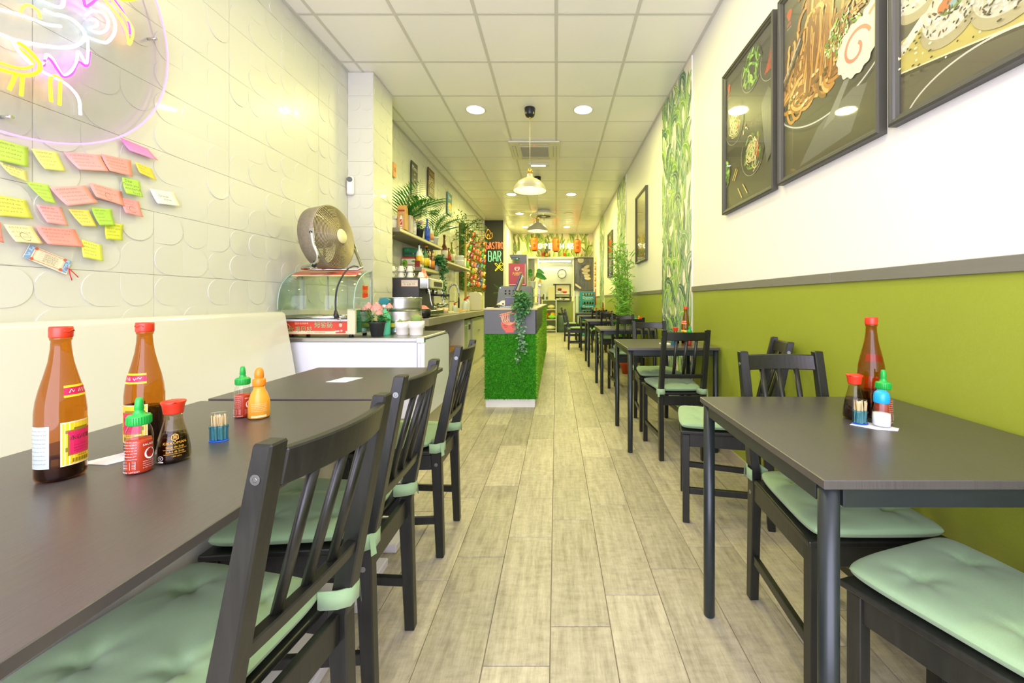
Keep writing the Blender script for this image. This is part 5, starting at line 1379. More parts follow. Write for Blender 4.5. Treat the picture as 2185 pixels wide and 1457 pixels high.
t = T('round_kettle', 'round dark steel pot on the bar worktop left of the tap', 'pot', (-1.66, 5.45, WTZ))
MB().lathe([(.07, 0), (.10, .02), (.115, .07), (.105, .11), (.08, .125), (.001, .13)], n=28).build('body', M('dark_steel', '#6d6f5c', .25, metal=.6), t)
MB().lathe([(.012, .13), (.018, .145), (.001, .15)], n=12).build('knob', IRON, t)
MB().bar((.09, 0, .09), (.20, -.05, .115), .02, .012).build('handle', IRON, t, bevel=.003)
t = T('spring_tap', 'tall chrome spring tap on the bar worktop', 'tap', (-1.60, 6.0, WTZ))
arc = [(0, 0, 0), (0, 0, .30)]+[(.075-.075*math.cos(a), 0, .30+.12*math.sin(a)) for a in [PI*k/10 for k in range(1, 11)]]+[(.15, 0, .22)]
MB().cyl((0, 0, 0), (0, 0, .03), .028, n=16).build('base', CHROME, t)
MB().tube(arc, .010, 8).build('hose', CHROME, t)
m = MB(); pl = smooth(arc[1:], 6)
for i, p in enumerate(pl[::2]):
    q = pl[min(len(pl)-1, i*2+1)]; dv = (Vector(q)-Vector(p)).normalized() if i*2+1 < len(pl) else Vector((0, 0, -1))
    u_ = dv.cross(Vector((0, 1, 0))).normalized(); m.tube([Vector(p)+(u_*math.cos(2*PI*k/10)+Vector((0, 1, 0))*math.sin(2*PI*k/10))*.014 for k in range(10)], .0028, 4, closed=True)
m.build('spring', CHROME, t, kind='stuff', fix=False)
MB().cyl((.15, 0, .22), (.15, 0, .07), .015, .012, 12).build('spray_head', IRON, t)
MB().cyl((0, 0, .17), (.15, 0, .17), .006).build('hose_holder', CHROME, t)
t = T('tray', 'white plastic tray with an orange packet lying on the bar worktop edge', 'tray', (-1.42, 5.75, WTZ))
MB().box(-.10, .085, -.22, .22, .0, .012).box(.075, .085, -.22, .22, .012, .03).box(-.10, -.09, -.22, .22, .012, .03).build('tray_body', CREAM, t, bevel=.003)
tag(MB().box(-1.44, -1.37, 5.92, 6.25, WTZ+.031, WTZ+.06).build('snack_packet', M('orange_packet', '#e8a028', .4), bevel=.012, seg=2), 'yellow and orange packet lying on the white tray', 'packet')
COL.objects['snack_packet'].location.z = -.018
for k, (x, y, h, c) in enumerate(((-1.50, 6.62, .19, '#e9efe6'), (-1.53, 6.95, .22, '#efeede'), (-1.60, 6.35, .12, '#dfe8d8'))):
    t = T('soap_bottle', ('clear soap bottle with red pump on the bar worktop, %s one' % ('shorter', 'taller', 'smallest')[k]), 'bottle', (x, y, WTZ))
    MB().lathe([(.034, 0), (.038, .006), (.038, h*.7), (.03, h*.82), (.012, h*.9), (.012, h)], n=16).build('bottle_body', M('soap_'+str(k), c, .25), t)
    MB().lathe([(.014, h-.01), (.016, h+.02), (.001, h+.03)], n=12).bar((0, 0, h+.028), (.045, 0, h+.032), .014, .012).build('cap', REDP, t)
t = T('water_tank', 'cream rounded plastic container at the far end of the bar worktop', 'container', (-1.47, 7.35, WTZ))
MB().prism([(-.11+.035*(1-math.cos(a)) if False else x, z) for x, z, a in [(-.105, .0, 0), (.105, 0, 0), (.112, .02, 0), (.112, .28, 0), (.10, .315, 0), (.07, .33, 0), (-.07, .33, 0), (-.10, .315, 0), (-.112, .28, 0), (-.112, .02, 0)]], -.10, .10, 'y').build('body', M('cream_tank', '#e4dcb4', .45), t, bevel=.012, seg=2)
MB().box(-.114, .114, -.102, .102, .185, .195).build('band', M('cream_door'), t)
MB().box(-.02, .02, -.02, .02, .33, .345).build('lid_knob', M('cream_door'), t)
def drape(u, v): return (-1.42+.11*u if u < .85 else -1.3265, 7.48+.22*v+.02*math.sin(u*5), WTZ+.004+.006*math.sin(u*9+v*4)**2 if u < .85 else WTZ-.10*(u-.85)/.15*(.6+.4*math.sin(v*5)))
tag(MB().grid(drape, 20, 10).build('orange_cloth', M('orange_cloth', '#ee8a5c', .85), fix=False), 'orange cloth hanging over the far edge of the bar worktop', 'cloth')

# ---------------------------------------------------------------- shelves over the bar
SHM = M('grey_shelf', '#8d8672', .5, noise=(8, .1), stretch=(1, 1, 12))
SW = -1.66
for nm, lb, y0, y1, z, th in (('wall_shelf', 'upper grey wall shelf with plants and gift boxes over the bar', 4.28, 5.87, 1.86, .045), ('wall_shelf', 'lower grey wall shelf with a row of spirit bottles over the bar', 4.98, 5.80, 1.50, .05), ('wall_shelf', 'grey wall shelf with wine bottles nearest the snack wall', 6.08, 7.80, 1.69, .04)):
    t = T(nm, lb, 'shelf', (XL+.003, y0, z), 0, 'wall shelves over the bar')
    MB().box(.0, SW-XL-.003, 0, y1-y0, -th, 0).build('board', SHM, t, bevel=.002)
    MB().box(SW-XL-.003, SW-XL, 0, y1-y0, -th+.01, -.01).build('edge_strip', M('shelf_edge', '#d8d0a0', .4), t)
    for y in (.12, y1-y0-.12): MB().box(.0, .18, y-.012, y+.012, -th-.025, -th).build('bracket', STEEL, t)
def spirit(label, x, y, z, h, r, col, lab, capc, glassy=False, neck=.35, sq=False, grp='bottles on the bar shelves'):
    t = T('spirit_bottle', label, 'bottle', (x, y, z+.0005), 0, grp); n = 4 if sq else 18
    bh = h*(1-neck)
    MB().lathe([(r*.9, 0), (r, .006), (r, bh*.85), (r*.85, bh*.95), (r*.36, bh+h*neck*.25), (r*.32, h*.93)], n=18).build('glass_body', glass('glass_'+col[1:], col) if glassy else M('bottle_'+col[1:], col, .15, coat=.5), t, fix=False)
    if lab: MB().lathe([(r*1.02, bh*.18), (r*1.02, bh*.72)], n=18).build('label', M('label_'+lab[1:], lab, .5), t, fix=False)
    MB().lathe([(r*.38, h*.92), (r*.38, h), (.001, h+.001)], n=14).build('cap', M('cap_'+capc[1:], capc, .4), t)
    return t
BS = [(-1.72, 5.06, .30, .038, '#dfe6e2', '#e7b31f', '#3a4348', 'clear bottle with orange yellow label, first of the row'),
 (-1.73, 5.16, .27, .034, '#cfd8d4', '#e9d9a0', '#2c2c2c', 'clear bottle with pale label, second of the row'),
 (-1.71, 5.25, .29, .036, '#2f6b34', '#e6c11e', '#b3202a', 'green bottle with yellow label and red cap'),
 (-1.72, 5.35, .31, .037, '#2d2118', '#eab61c', '#d7b42a', 'dark bottle with yellow label and gold cap'),
 (-1.73, 5.45, .28, .036, '#4a2d16', '#e8e2c8', '#8d7f5a', 'brown bottle with cream label'),
 (-1.71, 5.55, .27, .036, '#6b3a18', '#d9832a', '#7a6a50', 'amber bottle with orange label'),
 (-1.73, 5.625, .29, .035, '#2a2a26', '#b0632a', '#4c3a22', 'dark bottle with copper label, last of the row')]
for x, y, h, r, c, l, cp, lb in BS: spirit(lb+' on the lower bar shelf', x, y, 1.50, h, r, c, l, cp)
ec = T('egg_carton', 'dark green six-pack carton tilted on a box on the lower bar shelf', 'carton', (-1.845, 5.14, 1.640), .1)
MB().prism([(-.085, 0), (.085, -.01), (.09, .09), (.06, .10), (-.085, .115), (-.09, .02)], -.05, .05, 'y').build('carton_body', M('carton_green', '#1f7a44', .45), ec, bevel=.006)
d = Decal(plane_map((-.085, -.0505, 0), (1, 0, 0), (0, 0, 1)), 1e-4); d.rect(.01, .02, .16, .05, '#14552f').rect(.02, .07, .07, .10, '#2f9a5c').text('6', .12, .035, .03, '#e0e8d0'); d.build('print', ec)
tb = tag(MB().box(-1.93, -1.765, 5.03, 5.17, 1.5005, 1.605).build('tea_box', M('tea_box', '#e6e2cc', .5), bevel=.002), 'white and lime printed box at the left of the lower bar shelf', 'box')
d = Decal(plane_map((-1.93, 5.0298, 1.50), (1, 0, 0), (0, 0, 1)), 1e-4); d.disc(.04, .05, .035, .045, '#7fb52e').disc(.03, .045, .015, .02, '#4f8424').poly([(.12, .07), (.15, .09), (.18, .075), (.16, .06)], '#4f9a3a').rect(.07, .03, .17, .036, '#555555').rect(.07, .018, .15, .024, '#c23a2a'); d.build('print', tb)
MB().box(-1.92, -1.775, 5.04, 5.16, 1.605, 1.632).build('lid', M('tea_lid', '#b5352a', .5), tb)
tag(MB().box(-1.75, -1.69, 4.985, 5.015, 1.5005, 1.575).build('red_tin', M('red_tin', '#8c2a22', .4), bevel=.004), 'small dark red tin beside the white and lime box', 'tin')
lath('candle_glass', 'pale candle glass behind the red tin on the lower bar shelf', 'candle', [(.028, 0), (.03, .004), (.03, .13), (.026, .13), (.024, .05), (.001, .05)], M('wax_glass', '#dcd2a4', .3), (-1.78, 5.26, 1.5005))
t = T('trailing_plant', 'leafy green plant trailing down from the end of the lower bar shelf', 'plant', (0, 0, 0))
pot(MB(), .045, .055, .09).build('pot', M('white_ceramic'), t).location = (-1.72, 5.74, 1.5005)
m = MB()
ivy(m, [[(-1.72, 5.74, 1.58), (-1.68, 5.72, 1.70), (-1.63, 5.72, 1.63), (-1.62, 5.72, 1.52)], [(-1.72, 5.74, 1.6), (-1.66, 5.78, 1.72), (-1.62, 5.80, 1.60), (-1.61, 5.80, 1.50)], [(-1.7, 5.7, 1.6), (-1.64, 5.7, 1.68), (-1.615, 5.7, 1.58)]], rp, .055, 5, .03)
m.build('foliage', LEAFD, t, fix=False, kind='stuff')
m = MB(); ivy(m, [[(-1.62, 5.76, 1.50), (-1.615, 5.76, 1.40), (-1.62, 5.80, 1.28), (-1.615, 5.79, 1.18), (-1.62, 5.84, 1.10)], [(-1.62, 5.70, 1.50), (-1.61, 5.70, 1.42), (-1.61, 5.66, 1.34)]], rp, .045, 3, .016)
m.build('hanging_stems', LEAFD, t, fix=False, kind='stuff')
# upper shelf
wb = tag(MB().box(-1.735, -1.648, 4.40, 4.49, 1.8605, 2.10).prism([(4.40, 2.10), (4.49, 2.10), (4.445, 2.135)], -1.735, -1.648, 'x').build('gift_box', M('kraft_gift', '#c99a55', .5), bevel=.002), 'tan gift carton with a printed bottle on the upper bar shelf', 'box')
d = Decal(plane_map((-1.735, 4.3998, 1.8605), (1, 0, 0), (0, 0, 1)), 1e-4); d.rect(.006, .195, .081, .215, '#a8322a').poly([(.028, .04), (.028, .12), (.037, .145), (.037, .16), (.049, .16), (.049, .145), (.058, .12), (.058, .04)], '#efe6d6').poly([(.030, .05), (.030, .11), (.056, .11), (.056, .05)], '#c3342a').poly([(.030, .06), (.056, .10), (.056, .11), (.030, .07)], '#efe6d6').rect(.03, .012, .056, .028, '#e6e2d8').rect(.02, .155, .066, .159, '#a8322a'); d.build('print', wb)
tag(MB().box(-1.64+.0, -1.60, 4.60, 4.68, 1.8605, 2.06).build('gift_box', M('white_red_box', '#d9c9b0', .5), bevel=.002), 'narrow pale box behind the tan gift carton', 'box').location = (-.06, 0, 0)
wc = T('white_canister', 'white canister at the left end of the upper bar shelf by the pillar', 'canister', (-1.80, 4.44, 1.8605))
MB().lathe([(.05, 0), (.055, .005), (.055, .10), (.05, .11), (.001, .112)], n=20).build('body', CUP, wc); MB().box(-.06, .06, -.045, .045, .111, .15).build('lid', CUP, wc, bevel=.008)
spirit('small clear bottle with white label on the upper bar shelf', -1.69, 4.78, 1.86, .20, .032, '#d8ddd2', '#efe8da', '#c9a58a', neck=.25)
t = T('potted_flower', 'small black pot with green leaves and pale pink blooms on the upper bar shelf', 'plant', (-1.69, 4.98, 1.8605))
pot(MB(), .038, .052, .10).build('pot', M('black_pot'), t)
m = MB()
for k in range(60):
    a = rp.uniform(0, 6.28); r = rp.uniform(.0, .06); m.leaf((r*math.cos(a), r*math.sin(a), rp.uniform(.09, .17)), (math.cos(a), math.sin(a), rp.uniform(-.3, .6)), (0, 0, 1), .045, .026, .2)
m.build('foliage', LEAFG, t, fix=False)
for k, (x, y) in enumerate(((-.02, 0), (.03, -.02), (.0, .03))):
    m = MB(); rose(m, (x, y, .19), .026, rp); m.build('flower', M('pale_petals', '#f3d3bf', .6), t, fix=False)
spirit('cobalt blue slim bottle on the upper bar shelf', -1.68, 5.25, 1.86, .29, .034, '#1f4fc4', '#3a62c8', '#2a73c9', neck=.4)
spirit('clear bottle with colourful label right of the cobalt blue one', -1.68, 5.42, 1.86, .25, .032, '#bfd2c4', '#cc8a5a', '#49a89a', neck=.35)
WPOT = M('white_ceramic')
palm('potted_palm', 'feathery palm behind the blue bottle on the upper bar shelf', (-1.72, 5.66, 1.8605), rp, 9, .50, (-.9, -.3, .3, .8, 1.4, 2.2, -1.4), WPOT)
palm('potted_palm', 'feathery palm half hidden by the pillar at the start of the bar', (-1.845, 4.74, 1.8605), rp, 9, .62, (-.5, -.1, .3, .7, -.8, .1, .5), WPOT)
# third shelf
spirit('big brown beer bottle with white diamond label on the shelf by the snack wall', -1.72, 6.20, 1.69, .40, .05, '#6b3c14', '#e6dcc0', '#5a3a1c', neck=.45)
spirit('brown bottle with red and cream round label beside the big brown one', -1.70, 6.38, 1.69, .22, .04, '#a87a3a', '#b8402a', '#6b4a22', neck=.3)
spirit('green wine bottle with pale label on the shelf by the snack wall', -1.70, 6.56, 1.69, .34, .042, '#6f7f1a', '#ded9b4', '#7c8a2a', neck=.4)
for k in range(2): lath('white_pot', ('lower', 'upper')[k]+' white pot of the stacked pair on the shelf by the snack wall', 'pot', [(.06, 0), (.075, .01), (.082, .075), (.085, .078), (.085, .10), (.078, .10), (.07, .02), (.001, .015)], CUP, (-1.72, 7.15, 1.6905+k*.082))
lath('salt_grinder', 'white grinder with orange base on the shelf by the snack wall', 'grinder', [(.028, 0), (.028, .05), (.024, .055), (.026, .16), (.02, .17), (.001, .171)], M('white_plastic'), (-1.69, 7.45, 1.6905))
lath('green_can', 'green drink can on the shelf by the snack wall', 'can', [(.028, 0), (.033, .006), (.033, .12), (.028, .128), (.001, .126)], M('green_can', '#8fc23a', .3, metal=.3), (-1.68, 7.62, 1.6905))
wbx = tag(MB().prism([(0, 0), (.20, 0), (.235, .09), (.0, .12)], 6.05, 6.07, 'y').build('wall_socket_box', M('peach_box', '#e3c7a0', .5), bevel=.004), 'peach coloured folded card hanging under the shelf by the snack wall', 'card'); wbx.location = (-1.92, .25, 1.525)
# signs on the tiled wall over the bar
def wall_sign(label, y0, y1, z0, z1, bg, draw, hexa=False, edge=None):
    t = T('wall_sign', label, 'sign', (XL+.012, y0, z0), 0, 'small signs on the tiled wall over the bar'); w_, h = y1-y0, z1-z0
    if hexa: poly = [(w_*.5, 0), (w_, h*.22), (w_, h*.78), (w_*.5, h), (0, h*.78), (0, h*.22)]
    else: poly = [(0, 0), (w_, 0), (w_, h), (0, h)]
    MB().prism(poly, 0, .012, 'x').build('panel', M('sign_'+bg[1:], bg, .4), t)
    if hexa: MB().tube([(.012, y, z) for y, z in poly], .012, 6, closed=True).build('rim', M('sign_edge', '#c9c09a', .35, metal=.6), t)
    d = Decal(plane_map((.0122, 0, 0), (0, 1, 0), (0, 0, 1)), 1e-4); draw(d, w_, h); d.build('sign_print', t); return t
def s1(d, w, h):
    d.text('Menu', w/2, h*.88, .09, '#e8e6d8'); [d.rect(w*.4, h*(.75-.1*k), w*.6, h*(.78-.1*k), '#b9b6a4') for k in range(5)]; d.disc(w*.55, h*.08, .06, .05, '#d6b98a', 12)
def s2(d, w, h):
    d.rect(.02, .02, w-.02, h-.02, '#5a3a1c').text('BAR', w/2, h*.62, .12, '#e9d9a0').text('FOOD', w/2, h*.45, .10, '#d9c890'); [d.rect(w*.2, h*(.3-.06*k), w*.8, h*(.32-.06*k), '#e6e0c8') for k in range(3)]; d.text('TAPAS', w/2, h*.85, .08, '#c9a860')
def s3(d, w, h):
    d.rect(0, h*.55, w, h, '#3f7c9a').disc(w*.5, h*.4, w*.4, h*.16, '#e0b82a').text('Beer', w/2, h*.8, .10, '#e9efe0'); d.rect(w*.2, h*.1, w*.8, h*.3, '#c9bf8a')
def s4(d, w, h):
    d.poly([(w*.5, .03), (w-.02, h*.23), (w-.02, h*.77), (w*.5, h-.03), (.02, h*.77), (.02, h*.23)], '#3c3b2c'); d.rect(.02, h*.42, w-.02, h*.60, '#55523a').text('EST. BAR', w/2, h*.51, .11, '#efe7c4', rot=-.12).text('PREMIUM', w/2, h*.28, .06, '#b9b18a'); [d.stroke([(w*.3, h*(.7+.03*k)), (w*.7, h*(.66+.03*k))], .008, '#8a845e') for k in range(3)]
wall_sign('tall black menu sign high on the tiled wall over the bar', 5.36, 5.59, 2.27, 2.95, '#3a3a34', s1)
wall_sign('tall brown lettered sign high on the tiled wall over the bar', 6.06, 6.36, 2.66, 3.09, '#4a3218', s2)
wall_sign('blue and yellow beer sign high on the tiled wall over the bar', 7.13, 7.43, 2.62, 2.99+.02, '#4f8aa8', s3)
wall_sign('hexagonal dark sign behind the upper shelf of the bar', 5.28, 5.72, 2.18, 2.52, '#45432f', s4, True)
wall_sign('small orange print half hidden by the pillar', 4.76, 4.84, 2.55, 2.72, '#e0a060', lambda d, w, h: d.text('福', w/2, h/2, .06, '#a8321a'))
gp = T('small_picture', 'gold framed picture leaning on the tiled wall behind the beer bottles', 'picture', (XL+.012, 6.02, 1.76))
MB().prism([(0, 0), (.42, 0), (.42, .42), (0, .42)], 0, .015, 'x').build('frame', M('gold_frame', '#b39a48', .35, metal=.5), gp, bevel=.004)
d = Decal(plane_map((.0155, 0, 0), (0, 1, 0), (0, 0, 1)), 1e-4); d.rect(.03, .03, .39, .39, '#e6dfae').disc(.2, .2, .1, .12, '#d9a23a').disc(.2, .22, .05, .06, '#a8702a').rect(.1, .06, .3, .09, '#8a7a3a'); d.build('picture_print', gp)
# olive branch plant
t = T('olive_branch_plant', 'leafy branch plant on a bamboo pole at the edge of the snack wall', 'plant', (0, 0, 0))
MB().cyl((-1.78, 7.92, 1.0), (-1.78, 7.92, 2.58), .022, n=10).build('bamboo_pole', M('bamboo_pole', '#c2a55a', .5), t)
MB().box(-1.84, -1.72, 7.86, 7.98, .86, 1.0).build('base', M('cream_door'), t)
m = MB(); br_ = MB()
for k in range(22):
    a = rp.uniform(0, 6.28); e = rp.uniform(-.5, 1.1); ln = rp.uniform(.25, .5); o = Vector((-1.76, 7.88, rp.uniform(2.15, 2.5))); dv = Vector((math.cos(a)*math.cos(e)+.4, math.sin(a)*math.cos(e)-.35, math.sin(e))).normalized()
    br_.tube([o, o+dv*ln], [.004, .0015], 5)
    for i in range(9):
        p = o+dv*ln*(i+1)/9; b_ = rp.uniform(0, 6.28); m.leaf(p, dv*.6+Vector((math.cos(b_), math.sin(b_), rp.uniform(-.2, .5))), (0, -1, .5), rp.uniform(.07, .11), .026, .2)
br_.v = [(max(XL+.03, p[0]), p[1], p[2]) for p in br_.v]; m.v = [(max(XL+.03, p[0]), p[1], p[2]) for p in m.v]; br_.build('branches', STEM, t, fix=False); m.build('foliage', LEAFD, t, fix=False, kind='stuff')

# ---------------------------------------------------------------- moss wall with snack bags
mw = T('moss_wall', 'mossy green and brown plant panel on the left wall hung with snack bags', 'plant wall')
MY0, MY1, MZ0, MZ1 = 8.06, 10.70, 1.30, 2.64
MB().box(XL+.003, XL+.045, MY0, MY1, MZ0, MZ1).build('backing', M('moss_back', '#6d6440', .9, noise=(20, .4)), mw)
nr = np.random.default_rng(3)
def tufts(name, parent, pts, nrm, ln, wd, mats, spread=.7):
    n = len(pts); v = np.empty((n, 3, 3)); d_ = nr.normal(0, spread, (n, 3))+np.array(nrm); d_ /= np.linalg.norm(d_, axis=1)[:, None]
    s_ = np.cross(d_, nr.normal(0, 1, (n, 3))); s_ /= np.linalg.norm(s_, axis=1)[:, None]
    L_ = ln*nr.uniform(.6, 1.2, n)[:, None]
    v[:, 0] = pts-s_*wd; v[:, 1] = pts+s_*wd; v[:, 2] = pts+d_*L_
    me = bpy.data.meshes.new(name); me.from_pydata(v.reshape(-1, 3).tolist(), [], np.arange(3*n).reshape(n, 3).tolist())
    me.materials.append(mats); return link(name, me, parent, 'stuff')
n = 7000; p = np.stack([np.full(n, XL+.044), nr.uniform(MY0, MY1, n), nr.uniform(MZ0, MZ1, n)], 1)
tufts('moss', mw, p, (.8, 0, -.1), .05, .010, M('moss_tuft', '#8b8a48', .8, var=.5))
n = 2600; p = np.stack([np.full(n, XL+.05), nr.uniform(MY0, MY0+.25, n), nr.uniform(MZ0, MZ1, n)], 1)
tufts('green_moss', mw, p, (.6, -.5, -.1), .06, .012, M('moss_green', '#58862c', .7, var=.4))
for k in range(3):
    t = T('wire_basket', 'dark wire basket on top of the moss wall, %s along the wall' % ('nearest', 'middle', 'farthest')[k], 'basket', (XL+.05, 8.30+.85*k, 2.66), 0, 'wire baskets on the moss wall')
    m = MB()
    for z in (0, .16):
        m.tube([(0, 0, z), (.24, 0, z), (.24, .5, z), (0, .5, z)], .004, 4, closed=True)
    for j in range(7):
        m.cyl((.04*j, 0, 0), (.04*j, 0, .16), .0025, n=4); m.cyl((.04*j, 0, 0), (.04*j, .5, 0), .0025, n=4)
    for j in range(8): m.cyl((.24, .07*j, 0), (.24, .07*j, .16), .0025, n=4)
    m.build('wire_frame', M('basket_wire', '#4a4a34', .5), t)
BAGC = [('red', '#c9271c'), ('orange', '#e87a1c'), ('yellow', '#e5c524'), ('green', '#4aa838'), ('blue', '#2a56b4'), ('purple', '#8a2a68'), ('pink', '#e88a90'), ('white', '#e6dcc4'), ('teal', '#2aa890')]
def bagmesh():
    def f(u, v): 
        e = (1-abs(2*u-1)**4)**.5*(max(0, 1-abs(2*v-1)**3))**.6; return (.075*(2*u-1)*(1+.04*math.sin(v*9)), -.028*e, .10*(2*v-1))
    def g(u, v):
        x, y, z = f(u, v); return (x, -y, z)
    return MB().grid(f, 8, 10).grid(g, 8, 10)
bmesh_c = {}
RPAT = ['70261', '70561530', '63017132', '7010140', '016483', '227562', '701542', '30701420']
RN = ('top', 'second', 'third', 'fourth', 'fifth', 'sixth', 'seventh', 'lowest')
ON = ('nearest', 'second', 'third', 'fourth', 'fifth', 'sixth', 'seventh', 'farthest')
for ri, row in enumerate(RPAT):
    z = 2.53-.155*ri
    for k, cc in enumerate(row):
        nm, hx = BAGC[int(cc)]
        y = MY0+.28+(MY1-MY0-.42)*(k+.4+.25*(ri % 2))/len(row)
        pos = ON[k] if k < len(row)-1 else 'farthest'
        y += rp.uniform(-.06, .06); t = T('snack_bag', '%s snack bag, %s in the %s row of the moss wall' % (nm, pos, RN[ri]), 'snack bag', (XL+.09, y, z+rp.uniform(-.03, .03)), 0, 'snack bags on the moss wall')
        t.rotation_euler = (rp.uniform(-.15, .15), rp.uniform(.15, .5), rp.uniform(.1, .5)); t.scale = (.42, .42, .56)
        if nm not in bmesh_c:
            o = bagmesh().build('bag', M('bag_'+nm, hx, .3, coat=.3), t, fix=False); bmesh_c[nm] = o.data
        else: link('bag', bmesh_c[nm], t)
        c2 = BAGC[(int(cc)*3+ri+k) % 9][1]
        d = Decal(lambda x, y, kk: Vector((x, -.0285-kk, y)), 3e-4); d.disc(0, .01, .045, .028, '#f2e8cc' if cc != '7' else '#c9572a', 14, .2).disc(0, .01, .035, .018, c2, 12, .2).rect(-.05, -.06, .05, -.04, c2)
        d.build('bag_print', t, GLOSSP)
        if ri < 1 or k % 3 == 0: MB().cyl((0, 0, .095), (-.09, .05, .13), .004, n=5).build('hook', STEEL, t)

# ---------------------------------------------------------------- neon style sign on the blackboard wall
def flat_outline(d, txt, x, y, size, col, sx): d.text(txt, x, y, size, col, sx)
gs = T('bar_sign', 'faux-neon GASTRO BAR sign with flame and crossed utensils on the black wall', 'sign')
GX = lambda px: (px-CX)*(YP-.02)/F
GZ = lambda py: CZ-(py-CY)*(YP-.02)/F
def z6(x, y): return (GX(960+x/8.094), YP-.02, GZ(440+y/8.094))
GO = M('sign_amber', '#f0a824', emit=1.2); GR = M('sign_coral', '#f07a4a', emit=1.1); GG = M('sign_mint', '#8fe0a0', emit=.9); GY = M('sign_yellow', '#f0dc28', emit=1.2)  # emission adds a modest glow to a drawn faux-neon sign
def tubes(name, paths, mat, r=.007, closed=False):
    m = MB()
    for q in paths: m.tube([z6(*p) for p in q], r, 6, closed=closed)
    return m.build(name, mat, gs)
tubes('flame', [smooth([(655, 565), (620, 530), (612, 480), (640, 440), (655, 395), (690, 430), (705, 480), (728, 455), (735, 510), (710, 555), (655, 565)], 3), smooth([(660, 560), (640, 530), (660, 480), (690, 530), (685, 560)], 3)], GO)
def seg_letter(ch, x0, x1, y0, y1):
    L = {'G': [[(1,.12),(.6,0),(.1,.1),(0,.5),(.1,.9),(.6,1),(1,.9),(1,.5),(.55,.5)]], 'A': [[(0,1),(.4,0),(.6,0),(1,1)],[(.2,.68),(.8,.68)]], 'S': [[(1,.12),(.6,0),(.1,.1),(0,.3),(.9,.65),(1,.85),(.6,1),(0,.9)]],
         'T': [[(0,0),(1,0)],[(.5,0),(.5,1)]], 'R': [[(0,1),(0,0),(.7,0),(1,.2),(.8,.48),(0,.5)],[(.5,.5),(1,1)]], 'O': [[(.5,0),(1,.2),(1,.8),(.5,1),(0,.8),(0,.2),(.5,0)]], 'B': [[(0,0),(0,1),(.7,1),(1,.8),(.9,.5),(0,.48)],[(.9,.5),(.95,.2),(.7,0),(0,0)]],
         '?': [[(0,.25),(.3,0),(.8,.05),(1,.3),(.5,.55),(.5,.75)],[(.5,.92),(.5,1)]], 'E': [[(1,0),(0,0),(0,1),(1,1)],[(0,.5),(.9,.5)]], 'H': [[(0,0),(0,1)],[(1,0),(1,1)],[(0,.5),(1,.5)]]}[ch]
    return [[(x0+(x1-x0)*a, y0+(y1-y0)*b_) for a, b_ in q] for q in L]
def word(w, xs, y0, y1, mat, r):
    for i, c in enumerate(w):
        off = 10
        for q in (0, 1):       # a double outline for each letter
            tubes('letter', seg_letter(c, xs[i][0]+q*off, xs[i][1]-(1-q)*off, y0+q*off*.7, y1-(1-q)*off*.7), mat, r)
word('GASTRO', [(622, 665), (672, 720), (727, 770), (775, 822), (830, 868), (878, 925)], 620, 740, GR, .0055)
word('BAR', [(660, 725), (738, 810), (823, 885)], 772, 955, GG, .0055)
tubes('spoon', [[(780, 985), (800, 985), (915, 1095), (905, 1110), (890, 1110), (778, 1000), (780, 985)]], GY, .006)
tubes('spatula', [[(780, 1105), (785, 1120), (870, 1035), (855, 1020), (780, 1105)], [(850, 1000), (885, 965), (925, 1000), (885, 1035), (850, 1000)]], GY, .006)
MB().box(GX(1037), GX(1076), YP-.014, YP-.008, GZ(533)+.02, GZ(533)+.03).build('mount', IRON, gs)
# ---------------------------------------------------------------- grass covered service counter
IX0, IX1, IY0, IY1, IZ = -.728, -.205, 4.09, 8.30, 1.006
ic = T('service_counter', 'service counter clad in artificial grass with grey logo panel and white plinth', 'counter')
MB().box(IX0+.01, IX1-.012, IY0+.012, IY1-.02, 0, .085).build('plinth', M('white_plinth', '#e6e6e4', .4), ic)
MB().box(IX0+.004, IX1-.004, IY0+.004, IY1, .085, .99).build('carcass', M('counter_green', '#3f8a1a', .8), ic)
MB().box(IX0-.004, IX1+.006, IY0-.010, IY0+.004, .745, .99).build('logo_panel', GREYP, ic, bevel=.002)
MB().box(IX1-.004, IX1+.006, IY0-.010, 5.74, .745, .99).build('side_panel', M('side_gloss', '#4f4f43', .22, noise=(5, .25), stretch=(1, 8, .4)), ic)
MB().box(IX0-.01, IX1+.012, IY0-.014, IY1, .988, IZ).build('countertop', M('counter_top', '#b5aa86', .4, noise=(9, .1)), ic, bevel=.002)
n = 15000; p = np.stack([nr.uniform(IX0-.002, IX1+.002, n), np.full(n, IY0+.003), nr.uniform(.085, .745, n)], 1)
GRM = M('turf', '#49b41a', .7, var=.45)
tufts('front_turf', ic, p, (0, -1, .15), .024, .0035, GRM, .55)
n = 15000; y_ = IY0+(IY1-IY0)*nr.uniform(0, 1, n)**1.6; z_ = np.where(y_ < 5.74, nr.uniform(.085, .745, n), nr.uniform(.085, .985, n))
p = np.stack([np.full(n, IX1-.003), y_, z_], 1)
tufts('side_turf', ic, p, (1, 0, .15), .024, .0045, M('turf_side', '#86bd28', .7, var=.4), .55)
d = Decal(plane_map((IX0, IY0-.0102, .745), (1, 0, 0), (0, 0, 1)), 4e-5)
bx, bz, q = .255, .068, .088
d.disc(bx, bz+.055, q, .105, '#d8604e', 30, 0, PI, 2*PI)
d.rect(bx-.042, bz-.052, bx+.042, bz-.040, '#d8604e')
for s in (-1, 1): d.stroke([(bx+s*(.04+.022*(1-t/26)*math.cos(t*.45)), bz+.012+.022*(1-t/26)*math.sin(t*.45)) for t in range(22)], .004, '#3a2a2a')
for k in range(4): d.arc(bx-.01+.012*k, bz+.115, .075-.010*k, .088-.006*k, PI*1.02, PI*1.9, .006, '#f2a878', 18)
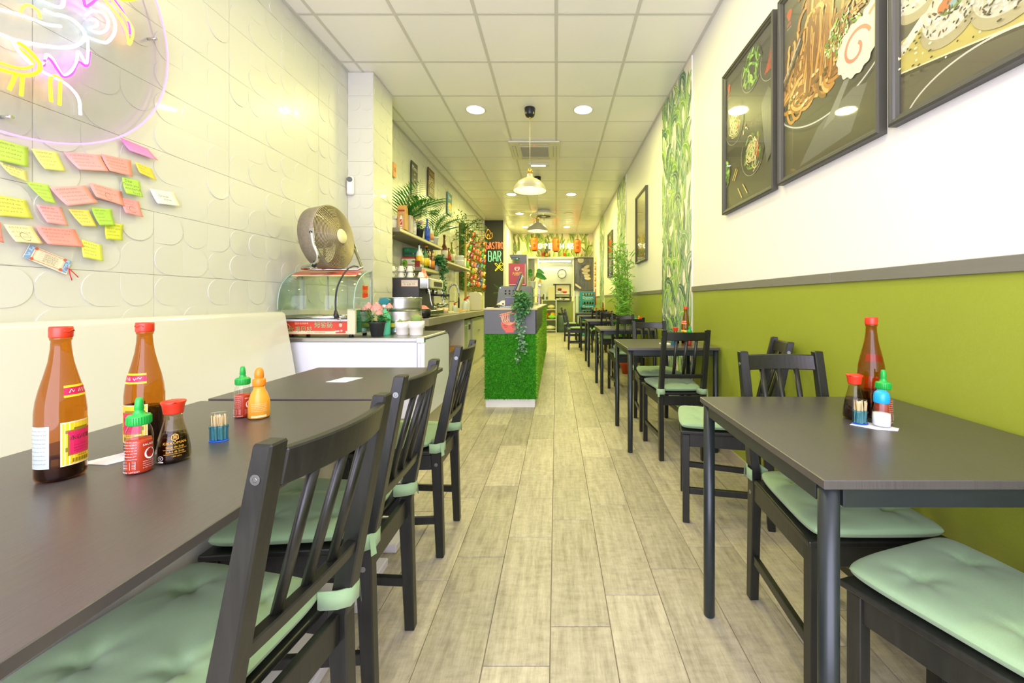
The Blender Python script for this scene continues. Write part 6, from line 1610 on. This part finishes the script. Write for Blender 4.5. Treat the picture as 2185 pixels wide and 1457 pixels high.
for k in range(5): d.stroke([(bx-.070+.017*k, bz+.055), (bx-.074+.017*k, bz+.142)], .007, '#f2a878')
d.stroke([(bx-.10, bz+.128), (bx+.10, bz+.178)], .009, '#f08a5a'); d.stroke([(bx-.10, bz+.110), (bx+.10, bz+.156)], .009, '#f08a5a')
d.build('bowl_logo', ic)
# --- things standing on it
t = T('monitor', 'till monitor seen edge-on, leaning back on the service counter', 'monitor', (-.47, 4.72, IZ), .04)
m = MB(); m.mt = Matrix.Translation((0, 0, .20)) @ Matrix.Rotation(.36, 4, 'Y')
m.box(-.012, .006, -.19, .19, -.13, .20).build('screen', M('screen_black', '#1f2430', .2), t, bevel=.004)
m = MB(); m.mt = Matrix.Translation((0, 0, .20)) @ Matrix.Rotation(.36, 4, 'Y')
m.box(.006, .035, -.17, .17, -.05, .18).build('back_cover', M('monitor_back', '#b3ad84', .45), t, bevel=.008)
MB().bar((.01, 0, .15), (.04, 0, .01), .10, .025, (0, 1, 0)).box(-.08, .12, -.10, .10, 0, .012).build('stand', IRON, t, bevel=.003)
m = MB(); m.mt = Matrix.Translation((0, 0, .20)) @ Matrix.Rotation(.36, 4, 'Y')
m.box(-.0135, -.012, -.175, .175, -.12, .185).build('display', M('display_blue', '#39435c', .1), t)
t = T('privacy_panel', 'grey perforated metal panel standing on the service counter behind the till', 'panel', (0, 5.35, IZ))
m = MB()
def pan(x0, x1, z0, z1, y0, y1): m.box(x0, x1, y0, y1, z0, z1)
MB().prism([(-.795, .0), (-.765, .23), (-.75, .255), (-.73, .268), (-.335, .268), (-.335, 0)], 0, .012, 'y').build('sheet', M('panel_grey', '#6f727c', .5), t, bevel=.003)
MB().prism([(-.335, .0), (-.335, .268), (-.318, .25), (-.318, .0)], 0, .25, 'y').build('side_sheet', M('panel_green_grey', '#5d6f6a', .5), t)
for k in range(3):
    for j in range(2): MB().cyl((-.672+.052*k, -.002, .205-.038*j), (-.672+.052*k, .0, .205-.038*j), .012, n=16).build('vent_hole', M('hole_black', '#1c1d22', .8), t)
MB().cyl((-.742, -.003, .245), (-.742, 0, .245), .006, n=10).build('rivet', CHROME, t)
t = T('menu_stand', 'red menu board with white bowl emblem standing behind the till', 'menu board', (0, 5.52, IZ))
m0 = plane_map((-.652, -.0005, .29), (1, 0, 0), (0, 0, 1))
MB().box(-.652, -.420, 0, .02, .28, .585).build('board', M('menu_red', '#a3343c', .5), t, bevel=.002)
MB().box(-.60, -.47, .004, .016, 0, .28).build('post', IRON, t)
d = Decal(m0, 6e-5); d.rect(.002, .002, .230, .008, '#e6dcc8').rect(.224, .002, .230, .29, '#d9c9b0').disc(.115, .225, .035, .032, '#e9d5c8', 20, 0, PI, 2*PI).arc(.115, .225, .035, .02, 0, PI, .004, '#e9d5c8').stroke([(.08, .235), (.15, .245)], .004, '#e9d5c8').disc(.115, .21, .018, .014, '#a3343c', 12)
d.text('大碗面', .115, .155, .042, '#e8c02a', sx=1.1).text('BIG NOODLE BOWL', .12, .132, .010, '#efe6da')
for k in range(30): d.disc(rp.uniform(.01, .22), rp.uniform(.24, .29), rp.uniform(.003, .009), .004, '#b3462f', 6, rp.uniform(0, 3))
d.build('menu_print', t)
t = T('drink_dispenser', 'dark grey drink dispenser with notched front and green light behind the menu board', 'dispenser', (0, 5.80, IZ))
MB().prism([(-.675, .735), (-.427, .735), (-.427, 0), (-.675, 0), (-.675, .585), (-.545, .605), (-.528, .62), (-.528, .68), (-.55, .69), (-.66, .69)], 0, .22, 'y').build('housing', M('dispenser_grey', '#5b5b60', .45), t, bevel=.003)
MB().box(-.425, -.418, .0, .22, 0, .735).build('side_trim', M('cream_door'), t)
MB().box(-.65, -.545, -.003, .02, .668, .686).build('nozzle_bar', M('bar_green', '#2c5a34', .3), t)
MB().cyl((-.562, -.006, .677), (-.562, .0, .677), .009, n=12).build('status_light', M('green_led', '#22d070', emit=3), t)
MB().prism([(-.67, .58), (-.54, .60), (-.55, .625), (-.58, .62)], .02, .18, 'y').build('drip_spout', IRON, t)
tag(MB().box(-.56, -.45, 4.40, 4.47, IZ+.001, IZ+.115).build('napkin_box', M('violet_grey', '#5b5872', .45), bevel=.004), 'violet grey square holder on the service counter beside the till', 'holder')
t = T('computer_mouse', 'black computer mouse on the service counter', 'mouse', (-.62, 4.36, IZ))
MB().lathe([(.055*math.cos(PI/2*k/7), .034*math.sin(PI/2*k/7)) for k in range(8)], n=22, sx=1, sy=.62).build('shell', M('mouse_black', '#202228', .2), t)
MB().box(-.002, .002, -.03, .0, .028, .033).build('scroll_wheel', M('hole_black'), t)
t = T('keyboard', 'pale slim keyboard tilted on the service counter under the monitor', 'keyboard', (-.50, 4.28, IZ), .15)
MB().prism([(-.10, 0), (.10, .0), (.10, .03), (-.10, .012)], -.07, .07, 'y').build('base', M('kb_grey', '#9aa0ae', .4), t, bevel=.003)
m = MB()
for i in range(9):
    for j in range(4): m.box(-.09+.02*i, -.074+.02*i, -.06+.03*j, -.035+.03*j, .017+.0018*i, .022+.0018*i)
m.build('keys', M('kb_keys', '#3b3f4c', .5), t, kind='stuff')
t = T('paper_roll', 'white till roll beside the violet grey holder', 'paper roll', (-.605, 4.62, IZ+.04)); MB().cyl((0, -.04, 0), (0, .04, 0), .039, n=22).build('roll', M('paper'), t); MB().cyl((0, -.041, 0), (0, -.0395, 0), .010, n=12).build('core', M('hole_black'), t)
lath('wooden_dish', 'cream upturned dish at the left end of the service counter', 'dish', [(.07, 0), (.068, .02), (.05, .045), (.02, .055), (.001, .056)], M('cream_door'), (-.655, 4.85, IZ+.001), 24)
tag(MB().box(-.72, -.66, 4.15, 4.22, IZ+.0005, IZ+.008).build('note_pad', M('paper'), bevel=.001), 'white note pad at the front left corner of the service counter', 'note pad')
# trailing ivy over the front edge
t = T('trailing_ivy', 'trailing green ivy hanging over the front of the grass counter', 'plant', (0, 0, 0))
pot(MB(), .035, .045, .08).build('pot', M('black_pot'), t).location = (-.345, 4.19, IZ+.001)
m = MB(); ivy(m, [[(-.345, 4.19, 1.08), (-.36, 4.14, 1.14), (-.40, 4.08, 1.08), (-.41, 4.045, 1.0)], [(-.345, 4.19, 1.08), (-.33, 4.13, 1.13), (-.30, 4.07, 1.05), (-.29, 4.045, .97)], [(-.345, 4.19, 1.08), (-.35, 4.1, 1.10), (-.35, 4.05, 1.0), (-.35, 4.04, .92)], [(-.35, 4.2, 1.1), (-.38, 4.18, 1.16), (-.40, 4.15, 1.12)], [(-.34, 4.2, 1.1), (-.31, 4.18, 1.14), (-.29, 4.14, 1.08)]], rp, .042, 6, .034)
m.build('foliage', LEAFD, t, fix=False, kind='stuff')
m = MB(); ivy(m, [[(-.37, 4.045, .99), (-.375, 4.04, .88), (-.355, 4.04, .78), (-.37, 4.04, .66), (-.38, 4.04, .55), (-.392, 4.04, .47)], [(-.33, 4.045, .95), (-.325, 4.04, .84), (-.34, 4.04, .74), (-.325, 4.04, .64), (-.33, 4.04, .57)], [(-.35, 4.04, .95), (-.36, 4.04, .80), (-.35, 4.04, .68), (-.36, 4.04, .60)], [(-.40, 4.045, .98), (-.40, 4.04, .90), (-.395, 4.04, .82)]], rp, .036, 2, .016)
m.build('hanging_stems', M('ivy_pale', '#6f9a72', .45, var=.35), t, fix=False, kind='stuff')
# far end of the counter
t = T('acrylic_display', 'clear acrylic display box at the far end of the service counter', 'display case', (-.43, 6.75, IZ))
MB().box(-.07, .13, 0, .5, 0, .29).build('box', CLEARG, t, fix=False); MB().box(-.065, .125, .005, .495, .001, .012).build('floor_plate', LACQ, t); MB().box(-.065, .125, .005, .495, .15, .158).build('shelf', M('pale_shelf'), t)
for q in ((-.07, 0), (.13, 0), (-.07, .5), (.13, .5)): MB().box(q[0]-.003, q[0]+.003, q[1]-.003, q[1]+.003, 0, .29).build('edge', STEEL, t)
for k in range(3): lath('display_bowl', ('left', 'middle', 'right')[k]+' small bowl inside the acrylic display box', 'bowl', [(.015, 0), (.028, .03), (.025, .03), (.001, .006)], CUP, (-.455+.06*k, 6.85, IZ+.0125), 14)
t = T('peace_lily', 'broad leaved green plant in a white pot on the acrylic display box', 'plant', (-.42, 7.05, IZ+.2905))
pot(MB(), .05, .06, .12).build('pot', WPOT, t)
m = MB()
for k in range(13):
    a = k*2*PI/13+rp.uniform(-.2, .2); e = rp.uniform(.6, 1.3); ln = rp.uniform(.12, .24); dv = Vector((math.cos(a)*math.cos(e), math.sin(a)*math.cos(e)*.5, math.sin(e)))
    q_ = Vector((0, 0, .1)); e_ = q_+dv*ln; m.tube([q_, e_], .003, 4)
    L_ = rp.uniform(.13, .19); d2 = (dv+Vector((.4 if math.cos(a) > 0 else -.4, 0, -.5))).normalized(); sd = d2.cross(Vector((0, -1, .3))).normalized()
    def lf(u, v): w_ = .05*math.sin(PI*min(.98, .08+.9*u))**.8; return e_+d2*L_*u+sd*w_*(2*v-1)+Vector((0, -1, .3))*(abs(2*v-1)*.012)+Vector((0, 0, -.10*u*u))
    m2 = MB().grid(lf, 8, 4).build('leaf', LEAFG, t, fix=False)
m.build('stems', STEM, t, fix=False)
palm('potted_palm', 'bright green leafy plant left of the red menu board', (-.70, 6.15, IZ+.0005), rp, 8, .34, (2.6, 3.2, 3.8, 2.0, 1.2, 3.4), WPOT)
lath('green_bottle', 'slim dark green capped bottle left of the red menu board', 'bottle', [(.018, 0), (.02, .01), (.02, .22), (.010, .26), (.012, .265), (.012, .30), (.001, .30)], M('slim_bottle', '#2c6b3c', .3), (-.60, 6.06, IZ+.0005), 14)
lath('red_cap_bottle', 'clear sauce bottle with red cap beyond the acrylic display box', 'bottle', [(.03, 0), (.03, .12), (.02, .16), (.018, .2), (.001, .2)], M('red_bottle', '#c2503a', .3), (-.33, 7.6, IZ+.0005), 14)

# ---------------------------------------------------------------- ceiling fittings
def downlight(x, y, on, label):
    t = T('downlight', label, 'ceiling light', (x, y, HC-.006), 0, 'round recessed ceiling lights')
    MB().lathe([(.098, 0), (.112, -.002), (.114, -.006), (.108, -.010), (.096, -.006)], n=36, closed=True).build('rim', M('light_rim', '#d9d7c8', .4), t)
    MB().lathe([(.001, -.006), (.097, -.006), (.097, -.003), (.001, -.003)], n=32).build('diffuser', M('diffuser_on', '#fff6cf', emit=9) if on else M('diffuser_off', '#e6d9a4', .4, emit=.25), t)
    if on: area_light('downlight_lamp', (x, y, HC-.028), (0, 0, 0), DOWN_W*(.35 if y < 1 else .7 if y < 4 else 1.0 if y < 6 else 1.7), LAMP_COL, .18, shape='DISK')
for y, nm in ((.9, 'nearest'), (2.7, 'second'), (4.5, 'third'), (8.1, 'fourth'), (9.9, 'fifth'), (11.7, 'farthest')):
    for x, sd in ((-.9, 'bar side'), (.3, 'table side')):
        on = not (y == 9.9 and x > 0)
        downlight(x, y, on, '%s round ceiling light, %s pair from the shop front, %s' % ('lit' if on else 'unlit', nm, sd))
def pendant(x, y, zr, label):
    t = T('pendant_lamp', label, 'lamp', (x, y, 0), 0, 'pendant lamps over the aisle')
    MB().lathe([(.058, HC-.007), (.060, HC-.012), (.054, HC-.075), (.044, HC-.098), (.018, HC-.104), (.001, HC-.104)], n=28).build('ceiling_cup', M('cup_black', '#1e1f24', .3), t)
    MB().cyl((0, 0, HC-.10), (0, 0, HC-.125), .008, n=10).build('cord_grip', M('brass', '#c9a24a', .3, metal=1), t)
    MB().cyl((0, 0, zr+.235), (0, 0, HC-.11), .0035, n=8).build('cord', M('cord_beige', '#b5a888', .6), t)
    m = MB().lathe([(.012, zr+.245), (.022, zr+.238), (.022, zr+.20)], n=16)
    for k in range(6): m.cyl((.026*math.cos(k*PI/3), .026*math.sin(k*PI/3), zr+.185), (.026*math.cos(k*PI/3), .026*math.sin(k*PI/3), zr+.23), .0035, n=6)
    m.build('socket', M('brass'), t)
    MB().lathe([(.03, zr+.19), (.034, zr+.185), (.034, zr+.160), (.050, zr+.146), (.085, zr+.130), (.125, zr+.105), (.158, zr+.070), (.177, zr+.032), (.186, zr+.004), (.189, zr), (.181, zr+.004), (.171, zr+.034), (.150, zr+.068), (.118, zr+.099), (.08, zr+.122), (.03, zr+.14)], n=48, closed=True).build('shade', M('grey_enamel', '#a29c86', .35, coat=.2), t)
    MB().lathe([(.001, zr+.045), (.025, zr+.05), (.035, zr+.075), (.02, zr+.11), (.015, zr+.13)], n=18).build('bulb', M('bulb_glow', '#fff0c0', emit=8), t)
    l = bpy.data.lights.new('pendant_bulb', 'POINT'); l.energy = PEND_W; l.color = (1, .9, .55); l.shadow_soft_size = .03
    o = bpy.data.objects.new('pendant_bulb', l); COL.objects.link(o); o.location = (x, y, zr+.02)
pendant(-.293, 4.47, 2.295, 'grey enamel pendant lamp nearest the front over the aisle')
pendant(-.324, 6.97, 2.275, 'grey enamel pendant lamp hanging farther back over the aisle')
# air conditioner cassette
t = T('ceiling_air_conditioner', 'square white ceiling air conditioner cassette', 'air conditioner', (-.30, 5.70, HC))
MB().prism([(-.345, -.345), (.345, -.345), (.345, .345), (-.345, .345)], -.034, -.009, 'z').build('panel', M('ac_white', '#d9d6c6', .4), t, bevel=.012, seg=2)
MB().box(-.21, .21, -.21, .21, -.040, -.034).build('grille_frame', M('ac_white'), t, bevel=.003)
m = MB()
for k in range(22): m.box(-.19, .19, -.185+.017*k, -.178+.017*k, -.045, -.040)
m.build('intake_grille', M('ac_grille', '#a8a596', .6), t, kind='stuff')
for k, (x0, x1, y0, y1) in enumerate(((-.20, .20, -.30, -.255), (-.20, .20, .255, .30), (-.30, -.255, -.20, .20), (.255, .30, -.20, .20))):
    o = MB().box(x0, x1, y0, y1, -.0365, -.034).build('air_slot', M('ac_slot', '#77766a', .6), t)
    MB().box(x0+.004, x1-.004, y0+.006, y1-.006, -.041, -.0365).build('flap', M('ac_white'), o)
MB().cyl((0, -.225, -.043), (0, -.225, -.038), .006, n=10).build('status_light', M('red_led', '#ff3a20', emit=3), t)
t = T('emergency_light', 'slim lit emergency light on the ceiling behind the air conditioner', 'light', (-.28, 6.30, HC-.0055))
MB().box(-.17, .17, -.06, .06, -.03, 0).build('body', M('ac_white'), t, bevel=.006)
MB().box(-.11, .11, -.02, .02, -.036, -.03).build('lit_strip', M('cool_strip', '#e6fbff', emit=4), t)
t = T('round_ceiling_diffuser', 'round white ceiling air cassette with four lugs above the second pendant', 'air conditioner', (-.30, 9.55, HC))
MB().lathe([(.15, -.006), (.15, -.05), (.20, -.055), (.20, -.07), (.001, -.07)], n=32).build('neck', M('ac_white'), t)
MB().lathe([(.001, -.12), (.16, -.12), (.17, -.155), (.30, -.165), (.325, -.14), (.30, -.105), (.10, -.095), (.001, -.095)], n=40).build('disc', M('ac_white'), t)
MB().lathe([(.06, -.150), (.165, -.150), (.165, -.156), (.06, -.156)], n=32, closed=True).build('black_ring', M('ring_dark', '#55523a', .6), t)
MB().lathe([(.001, -.15), (.06, -.15), (.05, -.165), (.001, -.168)], n=24).build('centre_cap', M('ac_white'), t)
for k in range(4):
    a = PI/4+k*PI/2; MB().cyl((.14*math.cos(a), .14*math.sin(a), -.10), (.14*math.cos(a), .14*math.sin(a), -.06), .01, n=8).build('spacer', M('brass'), t)
    a = k*PI/2; MB().prism([(-.02, -.14), (.02, -.14), (.014, -.19), (-.014, -.19)], -.004, .004, 'y').build('lug', M('ac_white'), t).matrix_local = Matrix.Translation((.325*math.cos(a), .325*math.sin(a), 0)) @ Matrix.Rotation(a+PI/2, 4, 'Z')

# ---------------------------------------------------------------- lanterns, sign and ledge bottles at the back
LANT = M('lantern_orange', '#e4560f', .6, emit=.15)
for k, (px, py) in enumerate(((1140, 521), (1186, 522.5), (1231.5, 525.5))):
    Y = 12.3; x = (px-CX)*Y/F; z = CZ-(py-CY)*Y/F
    t = T('paper_lantern', 'orange paper lantern with black characters, %s of three before the leaf wallpaper' % ('left', 'middle', 'right')[k], 'lantern', (x, Y, z), (0, .7, 0)[k], 'paper lanterns at the back')
    prof = []
    for i in range(25):
        v = -.19+.38*i/24; e = abs(v)/.205; r = .112*(1-max(0, e-.35)**2*1.15)**.5 if e > .35 else .112
        prof.append((r*(1 if i % 2 else .965), v))
    MB().lathe([(.055, -.19)]+prof+[(.055, .19)], n=28).build('paper_body', LANT, t)
    for s in (-1, 1): MB().lathe([(.058, .185), (.06, .19), (.06, .212), (.001, .213)], n=20).build('end_ring', M('ring_black', '#3a2410', .5), t).scale = (1, 1, s)
    MB().cyl((0, 0, .21), (0, 0, HC-.008-z), .003, n=5).build('cord', M('lantern_cord', '#e09a2a', .6), t)
    d = Decal(cyl_map(.114, -PI/2, 0), 3e-4); d.text('料', 0, .07, .105, '#2a1606').text('理', 0, -.06, .105, '#2a1606'); d.build('characters', t)
t = T('neon_word_sign', 'white double line neon letters behind the lanterns on the leaf wallpaper', 'sign')
SY = YB-.03
def zs(x, y): return ((1080+x/10.405-CX)*SY/F, SY, CZ-(490+y/10.405-CY)*SY/F)
SWN = M('sign_white', '#fffdf0', emit=2.6)
def sletter(c, x0, x1, y0, y1):
    for q in (0, 1):
        m = MB()
        for path in seg_letter(c, x0+q*16, x1-q*16, y0+q*16, y1-q*14): m.tube([zs(*p) for p in path], .0065, 6)
        m.build('letter', SWN, t)
for c, x0, x1 in (('O', 705, 795), ('?', 835, 915), ('E', 945, 1030), ('H', 1195, 1275), ('A', 1335, 1415), ('S', 1435, 1510)): sletter(c, x0, x1, 305, 420)
MB().tube([zs(535, 352), zs(562, 386)], .02, 6).build('letter', SWN, t)
for px, nm, c, c2, h in ((1159, 'yellow beer bottle with red star on the ledge, leftmost', '#c9a22a', '#d8412a', .26), (1166.5, 'brown stubby bottle on the ledge beside the yellow one', '#7a5a1c', '#e0c22a', .24), (1204.5, 'yellow beer bottle with red star on the ledge, right of the middle lantern', '#c9a22a', '#d8412a', .26), (1211.5, 'pale green bottle on the ledge, rightmost', '#a8b83a', '#6fae2a', .25)):
    spirit(nm, (px-CX)*(YB-.05)/F, YB-.05, 2.46, h, .036, c, c2, '#5a3a1c', grp='bottles on the header ledge')
t = T('bun_figure', 'white bun ornament with a red band at the left end of the ledge', 'ornament', ((1107.5-CX)*(YB-.045)/F, YB-.045, 2.4605))
MB().lathe([(.09, .06), (.095, .09), (.08, .15), (.045, .19), (.001, .20)], n=22, sy=.45).build('bun', CUP, t)
MB().lathe([(.10, 0), (.105, .03), (.095, .06), (.001, .06)], n=22, sy=.42).build('red_band', REDP, t)
t = T('fish_garland', 'red and gold hanging fish and firecracker garland by the dumpling poster', 'ornament', ((1273-CX)*12.0/F, 12.0, 0))
z0 = CZ+100*12/F
MB().cyl((0, 0, z0-1.5), (0, 0, HC-.3), .004, n=5).build('cord', M('red_cord'), t)
for k in range(9):
    zz = z0-.30-.085*k
    for s in (-1, 1): MB().cyl((s*.05, -.02, zz-.02), (s*.012, 0, zz+.05), .024, n=9).build('firecracker', M('cracker_'+str(k % 2), ('#f0601a', '#f2b01e')[k % 2], .4), t)
MB().lathe([(.001, z0-.28), (.04, z0-.22), (.05, z0-.16), (.03, z0-.08), (.001, z0-.04)], n=14, sy=.5).build('gold_fish', M('fish_gold', '#f0a020', .4), t)
for k in range(7): MB().cyl((-.04+.013*k, 0, z0-1.06), (-.045+.015*k, .0, z0-1.55), .008, n=5).build('tassel_strand', M('tassel_red', '#e01f1a', .6), t)

# ---------------------------------------------------------------- blue crates by the end wall
CRM = M('crate_blue', '#1f8fa8', .45)
cr = None
for k in range(5):
    lb = 'turquoise bottle crate, %s of the stack by the end wall' % ('lowest', 'second', 'third', 'fourth', 'topmost')[k]
    loc = ((1254.5-CX)*12.2/F, 12.34, .0+.268*k)
    if cr is None:
        cr = T('bottle_crate', lb, 'crate', loc, 0, 'turquoise bottle crates'); W2, D2, H2 = .235, .17, .262
        for s in (-1, 1):
            y = s*(D2-.008)
            MB().box(-W2, W2, y-.008, y+.008, 0, .15).box(-W2, W2, y-.008, y+.008, .225, H2).box(-W2, -W2+.07, y-.008, y+.008, .15, .225).box(W2-.07, W2, y-.008, y+.008, .15, .225).build('long_side', CRM, cr)
            x = s*(W2-.008)
            MB().box(x-.008, x+.008, -D2, D2, 0, .18).box(x-.008, x+.008, -D2, D2, .26, H2).box(x-.008, x+.008, -D2, -D2+.09, .18, .26).box(x-.008, x+.008, D2-.09, D2, .18, .26).build('short_side', CRM, cr)
        MB().box(-W2, W2, -D2, D2, 0, .01).build('bottom', CRM, cr)
        for x in (-W2, -W2+.05, W2-.05, W2): MB().box(x-.006, x+.006, -D2-.006, -D2+.004, .01, H2-.01).build('rib', CRM, cr)
        d = Decal(plane_map((-W2, -D2-.0005, 0), (1, 0, 0), (0, 0, 1)), 2e-4); d.text('Damm', W2, .085, .10, '#dfe8dc', sx=1.2).rect(.12, .03, .36, .036, '#dfe8dc'); d.build('crate_lettering', cr)
        m = MB()
        for i in range(5):
            for j in range(3): m.lathe([(.028, .012), (.03, .15), (.012, .19), (.012, .23), (.001, .23)], (-.17+.085*i, -.1+.1*j, 0), 8)
        m.build('bottle_necks', M('crate_bottle', '#3a3424', .3), cr, kind='stuff')
    else: dup(cr, loc, 0, lb)
tag(MB().box(.62, .70, YB-.35, YB-.06, 0, 1.25).build('tall_cabinet', M('pale_blue_metal', '#c9d6d2', .4), bevel=.006), 'tall narrow pale cabinet side left of the blue crates', 'cabinet')

# ---------------------------------------------------------------- bamboo in a terracotta pot
t = T('potted_bamboo', 'tall artificial bamboo in an orange terracotta pot by the green wall', 'plant', (1.035, 5.99, 0))
MB().lathe([(.001, 0), (.055, 0), (.085, .135), (.098, .137), (.102, .18), (.094, .18), (.088, .15), (.001, .15)], n=24).build('pot', M('terracotta_plastic', '#c9501c', .5), t)
MB().lathe([(.086, .15), (.001, .158)], n=16).build('soil', SOIL, t)
m = MB()
for k in range(14):
    a = rp.uniform(0, 6.28); tx, ty = rp.uniform(-.22, .07), rp.uniform(-.32, .25); top = rp.uniform(1.25, 1.98)
    st_ = smooth([(.03*math.cos(a), .03*math.sin(a), .15), (.4*tx, .4*ty, top*.5), (tx, ty, top)], 8)
    MB().tube(st_, [.006*(1-.6*i/len(st_)) for i in range(len(st_))], 6).build('cane', STEM, t)
    for i, p in enumerate(st_):
        if p[2] < .45: continue
        for j in range(6):
            b_ = rp.uniform(0, 6.28); e = rp.uniform(-.7, .9)
            m.leaf(Vector(p)+Vector((rp.uniform(-.04, .04), rp.uniform(-.04, .04), rp.uniform(-.06, .06))), (math.cos(b_)*math.cos(e)*.8-.1, math.sin(b_)*math.cos(e), math.sin(e)), (0, -1, .4), rp.uniform(.09, .17), .016, .15)
o = m.build('foliage', LEAFL, t, fix=False, kind='stuff')
for v in o.data.vertices: v.co.x = min(v.co.x, XR-1.035-.02)

# ---------------------------------------------------------------- kitchen rack, barrel, odds and ends
rk = T('metal_rack', 'grey metal rack with four shelves of bags in the kitchen opening', 'rack', (-.24, 13.72, 0)); RW = .235; RKM = M('rack_grey', '#c9cdb8', .4, metal=.2)
for x in (-RW, RW):
    for y in (-.15, .2): MB().box(x-.018, x+.018, y-.018, y+.018, 0, 1.11).build('post', RKM, rk)
for z in (.06, .43, .77, 1.09): MB().box(-RW, RW, -.165, .215, z-.02, z+.01).build('shelf', RKM, rk, bevel=.003)
def sack(name, label, c, s, col, seed, grp):
    r_ = random.Random(seed)
    def f(u, v):
        a = 2*PI*u; q = math.sin(PI*min(.98, max(.02, v))); k = 1+.12*math.sin(3*a+seed)+.08*math.sin(7*a+v*5)
        return (s[0]*q**.6*k*math.cos(a), s[1]*q**.6*k*math.sin(a), s[2]*v)
    return tag(MB().grid(f, 20, 10).build(name, M(col[0], col[1], .6), loc=c, fix=False), label, 'bag', grp)
for i, (nm, lb, x, z, s, c) in enumerate((('orange_bag', 'bright orange food bag, left on the second rack shelf from the floor', -.118, .44, (.095, .12, .28), ('bag_orange', '#e8901c')), ('orange_bag', 'yellow orange food bag, right on the second rack shelf from the floor', .115, .44, (.095, .12, .26), ('bag_amber', '#e0a824')), ('green_bag', 'lime green packet in front on the second rack shelf', .09, .46, (.12, .04, .13), ('bag_lime', '#7fd02a')), ('cream_sack', 'cream folded sack on the third rack shelf', .075, .78, (.12, .14, .15), ('sack_cream', '#d9cf9a')), ('orange_bag', 'orange packet at the left of the third rack shelf', -.155, .78, (.055, .10, .14), ('bag_orange', '')), ('cream_sack', 'white and green crumpled sack on the lowest rack shelf', .03, .07, (.19, .14, .16), ('sack_white', '#dde2c4')))):
    sack(nm, lb, (-.24+x, 13.70-(.16 if nm == 'green_bag' else 0), z+.0005), s, c, i+1, 'bags on the kitchen rack')
lath('spray_can', 'pale can with a lime cap on top of the kitchen rack', 'can', [(.03, 0), (.03, .17), (.024, .18), (.024, .22), (.001, .22)], M('can_pale', '#cfe6d8', .4), (-.385, 13.66, 1.1005), 14)
COL.objects['spray_can']['label'] = 'pale upright can on top of the kitchen rack'
tag(MB().box(-.28, -.05, 13.84, 13.88, 1.1005, 1.55).build('cutting_board', M('pale_board', '#e3dcae', .6), bevel=.004), 'pale wooden board standing on top of the kitchen rack', 'board')
lath('dark_jar', 'small dark jar behind the pale can on the kitchen rack', 'jar', [(.04, 0), (.045, .12), (.03, .15), (.03, .19), (.001, .19)], M('jar_dark', '#6b5a4a', .4), (-.43, 13.80, 1.1005), 14)
br = T('lidded_barrel', 'dark green grey lidded barrel beside the kitchen rack', 'barrel', (.21, 13.72, 0))
MB().lathe([(.16, 0), (.185, .02), (.19, .15), (.185, .17), (.19, .19), (.19, .50), (.17, .56), (.13, .60), (.001, .61)], n=32).build('body', M('barrel_green', '#4a5f50', .4), br)
MB().lathe([(.14, .59), (.145, .60), (.145, .65), (.13, .66), (.001, .665)], n=28).build('lid', M('barrel_lid', '#33402f', .5), br)
MB().tube([(-.15, -.1, .62), (-.06, -.18, .645), (.06, -.18, .645), (.15, -.1, .62)], .008, 6).build('handle', IRON, br)
tag(MB().box(.50, .56, YB-.05, YB-.021, 1.05, 1.20).build('switch_box', M('cream_plastic'), bevel=.004), 'small cream switch box on the jamb beside the kitchen opening', 'switch').location = (.0, 0, 0)
ks = T('kitchen_shelf', 'small cream shelf on the left kitchen wall', 'shelf', (-.60, 13.2, 1.62)); MB().box(0, .12, 0, .6, 0, .03).build('board', CREAM, ks, bevel=.002)
for y in (.1, .5): MB().box(0, .10, y-.01, y+.01, -.06, 0).build('bracket', STEEL, ks)
tag(MB().box(-.57, -.50, 13.45, 13.7, 1.651, 1.78).build('storage_box', M('amber_box', '#d9b45a', .5), bevel=.004), 'amber box on the small kitchen shelf', 'box')
SP = None
